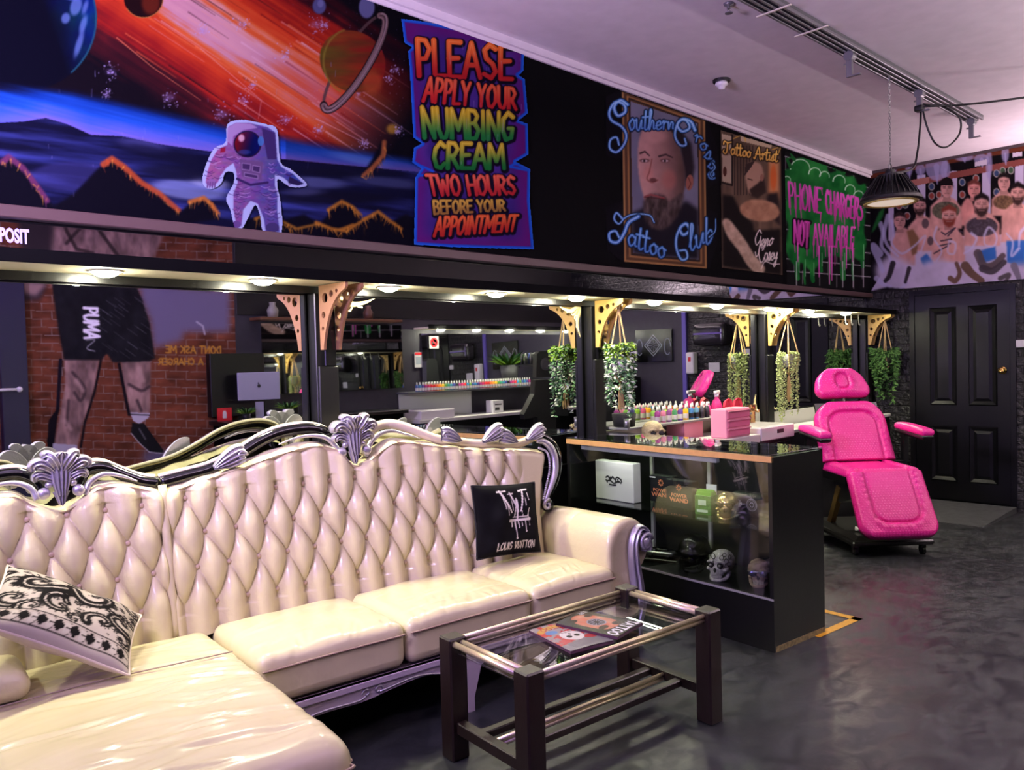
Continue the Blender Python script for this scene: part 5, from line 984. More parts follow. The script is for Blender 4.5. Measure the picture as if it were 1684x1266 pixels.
# apron with scrolls, base and feet
lil = mat('pearl_lacquer', (200, 186, 196), .3, .15)
ap = [(.05, .268), (.05, .16)] + [tuple(p) for p in cr([(.12, .165), (.3, .195), (.48, .192), (.6, .205), (.74, .218), (.84, .212), (.90, .19)], 4)] + [(.93, .06), (.96, .0), (1.02, .0), (1.02, .06), (1.06, .19)] + [tuple(p) for p in cr([(1.12, .212), (1.3, .215), (1.5, .195), (1.7, .19), (1.84, .205)], 4)] + [(1.92, .19), (1.96, .0), (2.02, .0), (2.06, .268)]
MB().prism(ap, -.512, -.485).prism([(.05, .268), (2.06, .268), (2.06, .248), (.05, .248)], -.522, -.49).build('apron', lil, sofa)
b = MB()
for sg in (-1, 1): b.tube([(.53 + sg * (.026 + (.020 - .002 * i) * math.cos(i * .7)), -.514, .222 + (.020 - .002 * i) * math.sin(i * .7)) for i in range(9)], .004, 6)
b.tube(cr([(.1, -.513, .172), (.3, -.513, .204), (.46, -.513, .201), (.50, -.513, .21)], 5), .004, 6); b.tube(cr([(.56, -.513, .212), (.74, -.513, .227), (.88, -.513, .20)], 5), .004, 6)
b.build('apron_scroll', silver, sofa, smooth=True)
MB().box(.0, 2.05, -.47, .10, .20, .27).box(-.79, .06, -1.24, .10, .12, .205).build('base', mat('base_board', (70, 60, 62), .6), sofa)
MB().prism([(-1.25, .205), (-1.25, .08), (-1.1, .10), (-.7, .14), (-.5, .14), (-.5, .205)], .05, .075, 'yz').prism([(-.79, .205), (-.79, .06), (-.6, .12), (-.3, .13), (0, .10), (.075, .06), (.075, .205)], -1.262, -1.24).build('chaise_apron', lil, sofa)
for x, y in ((-.74, -1.2), (.02, -1.2), (-.74, .05), (.9, .05), (2.0, .05)): MB().lathe([(.0, 0), (.022, 0), (.03, .02), (.024, .06), (.036, .125), (.0, .125)], 14, c=(x, y, 0)).build('foot', frame_black, sofa, smooth=True)

# ------------------------------------------------------------------ cushions on the sofa
def cushion(name, label, w_, h_, th, chart, m_back, M, attr_gain, corner=.05, group=None, piping=None):
    t = thing(name, label, 'cushion'); n = 90; u = np.linspace(-1, 1, n); A, B = np.meshgrid(u, u)
    pin = lambda a, b: a * (1 - corner * (1 - b * b))
    T_ = th * (np.clip((1 - np.abs(A) ** 2.6) * (1 - np.abs(B) ** 2.6), 0, 1)) ** .55; r = np.random.RandomState(6)
    T_ = T_ + .004 * sum(np.sin(r.uniform(3, 9) * A + r.uniform(-9, 9) * B + r.uniform(0, 6)) for _ in range(5)) * (T_ / th)
    X, Z = pin(A, B) * w_ / 2, pin(B, A) * h_ / 2
    F = np.stack([X, -T_, Z], -1); q = np.stack([(A + 1) / 2 * 300, (1 - B) / 2 * 300], -1).reshape(-1, 2)
    np_mesh('cover_front', F.reshape(-1, 3), grid_faces(n, n), paint_mat(name + '_print', attr_gain, .7), t, lin(chart.at(q)))
    K = np.stack([X, T_, Z], -1); np_mesh('cover_back', K.reshape(-1, 3)[:, :], grid_faces(n, n)[:, ::-1], m_back, t)
    e = [(pin(a, b) * w_ / 2, 0, pin(b, a) * h_ / 2) for a, b in [(x, -1) for x in u[::3]] + [(1, x) for x in u[::3]] + [(-x, 1) for x in u[::3]] + [(-1, -x) for x in u[::3]]]
    MB().tube(e + [e[0]], .005, 6).build('edge_piping', piping or m_back, t, smooth=True)
    t.matrix_world = M; return t
def basis(c, ex, ez):                                # cushion frame: x right, z up, -y facing out
    ex = Vector(ex).normalized(); ez = Vector(ez); ez = (ez - ex * ez.dot(ex)).normalized(); ey = ez.cross(ex)
    return Matrix(((ex.x, ey.x, ez.x, c[0]), (ex.y, ey.y, ez.y, c[1]), (ex.z, ey.z, ez.z, c[2]), (0, 0, 0, 1)))
def sw_(s, t, z):
    return np.array((1.27 + s * math.cos(SA) - t * math.sin(SA), -.35 + s * math.sin(SA) + t * math.cos(SA), z))
def paint_black_cushion():
    c = Chart(0, 300, 0, 300, (13, 13, 15), 1.6); Wt = (222, 214, 206); N = c.noise
    X, Y = np.meshgrid((np.arange(c.w) + .5) / 1.6, (np.arange(c.h) + .5) / 1.6); c.img = (np.array((13, 13, 15)) * (.7 + .8 * N(X, Y, 40, 40, 3)[..., None])).astype(np.float32)
    for p, wd in (([(104, 26), (142, 120)], 9), ([(92, 28), (132, 26)], 6), ([(150, 34), (178, 118)], 8), ([(138, 40), (166, 38)], 5), ([(214, 26), (190, 118)], 6), ([(196, 28), (236, 24)], 7), ([(176, 60), (158, 140)], 5), ([(150, 142), (222, 142), (232, 108)], 4), ([(132, 156), (232, 154)], 12), ([(178, 70), (172, 150)], 7)): c.stroke(p, wd, Wt)
    for x, y, L, wd in ((112, 50, 52, 4), (124, 80, 50, 3), (142, 156, 24, 5), (160, 158, 76, 5), (176, 158, 30, 4), (190, 158, 22, 3), (208, 158, 48, 4.5), (226, 130, 50, 3), (150, 60, 50, 3), (214, 60, 34, 3), (232, 40, 30, 3), (196, 118, 18, 3)): c.stroke([(x, y), (x + 2, y + L)], (wd, wd * .9), Wt); c.ell(x + 2, y + L, wd * .75, wd, Wt)
    letters(c, 'LOUIS VUITTON', (74, 248), (256, 248), (74, 278), (256, 278), 4.4, Wt); return c
def paint_paisley():
    c = Chart(0, 300, 0, 300, (218, 206, 190), 1.6); K = (26, 23, 24); r = np.random.RandomState(3)
    def pais(x, y, k, a, fl=1):
        sp = [(k * (1 - .0) * (.9 - .75 * t) * math.cos(t * 5.4 * fl + a) , k * (.9 - .75 * t) * math.sin(t * 5.4 * fl + a)) for t in np.linspace(0, 1, 30)]
        P = [(x + q[0], y + q[1]) for q in sp]; c.stroke(P, (k * .62, k * .3), K, soft=2); c.stroke(P, (k * .10, k * .03), (218, 206, 190), soft=1)
        for q in sp[::2]: n = np.array(q); n = n / (np.linalg.norm(n) + 1e-6); c.stroke([(x + q[0] + n[0] * k * .1, y + q[1] + n[1] * k * .1), (x + q[0] + n[0] * k * .36, y + q[1] + n[1] * k * .36)], (k * .13, 1.2), K)
        c.ell(x, y, k * .1, k * .1, K)
    for x, y, k, a, f in ((150, 140, 34, 2.2, 1), (84, 148, 30, 5.2, -1), (232, 110, 30, .3, 1), (180, 20, 30, 3.6, 1), (70, 20, 28, 1.1, -1), (20, 110, 34, 3, 1), (160, 225, 28, 0, -1), (70, 225, 30, 2.4, 1), (270, 220, 30, 4.2, 1), (290, 90, 30, 2, -1), (70, 90, 62, .4, 1), (190, 84, 60, 3.2, -1), (262, 150, 46, 1.0, 1), (120, 190, 46, 4.6, -1), (30, 190, 40, 1.5, 1), (214, 196, 44, 2.5, 1), (280, 40, 36, 4, -1), (20, 20, 40, 2, 1), (125, 28, 36, 5, 1)): pais(x, y, k, a, f)
    for _ in range(70):
        x, y = r.uniform(0, 300), r.uniform(0, 236); c.ell(x, y, 3, 3, K, .9)
        if r.rand() < .3: [c.ell(x + 6 * math.cos(t), y + 6 * math.sin(t), 2.4, 2.4, K) for t in np.linspace(0, 2 * PI, 7)[:-1]]
    c.poly([(0, 242), (300, 242), (300, 284), (0, 284)], (214, 202, 186)); c.stroke([(0, 243), (300, 243)], 3, K); c.stroke([(0, 283), (300, 283)], 4, K)
    for x in range(0, 310, 34): c.poly([(x, 246), (x + 12, 263), (x, 280), (x - 12, 263)], K); c.poly([(x + 11, 250), (x + 23, 250), (x + 23, 277), (x + 11, 277)], (226, 216, 200)); c.ell(x + 17, 263, 3, 3, K); c.stroke([(x - 14, 246), (x - 4, 263), (x - 14, 280)], 1.5, K)
    return c
blk = mat('black_cloth', (14, 14, 16), .8, bump=.2, scale=180)
TL, TR, BR, BL = [np.array(p) for p in ((1.354, .866), (1.758, .84), (1.787, .50), (1.385, .53))]
cc = (TL + TR + BR + BL) / 4; ctr_ = sw_(cc[0], TB(cc[1]) - .135, cc[1] + .002)
ex = sw_(*((TR + BR) / 2)[[0]], 0, ((TR + BR) / 2)[1]) - sw_(*((TL + BL) / 2)[[0]], 0, ((TL + BL) / 2)[1]); ez = sw_(((TL + TR) / 2)[0], TB(.85), .85) - sw_(((BL + BR) / 2)[0], TB(.52), .52)
cushion('throw_cushion', 'black square cushion with dripping white monogram and lettering on the sofa', .415, .365, .062, paint_black_cushion(), blk, basis(ctr_, ex, ez), 1.0)
cream_cloth = mat('cream_cloth', (206, 192, 176), .85, bump=.2, scale=160)
Aq, Cq = sw_(-.20, -.06, .575), sw_(-.60, .03, .815); exq = (Aq - Cq) / np.linalg.norm(Aq - Cq); ezq = sw_(.42, .95, .15) - sw_(0, 0, 0); ezq = ezq - exq * (ezq @ exq); ezq /= np.linalg.norm(ezq); cen = (Aq + Cq) / 2 - ezq * .20
cushion('paisley_cushion', 'white cushion printed with black paisley, slumped on the chaise', .49, .42, .07, paint_paisley(), cream_cloth, basis(cen, exq, ezq), .5, .07)
bol = thing('cream_cushion', 'plain cream leather cushion under the paisley cushion', 'cushion', tuple(sw_(-.745, -.26, .515)), SA)
weld(rbox(MB(), .15, .13, .042, .041, 12, .03, None, crown_b=.0).build('cover', leather, bol, smooth=True))

# ------------------------------------------------------------------ coffee table and magazines
wood = mat('dark_walnut', (26, 15, 12), .42, bump=.08, scale=30, var=.25, stretch=(8, 8, 1))
rodm = mat('champagne_brass', (232, 216, 178), .30, .75)
def pane_mat(name, tint, ior):
    """Thin window glass: mostly see-through, mirror-like towards grazing angles."""
    m = bpy.data.materials.new(name); m.use_nodes = True; nt = m.node_tree; nt.nodes.clear(); L = nt.links.new
    o = nt.nodes.new('ShaderNodeOutputMaterial'); mx = nt.nodes.new('ShaderNodeMixShader'); t = nt.nodes.new('ShaderNodeBsdfTransparent'); g = nt.nodes.new('ShaderNodeBsdfGlossy'); f = nt.nodes.new('ShaderNodeLayerWeight'); f.inputs['Blend'].default_value = .5; pw = nt.nodes.new('ShaderNodeMath'); pw.operation = 'POWER'; pw.inputs[1].default_value = 4.5; ma = nt.nodes.new('ShaderNodeMath'); ma.operation = 'MULTIPLY_ADD'; ma.inputs[1].default_value = .9; ma.inputs[2].default_value = ior
    t.inputs[0].default_value = rgb(*tint); g.inputs[0].default_value = (1, 1, 1, 1); g.inputs['Roughness'].default_value = .01; L(f.outputs['Facing'], pw.inputs[0]); L(pw.outputs[0], ma.inputs[0])
    L(ma.outputs[0], mx.inputs[0]); L(t.outputs[0], mx.inputs[1]); L(g.outputs[0], mx.inputs[2]); L(mx.outputs[0], o.inputs[0]); return m
glass = pane_mat('clear_glass', (246, 250, 248), .05); top_pane = pane_mat('case_top_glass', (226, 238, 232), .16); front_pane = pane_mat('front_glass', (240, 244, 240), .11)
tbl = thing('coffee_table', 'dark wooden coffee table with clear glass top and brass rods', 'table', (1.83, -1.69, 0), math.radians(-5.74))
TL_, TW_, TH_, LG = 1.033, .529, .466, .078
for x in (0, TL_ - LG):
    for y in (0, TW_ - LG): MB().box(x, x + LG, y, y + LG, 0, TH_, .006).build('leg', wood, tbl)
gl = MB().box(.02, TL_ - .02, .045, TW_ - .045, .412, .420, .002).build('glass_top', glass, tbl)
for y in (.030, TW_ - .030): 
    for z in (.444, .426): MB().cyl((LG - .01, y, z), (TL_ - LG + .01, y, z), .0095).build('side_rod', rodm, tbl, smooth=True)
for x in (.022, .056, TL_ - .056, TL_ - .022): MB().cyl((x, LG - .01, .444), (x, TW_ - LG + .01, .444), .0115).build('end_rod', rodm, tbl, smooth=True)
for x in (.018, TL_ - .06): MB().box(x, x + .042, LG, TW_ - LG, .105, .150, .004).build('end_stretcher', wood, tbl)
for y in (.165, .335): MB().box(.055, TL_ - .055, y, y + .036, .108, .138, .004).build('long_stretcher', wood, tbl)
for z in (.132, .112): MB().cyl((.055, .268, z), (TL_ - .055, .268, z), .0085).build('lower_rod', rodm, tbl, smooth=True)
def paint_mag(kind):
    c = Chart(0, 200, 0, 280, (24, 22, 26) if kind else (176, 160, 150), 1.0); N = c.noise; r = np.random.RandomState(5 + kind)
    if kind:
        c.poly(cr([(40, 90), (80, 60), (150, 70), (170, 140), (160, 220), (110, 262), (50, 240), (30, 160)], 4, True), lambda X, Y: np.stack([200 + 60 * (N(X, Y, 30, 30, 4) - .5), 130 + 70 * (N(X, Y, 26, 26, 4) - .5), 104 + 60 * (N(X, Y, 26, 26, 4) - .5)], -1), soft=2)
        for x, y, a in ((60, 80, 30), (140, 96, 26), (50, 220, 24), (150, 230, 22)): c.ell(x, y, a, a * .6, (46, 34, 34), .9, soft=4)
        c.ell(104, 150, 40, 40, (150, 148, 156), soft=2); c.ell(104, 150, 34, 34, (60, 58, 66)); [c.stroke([(104, 150), (104 + 34 * math.cos(t), 150 + 34 * math.sin(t))], 3, (170, 168, 176)) for t in np.linspace(0, 2 * PI, 13)]; c.ell(104, 150, 12, 12, (40, 38, 44))
        letters(c, 'TATTOO', (10, 12), (190, 12), (10, 54), (190, 54), 9, (238, 236, 238)); letters(c, 'LIFE', (14, 250), (60, 250), (14, 270), (60, 270), 3, (230, 228, 230))
    else:
        X, Y = np.meshgrid(np.arange(c.w) + .5, np.arange(c.h) + .5); n = N(X, Y, 22, 22, 8, 4); c.img = np.where((n > .52)[..., None], np.array((176, 40, 40), np.float32), np.array((150, 140, 136), np.float32)); c.poly([(0, 0), (200, 0), (200, 60), (0, 90)], (120, 116, 118), soft=3)
        c.ell(100, 130, 46, 52, (222, 216, 208), soft=2); c.ell(82, 122, 11, 13, (30, 24, 26)); c.ell(118, 122, 11, 13, (30, 24, 26)); c.ell(100, 146, 5, 8, (30, 24, 26)); c.stroke([(78, 168), (122, 168)], 8, (210, 200, 190)); [c.stroke([(x, 162), (x, 176)], 1.4, (40, 30, 30)) for x in range(80, 124, 7)]
        for x, y, col in ((40, 200, (70, 120, 170)), (150, 196, (80, 130, 180)), (160, 90, (190, 60, 60)), (40, 90, (180, 40, 44))): c.ell(x, y, 26, 20, col, .9, soft=4)
        c.poly(cr([(14, 206), (60, 230), (140, 230), (186, 206), (190, 236), (140, 262), (60, 262), (10, 236)], 4, True), (196, 150, 60)); letters(c, 'TATTOO', (30, 224), (170, 224), (30, 252), (170, 252), 4.6, (150, 30, 34))
    return c
def magazine(label, pos, ang, kind, z):
    t = thing('magazine', label, 'magazine', (0, 0, 0), 0, 'tattoo magazines on the coffee table'); n, m_ = 70, 96; w_, h_ = .20, .285
    A, B = np.meshgrid(np.linspace(0, 1, n), np.linspace(0, 1, m_)); V = np.stack([(A - .5) * w_, (B - .5) * h_, .011 + .003 * np.sin(A * PI)], -1)
    np_mesh('cover', V.reshape(-1, 3), grid_faces(m_, n), paint_mat('glossy_cover', .72, .22, .5), t, lin(paint_mag(kind).at(np.stack([A.ravel() * 200, (1 - B.ravel()) * 280], -1))))
    MB().box(-w_ / 2, w_ / 2, -h_ / 2, h_ / 2, 0, .0105).build('pages', mat('page_edges', (60, 46, 60) if kind else (70, 40, 60), .5), t)
    c, s = math.cos(math.radians(-5.74)), math.sin(math.radians(-5.74)); t.location = (1.83 + pos[0] * c - pos[1] * s, -1.69 + pos[0] * s + pos[1] * c, z); t.rotation_euler = (0, 0, math.radians(ang)); return t
magazine('red and gold skull-covered magazine lying underneath on the glass table', (.435, .262), 167, 0, .4205)
magazine('black tattoo magazine with white title lying on top of the red one', (.592, .262), -172, 1, .4325)

# ------------------------------------------------------------------ glass display case
CA = math.radians(-96.13); CO = np.array((3.692, -1.587, 0)); CW, CD, CH = 1.52, .466, 1.0
case_black = mat('case_black', (11, 11, 12), .30, bump=.04, scale=40)
case = thing('display_case', 'black shop display case with glass front and glass top', 'display case', tuple(CO), CA)
MB().box(-CW, 0, .0, CD, 0, .262).build('plinth', case_black, case)
MB().box(-.022, 0, .0, CD, .262, .985).build('end_panel', case_black, case); MB().box(-CW, -CW + .022, .0, CD, .262, .985).build('end_panel', case_black, case)
MB().box(-CW + .022, -.022, CD - .012, CD, .262, .985).build('back_panel', mat('case_inner', (24, 24, 24), .4), case)
MB().box(-CW + .022, -.022, .004, .010, .268, .955).build('front_glass', front_pane, case)
MB().box(-CW, -.0, .0, CD, .990, 1.0, .002).build('glass_top', top_pane, case)
MB().box(-CW, -.0, -.004, .014, .960, .990).build('top_edge', mat('oak_edge', (196, 150, 92), .4, var=.1, scale=30), case)['label'] = 'oak coloured front edge'
MB().box(-CW, 0, CD - .02, CD, .965, .990).build('top_back_rail', case_black, case)
MB().box(-CW + .10, -.36, .03, .06, .925, .958, .004).build('light_bar', mat('led_bar', (205, 205, 212), .5), case)['label'] = 'pale light bar under the front edge'
MB().box(-CW + .024, -.024, .03, CD - .02, .600, .607).build('glass_shelf', glass, case)
MB().box(-CW, 0, -.004, .004, .262, .272).build('deck_edge', mat('edge_strip_grey', (120, 118, 122), .35), case)
for x in (-1.20, -.74): MB().box(x, x + .022, CD - .032, CD - .014, .268, .96).build('shelf_upright', mat('upright_white', (196, 194, 184), .45), case)
MB().box(-.012, .0015, .012, CD, .0, .03).build('worn_base_edge', mat('chipped_edge', (120, 108, 70), .7, var=.5, scale=50), case)['label'] = 'chipped yellowish bottom edge'
cl = bpy.data.lights.new('case_lamp', 'AREA'); cl.shape = 'RECTANGLE'; cl.size = .9; cl.size_y = .02; cl.energy = 1.6; cl.color = (1, .97, .9)
clo = bpy.data.objects.new('case_lamp', cl); COL.objects.link(clo); clo.parent = case; clo.location = (-.85, .05, .92)
def in_case(name, label, cat, u, v, z, rz=0.0, group=None):
    c, s = math.cos(CA), math.sin(CA); return thing(name, label, cat, (CO[0] + u * c - v * s, CO[1] + u * s + v * c, z), CA + rz, group)
SZ = .6075; DZ = .2625
wbx = in_case('gift_box', 'white square box with small black script logo on the glass shelf', 'box', -1.22, .12, SZ)
MB().box(-.165, .165, 0, .07, 0, .245, .004).build('carton', mat('white_card', (222, 222, 220), .5), wbx)
b = MB()
for pts in ([(-.07, .14), (-.05, .15), (-.03, .13), (-.01, .15), (.01, .135), (.03, .15), (.06, .14)], [(-.06, .12), (-.03, .125), (0, .11), (.04, .125), (.065, .115)], [(-.04, .10), (-.01, .098), (.02, .10)], [(-.07, .13), (-.055, .11)], [(.06, .145), (.07, .12)], [(-.03, .15), (-.035, .12)], [(.02, .145), (.015, .11)], [(.035, .14), (.04, .115)]): b.tube([(p[0], -.001, p[1]) for p in cr(pts, 5)], .0055, 5, flat=.3, up=(0, 1, 0))
b.build('logo', mat('ink_black', (30, 30, 32), .6), wbx)
org = mat('orange_print', (226, 138, 96), .5); cbx = mat('black_carton', (22, 22, 28), .45)
def wand(label, u, v, w_, rz):
    t = in_case('wand_box', label, 'box', u, v, SZ, rz, 'black boxes with orange lettering on the glass shelf'); MB().box(-w_ / 2, w_ / 2, 0, .06, 0, .165, .003).build('carton', cbx, t); b = MB()
    for k in range(8): a = k * PI / 4; b.add([(math.cos(a + d) * r_, -.0012, .122 + math.sin(a + d) * r_) for d, r_ in ((-.25, .009), (-.2, .021), (.2, .021), (.25, .009))], [(0, 1, 2, 3)])
    b.build('emblem', org, t); text_mesh('lettering', 'POWER', .028, org, t, (0, -.001, .066), depth=.0004, bold=.0006, sx=1.25, align='CENTER'); text_mesh('lettering', 'WAND', .034, org, t, (0, -.001, .036), depth=.0004, bold=.0012, sx=1.3, align='CENTER'); return t
wand('black box with orange lettering leaning beside the white gift box', -.965, .27, .17, .06); wand('black box with orange lettering nearer the green snack box', -.765, .20, .20, -.02)
MB().box(-.085, -.04, -.0014, 0, .148, .156).build('sticker', MATS['white_card'], bpy.data.objects['wand_box'])
gr = in_case('sachet_box', 'green open carton of sachets on the glass shelf', 'box', -.535, .13, SZ, .12)
gm = mat('green_card', (70, 130, 44), .45, var=.5, scale=60)
MB().box(-.052, .052, 0, .075, 0, .11, .002).build('carton', gm, gr); b = MB()
for k in range(7): b.box(-.047, .047, .006 + k * .009, .010 + k * .009, .03, .128 + .006 * ((k * 5) % 3))
b.build('sachet', mat('lime_foil', (120, 190, 60), .3, .2), gr); MB().box(-.02, .045, .072, .076, .08, .165).build('back_flap', MATS['white_card'], gr); MB().box(-.03, .02, -.001, 0, .055, .085).box(-.04, .03, -.001, 0, .015, .03).build('print', mat('mint_print', (200, 226, 190), .5), gr)
bag = in_case('travel_case', 'black hard case with two round white stickers beside the gold skull', 'case', -.335, .30, SZ, .0)
rbox(MB(), .11, .045, .065, .025, 6, 0, None, (0, 0, .065)).build('shell', mat('black_case_plastic', (26, 26, 27), .5), bag, smooth=True)
for x, r_, rr in ((-.05, .02, 0), (.035, .034, 1)):
    b = MB()
    for q in ((r_, r_ - .003), (r_ * .75, r_ * .70), (r_ * .4, r_ * .3)): b.loft([[(x + a_ * math.cos(t), -.0462, .07 + a_ * math.sin(t)) for t in np.linspace(0, 2 * PI, 25)[:-1]] for a_ in q], True, False)
    for k in range(6): b.box(x - .002 + .012 * math.cos(k), x + .002 + .012 * math.cos(k), -.0464, -.046, .066 + .012 * math.sin(k), .074 + .012 * math.sin(k))
    b.build('sticker', mat('sticker_white', (190, 190, 190), .5), bag)

def skull(t, k, m, sock, teeth=None, jaw=True, eye=None, socket_k=1.0):
    def mod(d):
        x, y, z = d; f = 1.0
        if z < -.1 and y < .2: x *= 1 - .28 * min(1, (-z - .1) * 1.4)
        if y > 0: y *= 1.12; z *= .98
        return (x, y, z)
    b = MB().ell((0, .012 * k, .098 * k), (.070 * k, .084 * k, .072 * k), 22, 16, mod)
    b.ell((0, -.052 * k, .062 * k), (.047 * k, .034 * k, .042 * k), 18, 12)
    for sg in (-1, 1): b.ell((sg * .050 * k, -.046 * k, .066 * k), (.016 * k, .030 * k, .012 * k), 10, 8); b.tube(cr([(sg * .012 * k, -.082 * k, .112 * k), (sg * .032 * k, -.080 * k, .116 * k), (sg * .054 * k, -.062 * k, .104 * k)], 4), .008 * k, 8)
    if jaw: b.tube(cr([(-.052 * k, -.0 * k, .05 * k), (-.046 * k, -.03 * k, .016 * k), (-.026 * k, -.068 * k, .008 * k), (0, -.078 * k, .007 * k), (.026 * k, -.068 * k, .008 * k), (.046 * k, -.03 * k, .016 * k), (.052 * k, -.0 * k, .05 * k)], 5), .0125 * k, 8)
    weld(b.build('cranium', m, t, smooth=True)); s_ = MB()
    for sg in (-1, 1): s_.ell((sg * .027 * k, -.076 * k, .092 * k), (.0185 * k * socket_k, .012 * k, .0165 * k), 14, 10)
    s_.ell((0, -.086 * k, .066 * k), (.009 * k, .006 * k, .014 * k), 10, 8); s_.build('eye_socket', sock, t, smooth=True); h = MB()
    for r_, z in ((0, .044), (1, .027)):
        for i in range(-4, 5): x = i * .0075 * k; h.box(x - .0032 * k, x + .0032 * k, (-.087 + .0009 * i * i) * k, (-.070 + .0009 * i * i) * k, (z - .008) * k, (z + .008) * k, .0012 * k)
    h.build('teeth', teeth or m, t)
    if eye:
        for sg in (-1, 1): MB().ell((sg * .027 * k, -.083 * k, .092 * k), (.010 * k, .008 * k, .010 * k), 12, 8).build('eyeball', eye, t, smooth=True)
dark = mat('socket_dark', (10, 9, 9), .7); bone = mat('old_bone', (176, 166, 148), .55, bump=.4, scale=120, var=.3)
t = in_case('gold_skull', 'shiny gold skull on the glass shelf', 'skull', -.385, .15, SZ, .45, 'skulls in the display case'); skull(t, .86, mat('gold_chrome', (214, 186, 120), .2, .9), mat('gold_shadow', (96, 76, 44), .3, .8))
t = in_case('carved_skull', 'large grey-white carved skull with glassy eyes on the case floor', 'skull', -.44, .16, DZ, .22, 'skulls in the display case')
skull(t, .95, mat('carved_bone', (182, 176, 170), .5, bump=.7, scale=70, var=.3), dark, eye=mat('glass_eye', (120, 116, 112), .08)); b = MB()
for a, z, r_ in ((-.3, .135, .016), (.5, .13, .012), (.9, .11, .014), (1.3, .13, .012), (1.2, .09, .012), (.75, .145, .01)): b.tube([(.064 * .95 * math.sin(a) + r_ * math.cos(q) * math.cos(a), -.072 * .95 * math.cos(a) * .96 + r_ * math.cos(q) * math.sin(a) * .9, z + r_ * math.sin(q)) for q in np.linspace(0, 2 * PI, 9)], .0022, 5)
b.build('carving', mat('carving_ink', (40, 38, 40), .6), t)
t = in_case('sunglasses_skull', 'small brown skull wearing silver mirrored sunglasses', 'skull', -.225, .20, DZ, .55, 'skulls in the display case'); skull(t, .82, mat('brown_bone', (134, 112, 96), .6, bump=.5, scale=90), dark, teeth=bone)
g_ = MB()
for sg in (-1, 1): g_.ell((sg * .026, -.078, .078), (.021, .008, .017), 16, 10)
g_.build('sunglass_lens', mat('mirror_lens', (150, 150, 190), .08, .9), t, smooth=True); MB().tube([(-.056, .0, .084), (-.052, -.06, .086), (-.02, -.082, .088), (.02, -.082, .088), (.052, -.06, .086), (.056, 0, .084)], .0035, 6).build('sunglass_frame', mat('silver_frame', (160, 160, 170), .2, .9), t, smooth=True)
bk = mat('gloss_black_resin', (9, 9, 10), .14)
t = in_case('helmet_skull', 'glossy black skull wearing a black soldier helmet', 'skull', -.66, .20, DZ, .45, 'skulls in the display case'); skull(t, 1.08, bk, dark)
MB().lathe([(.0, .212), (.045, .204), (.075, .18), (.090, .142), (.094, .122), (.110, .112), (.106, .108), (.088, .118), (.084, .14), (.0, .196)], 28, c=(0, -.002, 0), sy=1.15).build('helmet', bk, t, smooth=True)
t = in_case('model_car', 'small silver and black model car on a dark plinth', 'model car', -.93, .22, DZ, .35)
MB().box(-.12, .12, -.06, .06, 0, .022, .004).build('plinth', mat('walnut_plinth', (30, 22, 18), .3), t); chrome = mat('silver_toy', (170, 170, 172), .18, .9)
rbox(MB(), .085, .036, .014, .012, 6, .006, None, (0, 0, .046)).build('car_body', chrome, t, smooth=True); rbox(MB(), .042, .03, .014, .012, 5, .0, None, (.01, 0, .066)).build('cabin', bk, t, smooth=True)
for x in (-.055, .055):
    for y in (-.036, .036): MB().cyl((x, y - .006, .034), (x, y + .006, .034), .013, 14).build('wheel', dark, t, smooth=True)
t = in_case('gold_tray', 'shallow dark tray holding small gold trinkets at the left of the case', 'tray', -1.22, .22, DZ); MB().box(-.11, .11, -.08, .08, 0, .006).box(-.11, .11, -.08, -.074, 0, .02).box(-.11, .11, .074, .08, 0, .02).build('tray_body', chrome, t)
for k, w_ in enumerate(('nearest the front', 'in the middle', 'at the back')):
    j = in_case('gold_trinket', 'small gold trinket %s of the dark tray' % w_, 'trinket', -1.22 + .03 * (k - 1), .18 + .04 * k, DZ + .0065); MB().ell((0, 0, .007), (.014, .010, .007), 12, 8).build('charm', brass, j, smooth=True)

# ------------------------------------------------------------------ pink treatment chair
CHX, CHY, CHA = 6.544, -.831, math.radians(-132.75); FZ = floor_z(6.3) + .003
def pink_mat(name, sc_, b_):
    m = bpy.data.materials.new(name); m.use_nodes = True; nt = m.node_tree; L = nt.links.new; p = nt.nodes['Principled BSDF']; p.inputs['Roughness'].default_value = .38
    tc = nt.nodes.new('ShaderNodeTexCoord'); mp = nt.nodes.new('ShaderNodeMapping'); mp.inputs['Rotation'].default_value = (.6, .0, .78); mp.inputs['Scale'].default_value = (sc_, sc_, sc_); v = nt.nodes.new('ShaderNodeTexVoronoi'); v.inputs['Scale'].default_value = 1.0; v.inputs['Randomness'].default_value = .25
    L(tc.outputs['Object'], mp.inputs[0]); L(mp.outputs[0], v.inputs['Vector']); r = nt.nodes.new('ShaderNodeValToRGB'); r.color_ramp.elements[0].position = .12; r.color_ramp.elements[0].color = rgb(250, 104, 184); r.color_ramp.elements[1].position = .32; r.color_ramp.elements[1].color = rgb(228, 32, 140)
    L(v.outputs['Distance'], r.inputs[0]); L(r.outputs[0], p.inputs['Base Color']); bp = nt.nodes.new('ShaderNodeBump'); bp.inputs['Strength'].default_value = b_; bp.inputs['Distance'].default_value = .004; bp.invert = True; L(v.outputs['Distance'], bp.inputs['Height']); L(bp.outputs[0], p.inputs['Normal'])
    MATS[name] = m; return m
pink = pink_mat('pink_quilted_vinyl', 62, .5)
ch = thing('treatment_chair', 'hot pink reclining tattoo client chair with black base', 'chair', (CHX, CHY, 0), CHA)
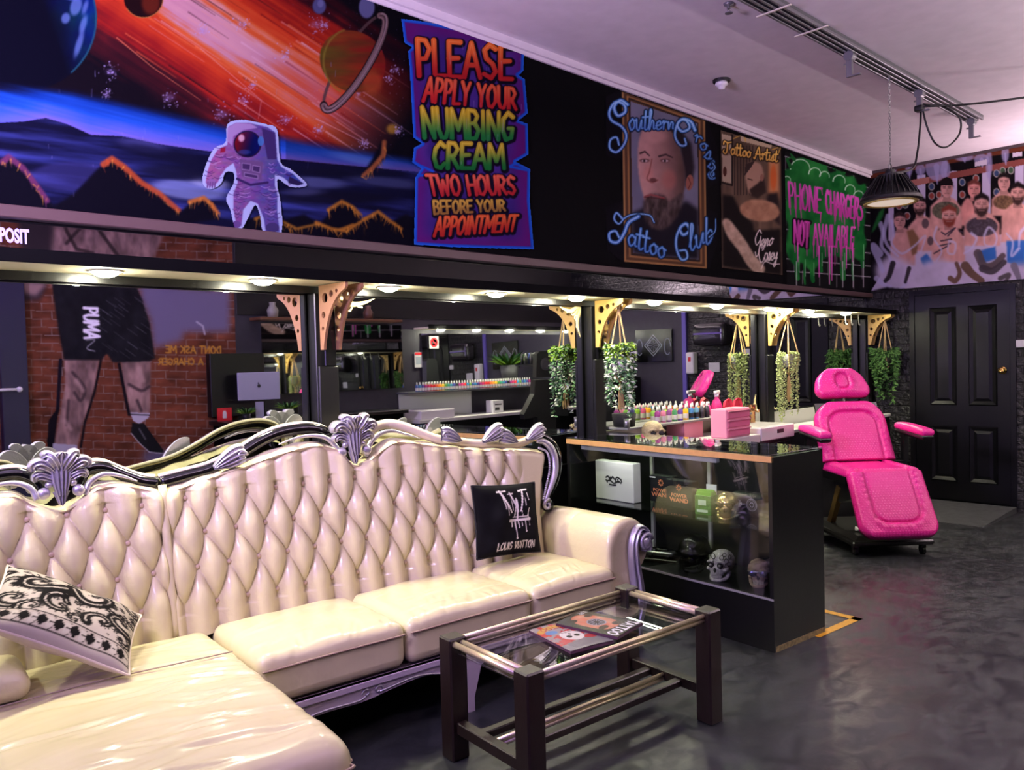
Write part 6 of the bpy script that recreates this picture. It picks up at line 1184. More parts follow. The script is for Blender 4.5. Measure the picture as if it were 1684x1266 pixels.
def pad(name, w0, w1, L, th, M, inner=None, ends=.08, border=.075, n=30):
    """Padded panel lying in its own x (across) - z (along) plane, facing -y, with a raised border around a set-in centre."""
    u = np.linspace(-1, 1, 2 * n + 1); v = np.linspace(0, 1, 3 * n + 1); A, B = np.meshgrid(u, v); wd = w0 + (w1 - w0) * B
    e0, e1 = ends if hasattr(ends, '__len__') else (ends, ends)
    zz = B * L; corner = np.ones_like(B)
    for e, dist in ((e0, zz), (e1, L - zz)):
        if e > 0: k = np.clip(1 - dist / e, 0, 1); corner = np.minimum(corner, 1 - (e / wd) * (1 - np.sqrt(np.clip(1 - k * k, 0, 1))))
    X = A * wd * corner; d = np.minimum(np.minimum((1 - np.abs(A)) * wd, zz + (0 if e0 > 0 else 1)), L - zz + (0 if e1 > 0 else 1)); prof = np.sqrt(np.clip(1 - np.clip(1 - d / .045, 0, 1) ** 2, 0, 1))
    T = th * (.25 + .75 * prof)
    if inner:
        x0, z0, z1, rr = inner; f = np.maximum(np.maximum(np.abs(A) * wd - x0, z0 - zz), zz - z1); cx = np.maximum(np.abs(A) * wd - (x0 - rr), 0); cz = np.maximum(np.maximum(z0 + rr - zz, zz - (z1 - rr)), 0); f = np.where((cx > 0) & (cz > 0), np.hypot(cx, cz) - rr, f)
        T = T - .017 * np.exp(-(f / .008) ** 2) + np.where(f < 0, .004 * np.clip(-f / .05, 0, 1) - .004, .008 * np.exp(-((f - .035) / .03) ** 2))
        ang = np.arctan2(A * wd, zz - (z0 + z1) / 2); T = T + np.where(f > .008, .0028 * np.sin(ang * 30) * np.exp(-((f - .02) / .025) ** 2), 0)
    G = np.stack([X, -T, zz], -1); Bk = np.stack([X, np.full_like(T, .012), zz], -1); nv, nu = A.shape; V = np.concatenate([G.reshape(-1, 3), Bk.reshape(-1, 3)]); F = grid_faces(nv, nu); o2 = nv * nu; i = np.arange(o2).reshape(nv, nu)
    rim = np.concatenate([i[0, :], i[1:, -1], i[-1, -2::-1], i[-2:0:-1, 0]]); rim2 = np.roll(rim, -1); Q = np.stack([rim, rim + o2, rim2 + o2, rim2], -1)
    o = np_mesh(name, V, np.concatenate([F, F[:, ::-1] + o2, Q]), pink, ch); o.matrix_local = M; return o
def frame(c, up, flip=1):                                    # across = chair's left-right, 'up' along the pad in the chair's x-z plane
    uz = Vector((up[0], 0, up[1])).normalized(); ax = Vector((0, flip, 0)); ay = uz.cross(ax)
    return Matrix(((ax.x, ay.x, uz.x, c[0]), (ax.y, ay.y, uz.y, c[1]), (ax.z, ay.z, uz.z, c[2]), (0, 0, 0, 1)))
SZt = .614
pad('backrest', .300, .292, .520, .065, frame((.03, 0, SZt + .0), (-.215, .45)), (.20, -.2, .415, .11), (0, .19))
pad('headrest', .248, .18, .275, .06, frame((-.215, 0, 1.118), (-.14, .24)), (.055, .07, .21, .05), (.09, .14))
pad('seat_pad', .285, .285, .43, .055, frame((.012, 0, SZt - .05), (.43, -.006), -1), (.18, -.2, .8, .02), (0, 0))
pad('leg_rest', .285, .295, .51, .06, frame((.445, 0, SZt - .045), (.26, -.44), -1), (.175, -.2, .40, .10), (0, .11))
blkp = mat('chair_black', (14, 14, 15), .3); stl = mat('chair_steel', (120, 116, 108), .3, .8)
def slab(pts, y0, y1, name, m=None): return MB().prism(pts, y0, y1).build(name, m or blkp, ch)
slab([(.05, SZt - .01), (-.185, 1.08), (-.205, 1.07), (.02, SZt - .05)], -.262, .262, 'back_shell'); slab([(-.23, 1.12), (-.34, 1.32), (-.36, 1.31), (-.25, 1.11)], -.13, .13, 'head_shell')
slab([(.0, SZt - .06), (.44, SZt - .06), (.44, SZt - .12), (.0, SZt - .12)], -.29, .29, 'seat_frame'); slab([(.455, SZt - .06), (.69, .165), (.675, .15), (.43, SZt - .10)], -.25, .25, 'leg_rest_shell')
for sg in (-1, 1):
    ar = rbox(MB(), .225, .052, .026, .024, 8, .014, None, (.095, sg * .40, .885)).build('armrest', pink, ch, smooth=True); weld(ar); ar.rotation_euler = (0, .06, 0)
    un = rbox(MB(), .218, .048, .02, .018, 6, 0, None, (.095, sg * .40, .848)).build('arm_shell', blkp, ch, smooth=True); un.rotation_euler = (0, .06, 0)
    MB().box(-.02, .03, sg * .40 - .02, sg * .40 + .02, .60, .845).box(-.02, .03, min(sg * .27, sg * .40), max(sg * .27, sg * .40), .57, .61).build('arm_support', blkp, ch)
MB().tube([(-.2, 0, 1.07), (-.225, 0, 1.13)], .012, 8).build('head_post', stl, ch)
MB().prism([(.05, .50), (.30, .50), (.33, .36), (.12, .30), (.0, .40)], -.20, .20).build('motor_cover', mat('charcoal_cover', (34, 34, 34), .35), ch)
for sg in (-1, 1): MB().prism([(-.10, FZ + .13), (-.03, FZ + .13), (.16, .42), (.10, .44)], sg * .19 - .02, sg * .19 + .02).build('lift_arm', mat('bronze_arm', (150, 122, 72), .35, .7), ch)
b = MB().box(-.32, .60, -.31, .31, FZ + .085, FZ + .125, .012)
b.loft([[(x0, -y, z), (x1, -y, z), (x1, y, z), (x0, y, z)] for x0, x1, y, z in ((-.30, .58, .29, FZ + .12), (-.24, .50, .22, FZ + .145))], True, True); b.build('base', mat('base_black', (26, 25, 24), .28), ch)
for x, y in ((.53, .25), (.50, -.25), (-.25, .25), (-.25, -.25)):
    c_ = MB().cyl((x, y - .012, FZ + .034), (x, y + .012, FZ + .034), .034, 18).build('caster', blkp, ch, smooth=True, angle=40); MB().box(x - .02, x + .02, y - .018, y + .018, FZ + .045, FZ + .088).build('fork', blkp, c_); MB().cyl((x, y - .014, FZ + .034), (x, y + .014, FZ + .034), .012, 12).build('hub', stl, c_)
cw, sw2 = math.cos(CHA), math.sin(CHA)
cwm = lambda x, y, z: (CHX + x * cw - y * sw2, CHY + x * sw2 + y * cw, z)
cab = thing('power_cable', 'white power cable with plug coiled on the pink chair base', 'cable'); wp = mat('white_cable', (226, 224, 220), .4); zb = FZ + .152
MB().tube(cr([cwm(.35, -.12, zb), cwm(.42, -.05, zb), cwm(.40, .06, zb), cwm(.32, .12, zb + .003), cwm(.27, .02, zb + .005), cwm(.34, -.08, zb + .006), cwm(.44, .0, zb), cwm(.38, .14, zb)], 8), .005, 6).build('flex', wp, cab, smooth=True)
MB().cyl(cwm(.35, -.12, zb + .008), cwm(.33, -.17, zb + .014), .013, 12, .019).build('plug', wp, cab, smooth=True)
# yellow floor tape
tp = MB(); Z1 = .0025
A_, B_, C_ = (4.50, -1.70), (4.16, -1.665), (4.53, -1.25)
def strip(p, q, w_):
    d = np.array(q) - np.array(p); d = d / np.linalg.norm(d); n_ = np.array((-d[1], d[0])) * w_; tp.add([(*(np.array(p) + n_ * 0), Z1), (*np.array(q), Z1), (*(np.array(q) + n_), Z1), (*(np.array(p) + n_), Z1)], [(0, 1, 2, 3)])
strip((4.495, -1.70), (4.05, -1.655), -.05); strip((4.495, -1.70), (4.56, -1.05), .05)
tag(tp.build('floor_tape', mat('yellow_tape', (222, 168, 40), .5, var=.15, scale=40), fix=True), 'yellow tape corner stuck on the floor beside the display case', 'tape')

# ------------------------------------------------------------------ hanging plants
def leaf_mesh(name, L, parent, gloss=.45, gain=1.0, shape='leaf'):
    """Many small leaves of one plant: each a folded blade with its own green."""
    V, F, C_ = [], [], []
    for p, d, n, l, w_, col in L:
        d = np.array(d, float); d /= np.linalg.norm(d) + 1e-9; n = np.array(n, float); s_ = np.cross(d, n); s_ /= np.linalg.norm(s_) + 1e-9; n = np.cross(s_, d); p = np.array(p, float); k = len(V)
        V += [p, p + d * l * .35 + s_ * w_ - n * l * .06, p + d * l * .42 + n * l * .04, p + d * l * .35 - s_ * w_ - n * l * .06, p + d * l * .78 + s_ * w_ * .62 - n * l * .12, p + d * l * .78 - s_ * w_ * .62 - n * l * .12, p + d * l - n * l * .2]
        F += [(k, k + 1, k + 2, k), (k, k + 2, k + 3, k), (k + 1, k + 4, k + 6, k + 2), (k + 2, k + 6, k + 5, k + 3)]
        C_ += [col] * 7
    me = bpy.data.meshes.new(name); me.from_pydata([tuple(v) for v in V], [], [tuple(dict.fromkeys(f)) for f in F])
    a = me.color_attributes.new('paint', 'FLOAT_COLOR', 'POINT'); c = np.ones((len(V), 4), np.float32); c[:, :3] = lin(np.array(C_)); a.data.foreach_set('color', c.ravel()); me.materials.append(paint_mat('leaf_green', gain, gloss))
    return link(bpy.data.objects.new(name, me), parent)
def hanger(t, top, rim_z, rim_r, m, n=4, tassel=None, sag=0):
    b = MB(); q = mat('jute_cord', (204, 172, 116), .8, bump=.4, scale=300)
    for k in range(n):
        a = 2 * PI * k / n + .5; p = (rim_r * math.cos(a), rim_r * math.sin(a), rim_z); b.tube([(0, 0, top), (p[0] * .5, p[1] * .5, (top + rim_z) / 2), p, (p[0] * .85, p[1] * .85, rim_z - .09), (0, 0, rim_z - .17)], .0055, 6)
    b.tube([(0, 0, top + .03), (0, 0, top - .03)], .010, 8); b.lathe([(.0, top - .055), (.011, top - .05), (.012, top - .03), (.0, top - .02)], 10); b.build('hanger_cord', q, t, smooth=True)
    if tassel:
        b = MB(); r = np.random.RandomState(2)
        for k in range(46): a = r.uniform(0, 6.3); w_ = r.uniform(.2, 1); b.tube([(0, 0, rim_z - .17), (.012 * math.cos(a), .012 * math.sin(a), rim_z - .2), (.03 * w_ * math.cos(a), .03 * w_ * math.sin(a), rim_z - .17 - tassel * r.uniform(.75, 1))], .0022, 4)
        b.build('tassel', q, t)
HX = -.205
def pot(t, z, r, m): return MB().lathe([(.0, z - .11), (r * .7, z - .11), (r * .9, z - .05), (r, z), (r * .93, z), (r * .86, z - .02), (.0, z - .025)], 20).build('pot', m, t, smooth=True)
rn = np.random.RandomState(21)
# variegated eucalyptus
t = thing('hanging_eucalyptus', 'big hanging basket of white-edged trailing eucalyptus leaves above the display case', 'plant', (4.262, HX, 0))
hanger(t, 1.845, 1.51, .072, None, 3, .19); pot(t, 1.51, .078, mat('white_pot', (224, 220, 212), .5)); L = []
for k in range(66):
    a = rn.uniform(0, 2 * PI); ln = rn.choice([.14, .26, .38, .50, .54]) * rn.uniform(.8, 1.1); r0 = .075; q0 = rn.rand() ** .5; p = np.array((r0 * math.cos(a) * q0, r0 * math.sin(a) * q0, 1.575 - .05 * q0)); kl = rn.uniform(.05, .098); out = np.array((math.cos(a), math.sin(a), 0)); vel = out * .018 * rn.uniform(.7, 1.1) + np.array((0, 0, .014)); n_ = int(ln / .016)
    for i in range(n_):
        p = p + vel; vel = vel * .9 + np.array((rn.normal(0, .0015), rn.normal(0, .0015), -.0022)); rr = math.hypot(p[0], p[1]); 
        if rr > kl: p[:2] *= kl / rr
        for sg in (-1, 1):
            d = np.array((rn.normal(0, .6) + out[0] * .5, rn.normal(0, .6) + out[1] * .5, rn.uniform(-.7, .3))); g = rn.rand(); young = p[2] > 1.50 and rn.rand() < .55
            col = (118 + 50 * g, 158 + 40 * g, 56 + 30 * g) if young else ((70 + 40 * g, 104 + 40 * g, 70 + 34 * g) if rn.rand() < .62 else (188 + 40 * g, 200 + 34 * g, 172 + 40 * g)); L.append((p.copy(), d, (rn.normal(), rn.normal(), 1.2), .026 + .010 * rn.rand(), .0085 + .003 * rn.rand(), col))
leaf_mesh('foliage', L, t)
# string of pearls with macrame tassel
rn = np.random.RandomState(4)
t = thing('hanging_pearl_plant', 'slim string-of-pearls plant in a macrame hanger right of the pink drawer box', 'plant', (6.655, HX, 0))
hanger(t, 1.835, 1.49, .085, None, 4, .24); pot(t, 1.50, .075, mat('grey_pot', (150, 152, 148), .5)); L = []
for k in range(46):
    a = rn.uniform(0, 2 * PI); ln = rn.choice([.06, .12, .2, .36, .58], p=[.26, .26, .22, .13, .13]) * rn.uniform(.85, 1.1); p = np.array((.07 * math.cos(a), .07 * math.sin(a), 1.505)); out = np.array((math.cos(a), math.sin(a), 0)); n_ = int(ln / .011)
    for i in range(n_):
        k_ = i / max(n_, 1); p = p + np.array((out[0] * .004 * max(0, 1 - i / 6) + rn.normal(0, .0015), out[1] * .004 * max(0, 1 - i / 6) + rn.normal(0, .0015), .004 if i < 2 else -.011))
        for j in range(2): g = rn.rand(); d = (rn.normal(), rn.normal(), rn.normal() * .6); L.append((p.copy(), d, (rn.normal(), rn.normal(), rn.normal()), .017 + .004 * rn.rand(), .0062, (150 + 46 * g, 164 + 44 * g, 104 + 40 * g)))
leaf_mesh('foliage', L, t)
# green ivy
rn = np.random.RandomState(9)
t = thing('hanging_ivy', 'dark green leafy hanging plant against the black brick beside the door', 'plant', (8.845, HX, 0))
hanger(t, 1.86, 1.47, .075, None, 4, None); pot(t, 1.46, .075, mat('dark_pot', (50, 46, 44), .5)); L = []
for k in range(44):
    a = rn.uniform(0, 2 * PI); ln = rn.choice([.12, .26, .42, .62]) * rn.uniform(.8, 1.1); p = np.array((.04 * math.cos(a), .04 * math.sin(a), 1.465)); out = np.array((math.cos(a), math.sin(a), 0)); kl = rn.uniform(.6, 1.2); p[2] += rn.uniform(-.05, .05); vel = out * .019 * rn.uniform(.7, 1.1) + np.array((0, 0, .012)); n_ = int(ln / .017)
    for i in range(n_):
        p = p + vel; vel = vel * .9 + np.array((rn.normal(0, .0015), rn.normal(0, .0015), -.0021)); rr = math.hypot(p[0], p[1]); lim = kl * .098 - .04 * max(0, min(1, (1.32 - p[2]) / .45))
        if rr > lim: p[:2] *= lim / rr
        for j in range(2): g = rn.rand(); d = (rn.normal(0, .6) + out[0] * .6, rn.normal(0, .6) + out[1] * .6, rn.uniform(-.8, .2)); L.append((p.copy(), d, (rn.normal(), rn.normal(), 1.2), .046 + .016 * rn.rand(), .0115, (50 + 44 * g, 84 + 46 * g, 44 + 26 * g)))
leaf_mesh('foliage', L, t)
MB_ = MB().tube([(8.62, -.02, 1.30), (8.60, -.06, .96)], .010, 6)
hk = mat('hook_white', (130, 128, 120), .4)
for i, x in enumerate((8.10, 8.24, 8.42)):
    tag(MB().tube(cr([(x, -.1, 1.896), (x, -.1, 1.84), (x + .012, -.1, 1.80), (x + .03, -.1, 1.785), (x + .04, -.1, 1.80)], 5), .006, 6).build('hook', hk, smooth=True), 'small pale hook under the far end of the canopy, %s of three' % ('first', 'second', 'third')[i], 'hook', 'hooks under the canopy')

# ------------------------------------------------------------------ counter along the mirrors
steel = mat('brushed_steel', (150, 152, 150), .32, .8)
tag(MB().box(4.335, 6.02, -.20, .018, 1.012, 1.028, .003).build('bottle_shelf', mat('grey_shelf', (126, 128, 124), .35)), 'grey ledge along the mirror carrying the ink bottles', 'shelf')
cn = thing('counter', 'low white-topped black counter behind the display case', 'counter', (0, 0, 0))
MB().box(4.42, 5.66, -.46, -.035, .82, .89, .004).build('worktop', mat('white_laminate', (214, 212, 206), .3), cn)['label'] = 'white worktop'
MB().box(4.44, 6.24, -.42, -.035, -.03, .82).box(6.24, 8.70, -.30, -.035, -.09, .82).build('carcass', black_satin, cn); MB().box(6.26, 8.70, -.31, -.035, .82, .85, .004).build('end_top', MATS['white_laminate'], cn)
for k in range(2):
    d = MB().box(4.48 + k * .88, 5.32 + k * .88, -.438, -.42, .10, .80, .004).build('cupboard_door', black_gloss, cn); MB().lathe([(.0, 0), (.011, 0), (.008, -.014), (.014, -.022), (.0, -.028)], 12, c=(5.26 + k * .88, -.438, .72), axis='y').build('knob', steel, d, smooth=True)
tag(MB().box(5.05, 5.30, -.18, -.02, .89, 1.012).build('pink_panel', mat('dull_pink', (196, 120, 140), .45)), 'pink block standing under the bottle ledge', 'block')
sk_ = thing('basin', 'white rectangular counter basin with gold tap', 'basin', (5.955, -.255, .82))
bb = MB().box(-.275, .275, -.205, .245, .006, .115, .008); bb.build('bowl', mat('white_ceramic', (234, 230, 228), .15), sk_); MB().box(-.20, .20, -.15, .14, .114, .1165, .001).build('bowl_shade_plate', mat('ceramic_shade', (196, 192, 192), .2), sk_)  # flat greyer plate on top; shade of the hollow put into its colour
MB().box(-.02, .085, -.208, -.204, .055, .085).build('badge', mat('badge_black', (20, 18, 18), .5), sk_)
gt = mat('rose_gold_tap', (206, 164, 112), .22, 1.0)
tp_ = MB().lathe([(.0, .115), (.03, .115), (.03, .235), (.032, .24), (.032, .265), (.0, .268)], 20, c=(.17, .12, 0)).build('tap', gt, sk_, smooth=True, angle=40); MB().tube([(.15, .10, .225), (.06, .0, .222)], .014, 10).build('spout', gt, tp_, smooth=True)
pb = thing('drawer_box', 'pink three-drawer desktop box with translucent drawers', 'drawer box', (5.385, -.30, .8905)); pk = mat('pink_plastic', (236, 150, 172), .35); pk2 = mat('pink_translucent', (222, 120, 150), .2)
MB().box(-.17, .17, -.135, -.0, 0, .215, .006).build('body', pk, pb)
for k in range(3):
    z = .012 + k * .067; d = MB().box(-.157, .157, -.142, -.135, z, z + .056, .002).build('drawer', pk2, pb); MB().box(-.157, .157, -.152, -.142, z + .048, z + .056, .001).build('handle_lip', pk, d)
tag(MB().box(5.26, 5.44, -.42, -.32, 1.1065, 1.1085).build('lid_tray', pk), 'thin pink tray on top of the pink drawer box', 'tray')
rd = mat('coral_red', (226, 60, 84), .35)
for i, x in enumerate((5.78, 5.93)):
    t = thing('octagon_bowl', 'coral red eight-sided dish standing on edge, %s one behind the pink drawers' % ('left', 'right')[i], 'dish', (x, -.10, 1.0285), 0, 'coral red dishes'); MB().lathe([(.0, .0), (.055, .0), (.066, -.026), (.062, -.026), (.052, -.004), (.0, -.004)], 8, c=(0, 0, .062), axis='y').build('dish', rd, t)
sb = thing('spray_bottle', 'pink spray bottle with white trigger head on the mirror ledge', 'bottle', (5.66, -.085, 1.0285), .2)
hp = mat('pink_liquid', (232, 60, 140), .15, trans=.3); wpl = mat('white_pp', (238, 236, 236), .3)
MB().lathe([(.0, 0), (.042, 0), (.044, .01), (.044, .075), (.030, .115), (.015, .135), (.015, .15), (.0, .15)], 20).build('bottle_body', hp, sb, smooth=True); h_ = MB().cyl((0, 0, .145), (0, 0, .168), .017, 12); rbox(h_, .045, .014, .014, .008, 4, 0, None, (.012, 0, .182)); h_.build('spray_head', wpl, sb, smooth=True); MB().tube([(.04, 0, .172), (.052, 0, .15), (.064, 0, .128)], [.008, .007, .004], 8).build('trigger', hp, sb, smooth=True)
inks = [(150, 60, 130), (120, 170, 70), (206, 120, 150), (70, 60, 130), (120, 60, 120), (150, 190, 60), (60, 130, 80), (220, 90, 140), (90, 60, 140), (236, 170, 40), (240, 180, 30), (30, 30, 34), (50, 110, 160), (60, 60, 66), (90, 140, 160), (180, 60, 50), (60, 60, 64), (226, 140, 40), (30, 30, 34), (220, 200, 190)]
cnames = ['plum', 'leaf green', 'dusty pink', 'indigo', 'purple', 'lime', 'green', 'rose pink', 'violet', 'amber', 'yellow', 'black', 'blue', 'charcoal', 'teal', 'red', 'dark grey', 'orange', 'jet black', 'cream']
capm = mat('clear_cap', (214, 214, 206), .25); labm = mat('ink_label', (226, 222, 214), .5); labk = mat('ink_label_dark', (30, 30, 34), .45)
def ink(x, y, z, col, label, group, k=1.0, darkl=False):
    t = thing('ink_bottle', label, 'bottle', (x, y, z), 0, group); m = mat('ink_%d_%d_%d' % col, col, .3)
    MB().lathe([(.0, 0), (.019 * k, 0), (.020 * k, .004), (.020 * k, .075 * k), (.012 * k, .085 * k), (.0, .085 * k)], 14).build('bottle_body', m, t, smooth=True, angle=50)
    MB().lathe([(.0205 * k, .012 * k), (.0208 * k, .014 * k), (.0208 * k, .045 * k), (.0205 * k, .047 * k)], 14).build('paper_label', labk if darkl else labm, t); MB().lathe([(.0, .085 * k), (.011 * k, .085 * k), (.010 * k, .095 * k), (.004 * k, .12 * k), (.0, .12 * k)], 12).build('cap', capm, t, smooth=True); return t
for i in range(20):
    j = i // 2 if i < 20 else i
    x = 4.76 + i * .0365; y = -.145 if i % 2 == 0 else -.085
    ink(x, y, 1.0285, inks[i], '%s ink bottle, number %d from the left on the mirror ledge' % (cnames[i], i + 1), 'ink bottles on the mirror ledge', 1.0, i >= 11)
for i, x in enumerate((5.51, 5.575)):
    t = thing('soap_bottle', 'small pink soap bottle with white cap, %s of the pair by the mirror' % ('left', 'right')[i], 'bottle', (x, -.06, 1.0285), 0, 'pink soap bottles'); MB().lathe([(.0, 0), (.026, 0), (.028, .01), (.026, .06), (.012, .085), (.0, .085)], 14).build('bottle_body', hp, t, smooth=True); MB().lathe([(.0, .085), (.012, .085), (.010, .11), (.0, .112)], 10).build('cap', wpl, t, smooth=True)
t = thing('bone_skull', 'yellowed skull on the counter behind the display case', 'skull', (4.52, -.28, .8905), -.6); skull(t, 1.05, mat('yellow_bone', (178, 164, 118), .55, bump=.5, scale=60, var=.2), dark, jaw=False)
tag(MB().lathe([(.0, 0), (.075, 0), (.085, .09), (.078, .09), (.07, .01), (.0, .01)], 18, c=(4.43, -.10, 1.0285)).build('black_pot', blk, smooth=True), 'small black pot on the ledge under the eucalyptus', 'pot')
tag(MB().lathe([(.0, 0), (.02, 0), (.022, .06), (.018, .06), (.0, .055)], 14, c=(4.35, -.185, 1.0285)).build('shot_glass', steel, smooth=True), 'tiny steel cup at the left end of the ledge', 'cup')

# ------------------------------------------------------------------ ceiling fittings
alu = mat('grey_aluminium', (128, 128, 130), .38, .6); zip_ = mat('cable_tie', (206, 200, 176), .5)
TR0, TR1 = np.array((3.0, -1.30)), np.array((7.66, -1.42)); td = (TR1 - TR0) / np.linalg.norm(TR1 - TR0); tn = np.array((-td[1], td[0])); TA = math.atan2(td[1], td[0])
trk = thing('ceiling_track', 'long grey aluminium display track fixed to the ceiling', 'track', (TR0[0], TR0[1], H), TA); TLn = float(np.linalg.norm(TR1 - TR0))
MB().box(0, TLn, -.062, .062, -.018, 0).build('back_plate', mat('track_grey', (96, 98, 98), .4, .4), trk)
for y in (-.055, -.018, .018, .055): MB().box(0, TLn, y - .009, y + .009, -.040, -.018, .003).build('rail', alu, trk)
for i, x in enumerate((1.28, 1.72)): MB().box(x - .006, x + .006, -.11 - .0, .10, -.048, -.041).build('cable_tie', zip_, trk)
def hangb(x, label):
    p = TR0 + td * x; t = thing('track_hanger', label, 'hanger bracket', (p[0], p[1], H - .041), TA, 'hooked brackets on the ceiling track')
    MB().lathe([(.0, -.02), (.032, -.02), (.034, .03), (.0, .03)], 16, c=(0, 0, -.022), axis='x').build('roller', alu, t, smooth=True, angle=40); MB().box(-.012, .012, -.018, .018, -.15, -.04).build('drop_arm', alu, t); MB().box(-.012, .012, -.07, .018, -.158, -.15).build('foot', alu, t); MB().lathe([(.0, 0), (.007, 0), (.007, .02), (.0, .02)], 8, c=(.0, .018, -.07), axis='y').build('bolt', steel, t); return p
hangb(2.25, 'grey hooked bracket on the ceiling track, left of the pendant chain'); hp3 = hangb(3.42, 'grey hooked bracket holding coiled black cable on the ceiling track'); hangb(4.56, 'grey hooked bracket at the far end of the ceiling track')
PXY = TR0 + td * 2.873
pen = thing('pendant_lamp', 'black finned high-bay pendant lamp hanging on a chain', 'pendant lamp', (PXY[0], PXY[1], H - .04))
b = MB(); zc = -.03; k = 0
b.tube([(.014 * math.cos(a), 0, -.03 + .03 * math.sin(a)) for a in np.linspace(0, 2 * PI, 13)], .003, 5)
z_ = -.07
while z_ > -.62:
    a = 0 if k % 2 else PI / 2; b.tube([(.0065 * math.cos(q) * math.cos(a), .0065 * math.cos(q) * math.sin(a), z_ + .012 * math.sin(q)) for q in np.linspace(0, 2 * PI, 9)], .0018, 4); z_ -= .0195; k += 1
b.build('chain', steel, pen); MB().tube([(.022 * math.cos(a), 0, -.645 + .026 * math.sin(a)) for a in np.linspace(0, 2 * PI, 15)], .004, 6).build('eye_bolt', steel, pen, smooth=True)
ht = thing('lamp_head_tilt', None, None) if False else None
hb = MB().lathe([(.0, -.665), (.03, -.665), (.035, -.69), (.085, -.70), (.092, -.76), (.0, -.76)], 28).lathe([(.0, -.755), (.10, -.76), (.165, -.835), (.20, -.865), (.205, -.885), (.19, -.892), (.165, -.885), (.0, -.88)], 40)
for k in range(30):
    a = 2 * PI * k / 30; c, s = math.cos(a), math.sin(a); P_ = [(.055, -.70), (.10, -.715), (.185, -.835), (.19, -.862), (.10, -.80)]; o_ = np.array((-s, c, 0)) * .0028
    f_ = [np.array((r_ * c, r_ * s, z)) for r_, z in P_]; hb.add([p - o_ for p in f_] + [p + o_ for p in f_], [tuple(range(5))[::-1], tuple(range(5, 10))] + [(i, (i + 1) % 5, 5 + (i + 1) % 5, 5 + i) for i in range(5)])
hb.build('housing', mat('lamp_black', (13, 13, 13), .5), pen); MB().lathe([(.150, -.889), (.180, -.893), (.176, -.901), (.152, -.899), (.150, -.889)], 40).build('gasket_ring', mat('lamp_yellow_ring', (206, 190, 96), .35, .2), pen, smooth=True)
MB().lathe([(.0, -.898), (.152, -.894), (.152, -.887), (.0, -.887)], 40).build('lens', mat('frosted_lens', (226, 216, 206), .3, emit=(255, 236, 214), es=.55), pen)  # glow added so the switched-off lens looks lit
def c3(x, y, z): return (x, y, z)
hx, hy = hp3; ck = mat('black_cable', (12, 12, 13), .45)
t = thing('lamp_cable', 'black cable looping from the ceiling track down to the pendant lamp', 'cable')
MB().tube(cr([(hx, hy - .01, H - .20), (hx - .02, hy - .01, H - .32), (hx - .05, hy, H - .50), (hx - .16, hy, H - .64), (PXY[0] + .06, PXY[1], H - .72), (PXY[0] + .03, PXY[1], H - .74)], 8), .008, 8).build('drop', ck, t, smooth=True)
MB().tube(cr([(hx, hy - .02, H - .17), (hx + .01, hy - .05, H - .32), (hx + .06, hy - .09, H - .44), (hx + .15, hy - .14, H - .46), (hx + .24, hy - .2, H - .36), (hx + .24, hy - .2, H - .24), (hx + .16, hy - .12, H - .155), (hx + .02, hy - .02, H - .14)], 8), .007, 8).build('loop', ck, t, smooth=True)
b = MB(); rbox(b, .035, .03, .022, .012, 4, 0, None, (hx, hy, H - .175)); b.build('connector', ck, t, smooth=True)
tag(MB().tube(cr([(hx + .01, hy - .02, H - .16), (hx + .25, hy - .35, H - .165), (hx + .6, hy - .95, H - .13), (hx + .9, hy - 1.6, H - .06), (hx + 1.0, hy - 2.2, H - .02)], 8), .008, 8).build('trailing_cable', ck, smooth=True), 'black cable running from the track across the ceiling to the right', 'cable')
t = thing('smoke_detector', 'small black and white ceiling detector left of the track', 'detector', (5.16, -.478, H)); MB().lathe([(.0, 0), (.062, 0), (.06, -.016), (.0, -.018)], 24).build('base', blkp, t, smooth=True, angle=40); MB().lathe([(.0, -.018), (.042, -.018), (.046, -.034), (.034, -.046), (.024, -.052), (.022, -.066), (.0, -.07)], 24).build('sensor', MATS['white_plastic'], t, smooth=True)
t = thing('sprinkler', 'small chrome sprinkler head on the ceiling at the top edge', 'sprinkler', (4.09, -1.165, H)); MB().lathe([(.0, 0), (.03, 0), (.026, -.01), (.010, -.014), (.010, -.03), (.0, -.03)], 16).build('body', alu, t, smooth=True); MB().lathe([(.0, -.052), (.022, -.052), (.022, -.056), (.0, -.056)], 14).tube([(.009, 0, -.028), (.016, 0, -.04), (.004, 0, -.053)], .002, 5).tube([(-.009, 0, -.028), (-.016, 0, -.04), (-.004, 0, -.053)], .002, 5).build('deflector', alu, t)

# ------------------------------------------------------------------ the facing side of the room (seen in the mirrors)
tag(MB().box(3.76, 9.0, YO + .002, YO + .012, 2.06, 2.99, .003).build('facing_panel', mat('dark_panel', (24, 22, 26), .4)), 'dark boarded band on the facing wall, seen in the mirrors', 'panel')
tag(MB().box(.4, 8.98, YO + .002, YO + .36, 3.0, 3.03).box(.4, 8.98, YO + .34, YO + .36, 3.03, 3.06).build('lamp_hiding_ledge', mat('dark_panel', (24, 22, 26), .4)), 'added dark ledge hiding the ceiling fill lamps on the facing wall', 'ledge')  # made-up ledge, added to keep the ceiling fill lamps out of the mirrors
def mirror2(x0, x1, z0, z1, label):
    t = thing('wall_mirror', label, 'mirror', ((x0 + x1) / 2, YO, (z0 + z1) / 2)); a, b = (x1 - x0) / 2, (z1 - z0) / 2; MB().box(-a, a, 0.001, .010, -b, b).build('glass', mirror_m, t); t.location.y = YO + .012; t.rotation_euler.x = .02
mirror2(4.02, 5.85, 1.22, 1.98, 'mirror on the facing wall over the dark desk'); mirror2(6.15, 8.75, 1.15, 1.88, 'long mirror on the facing wall over the ink rack')
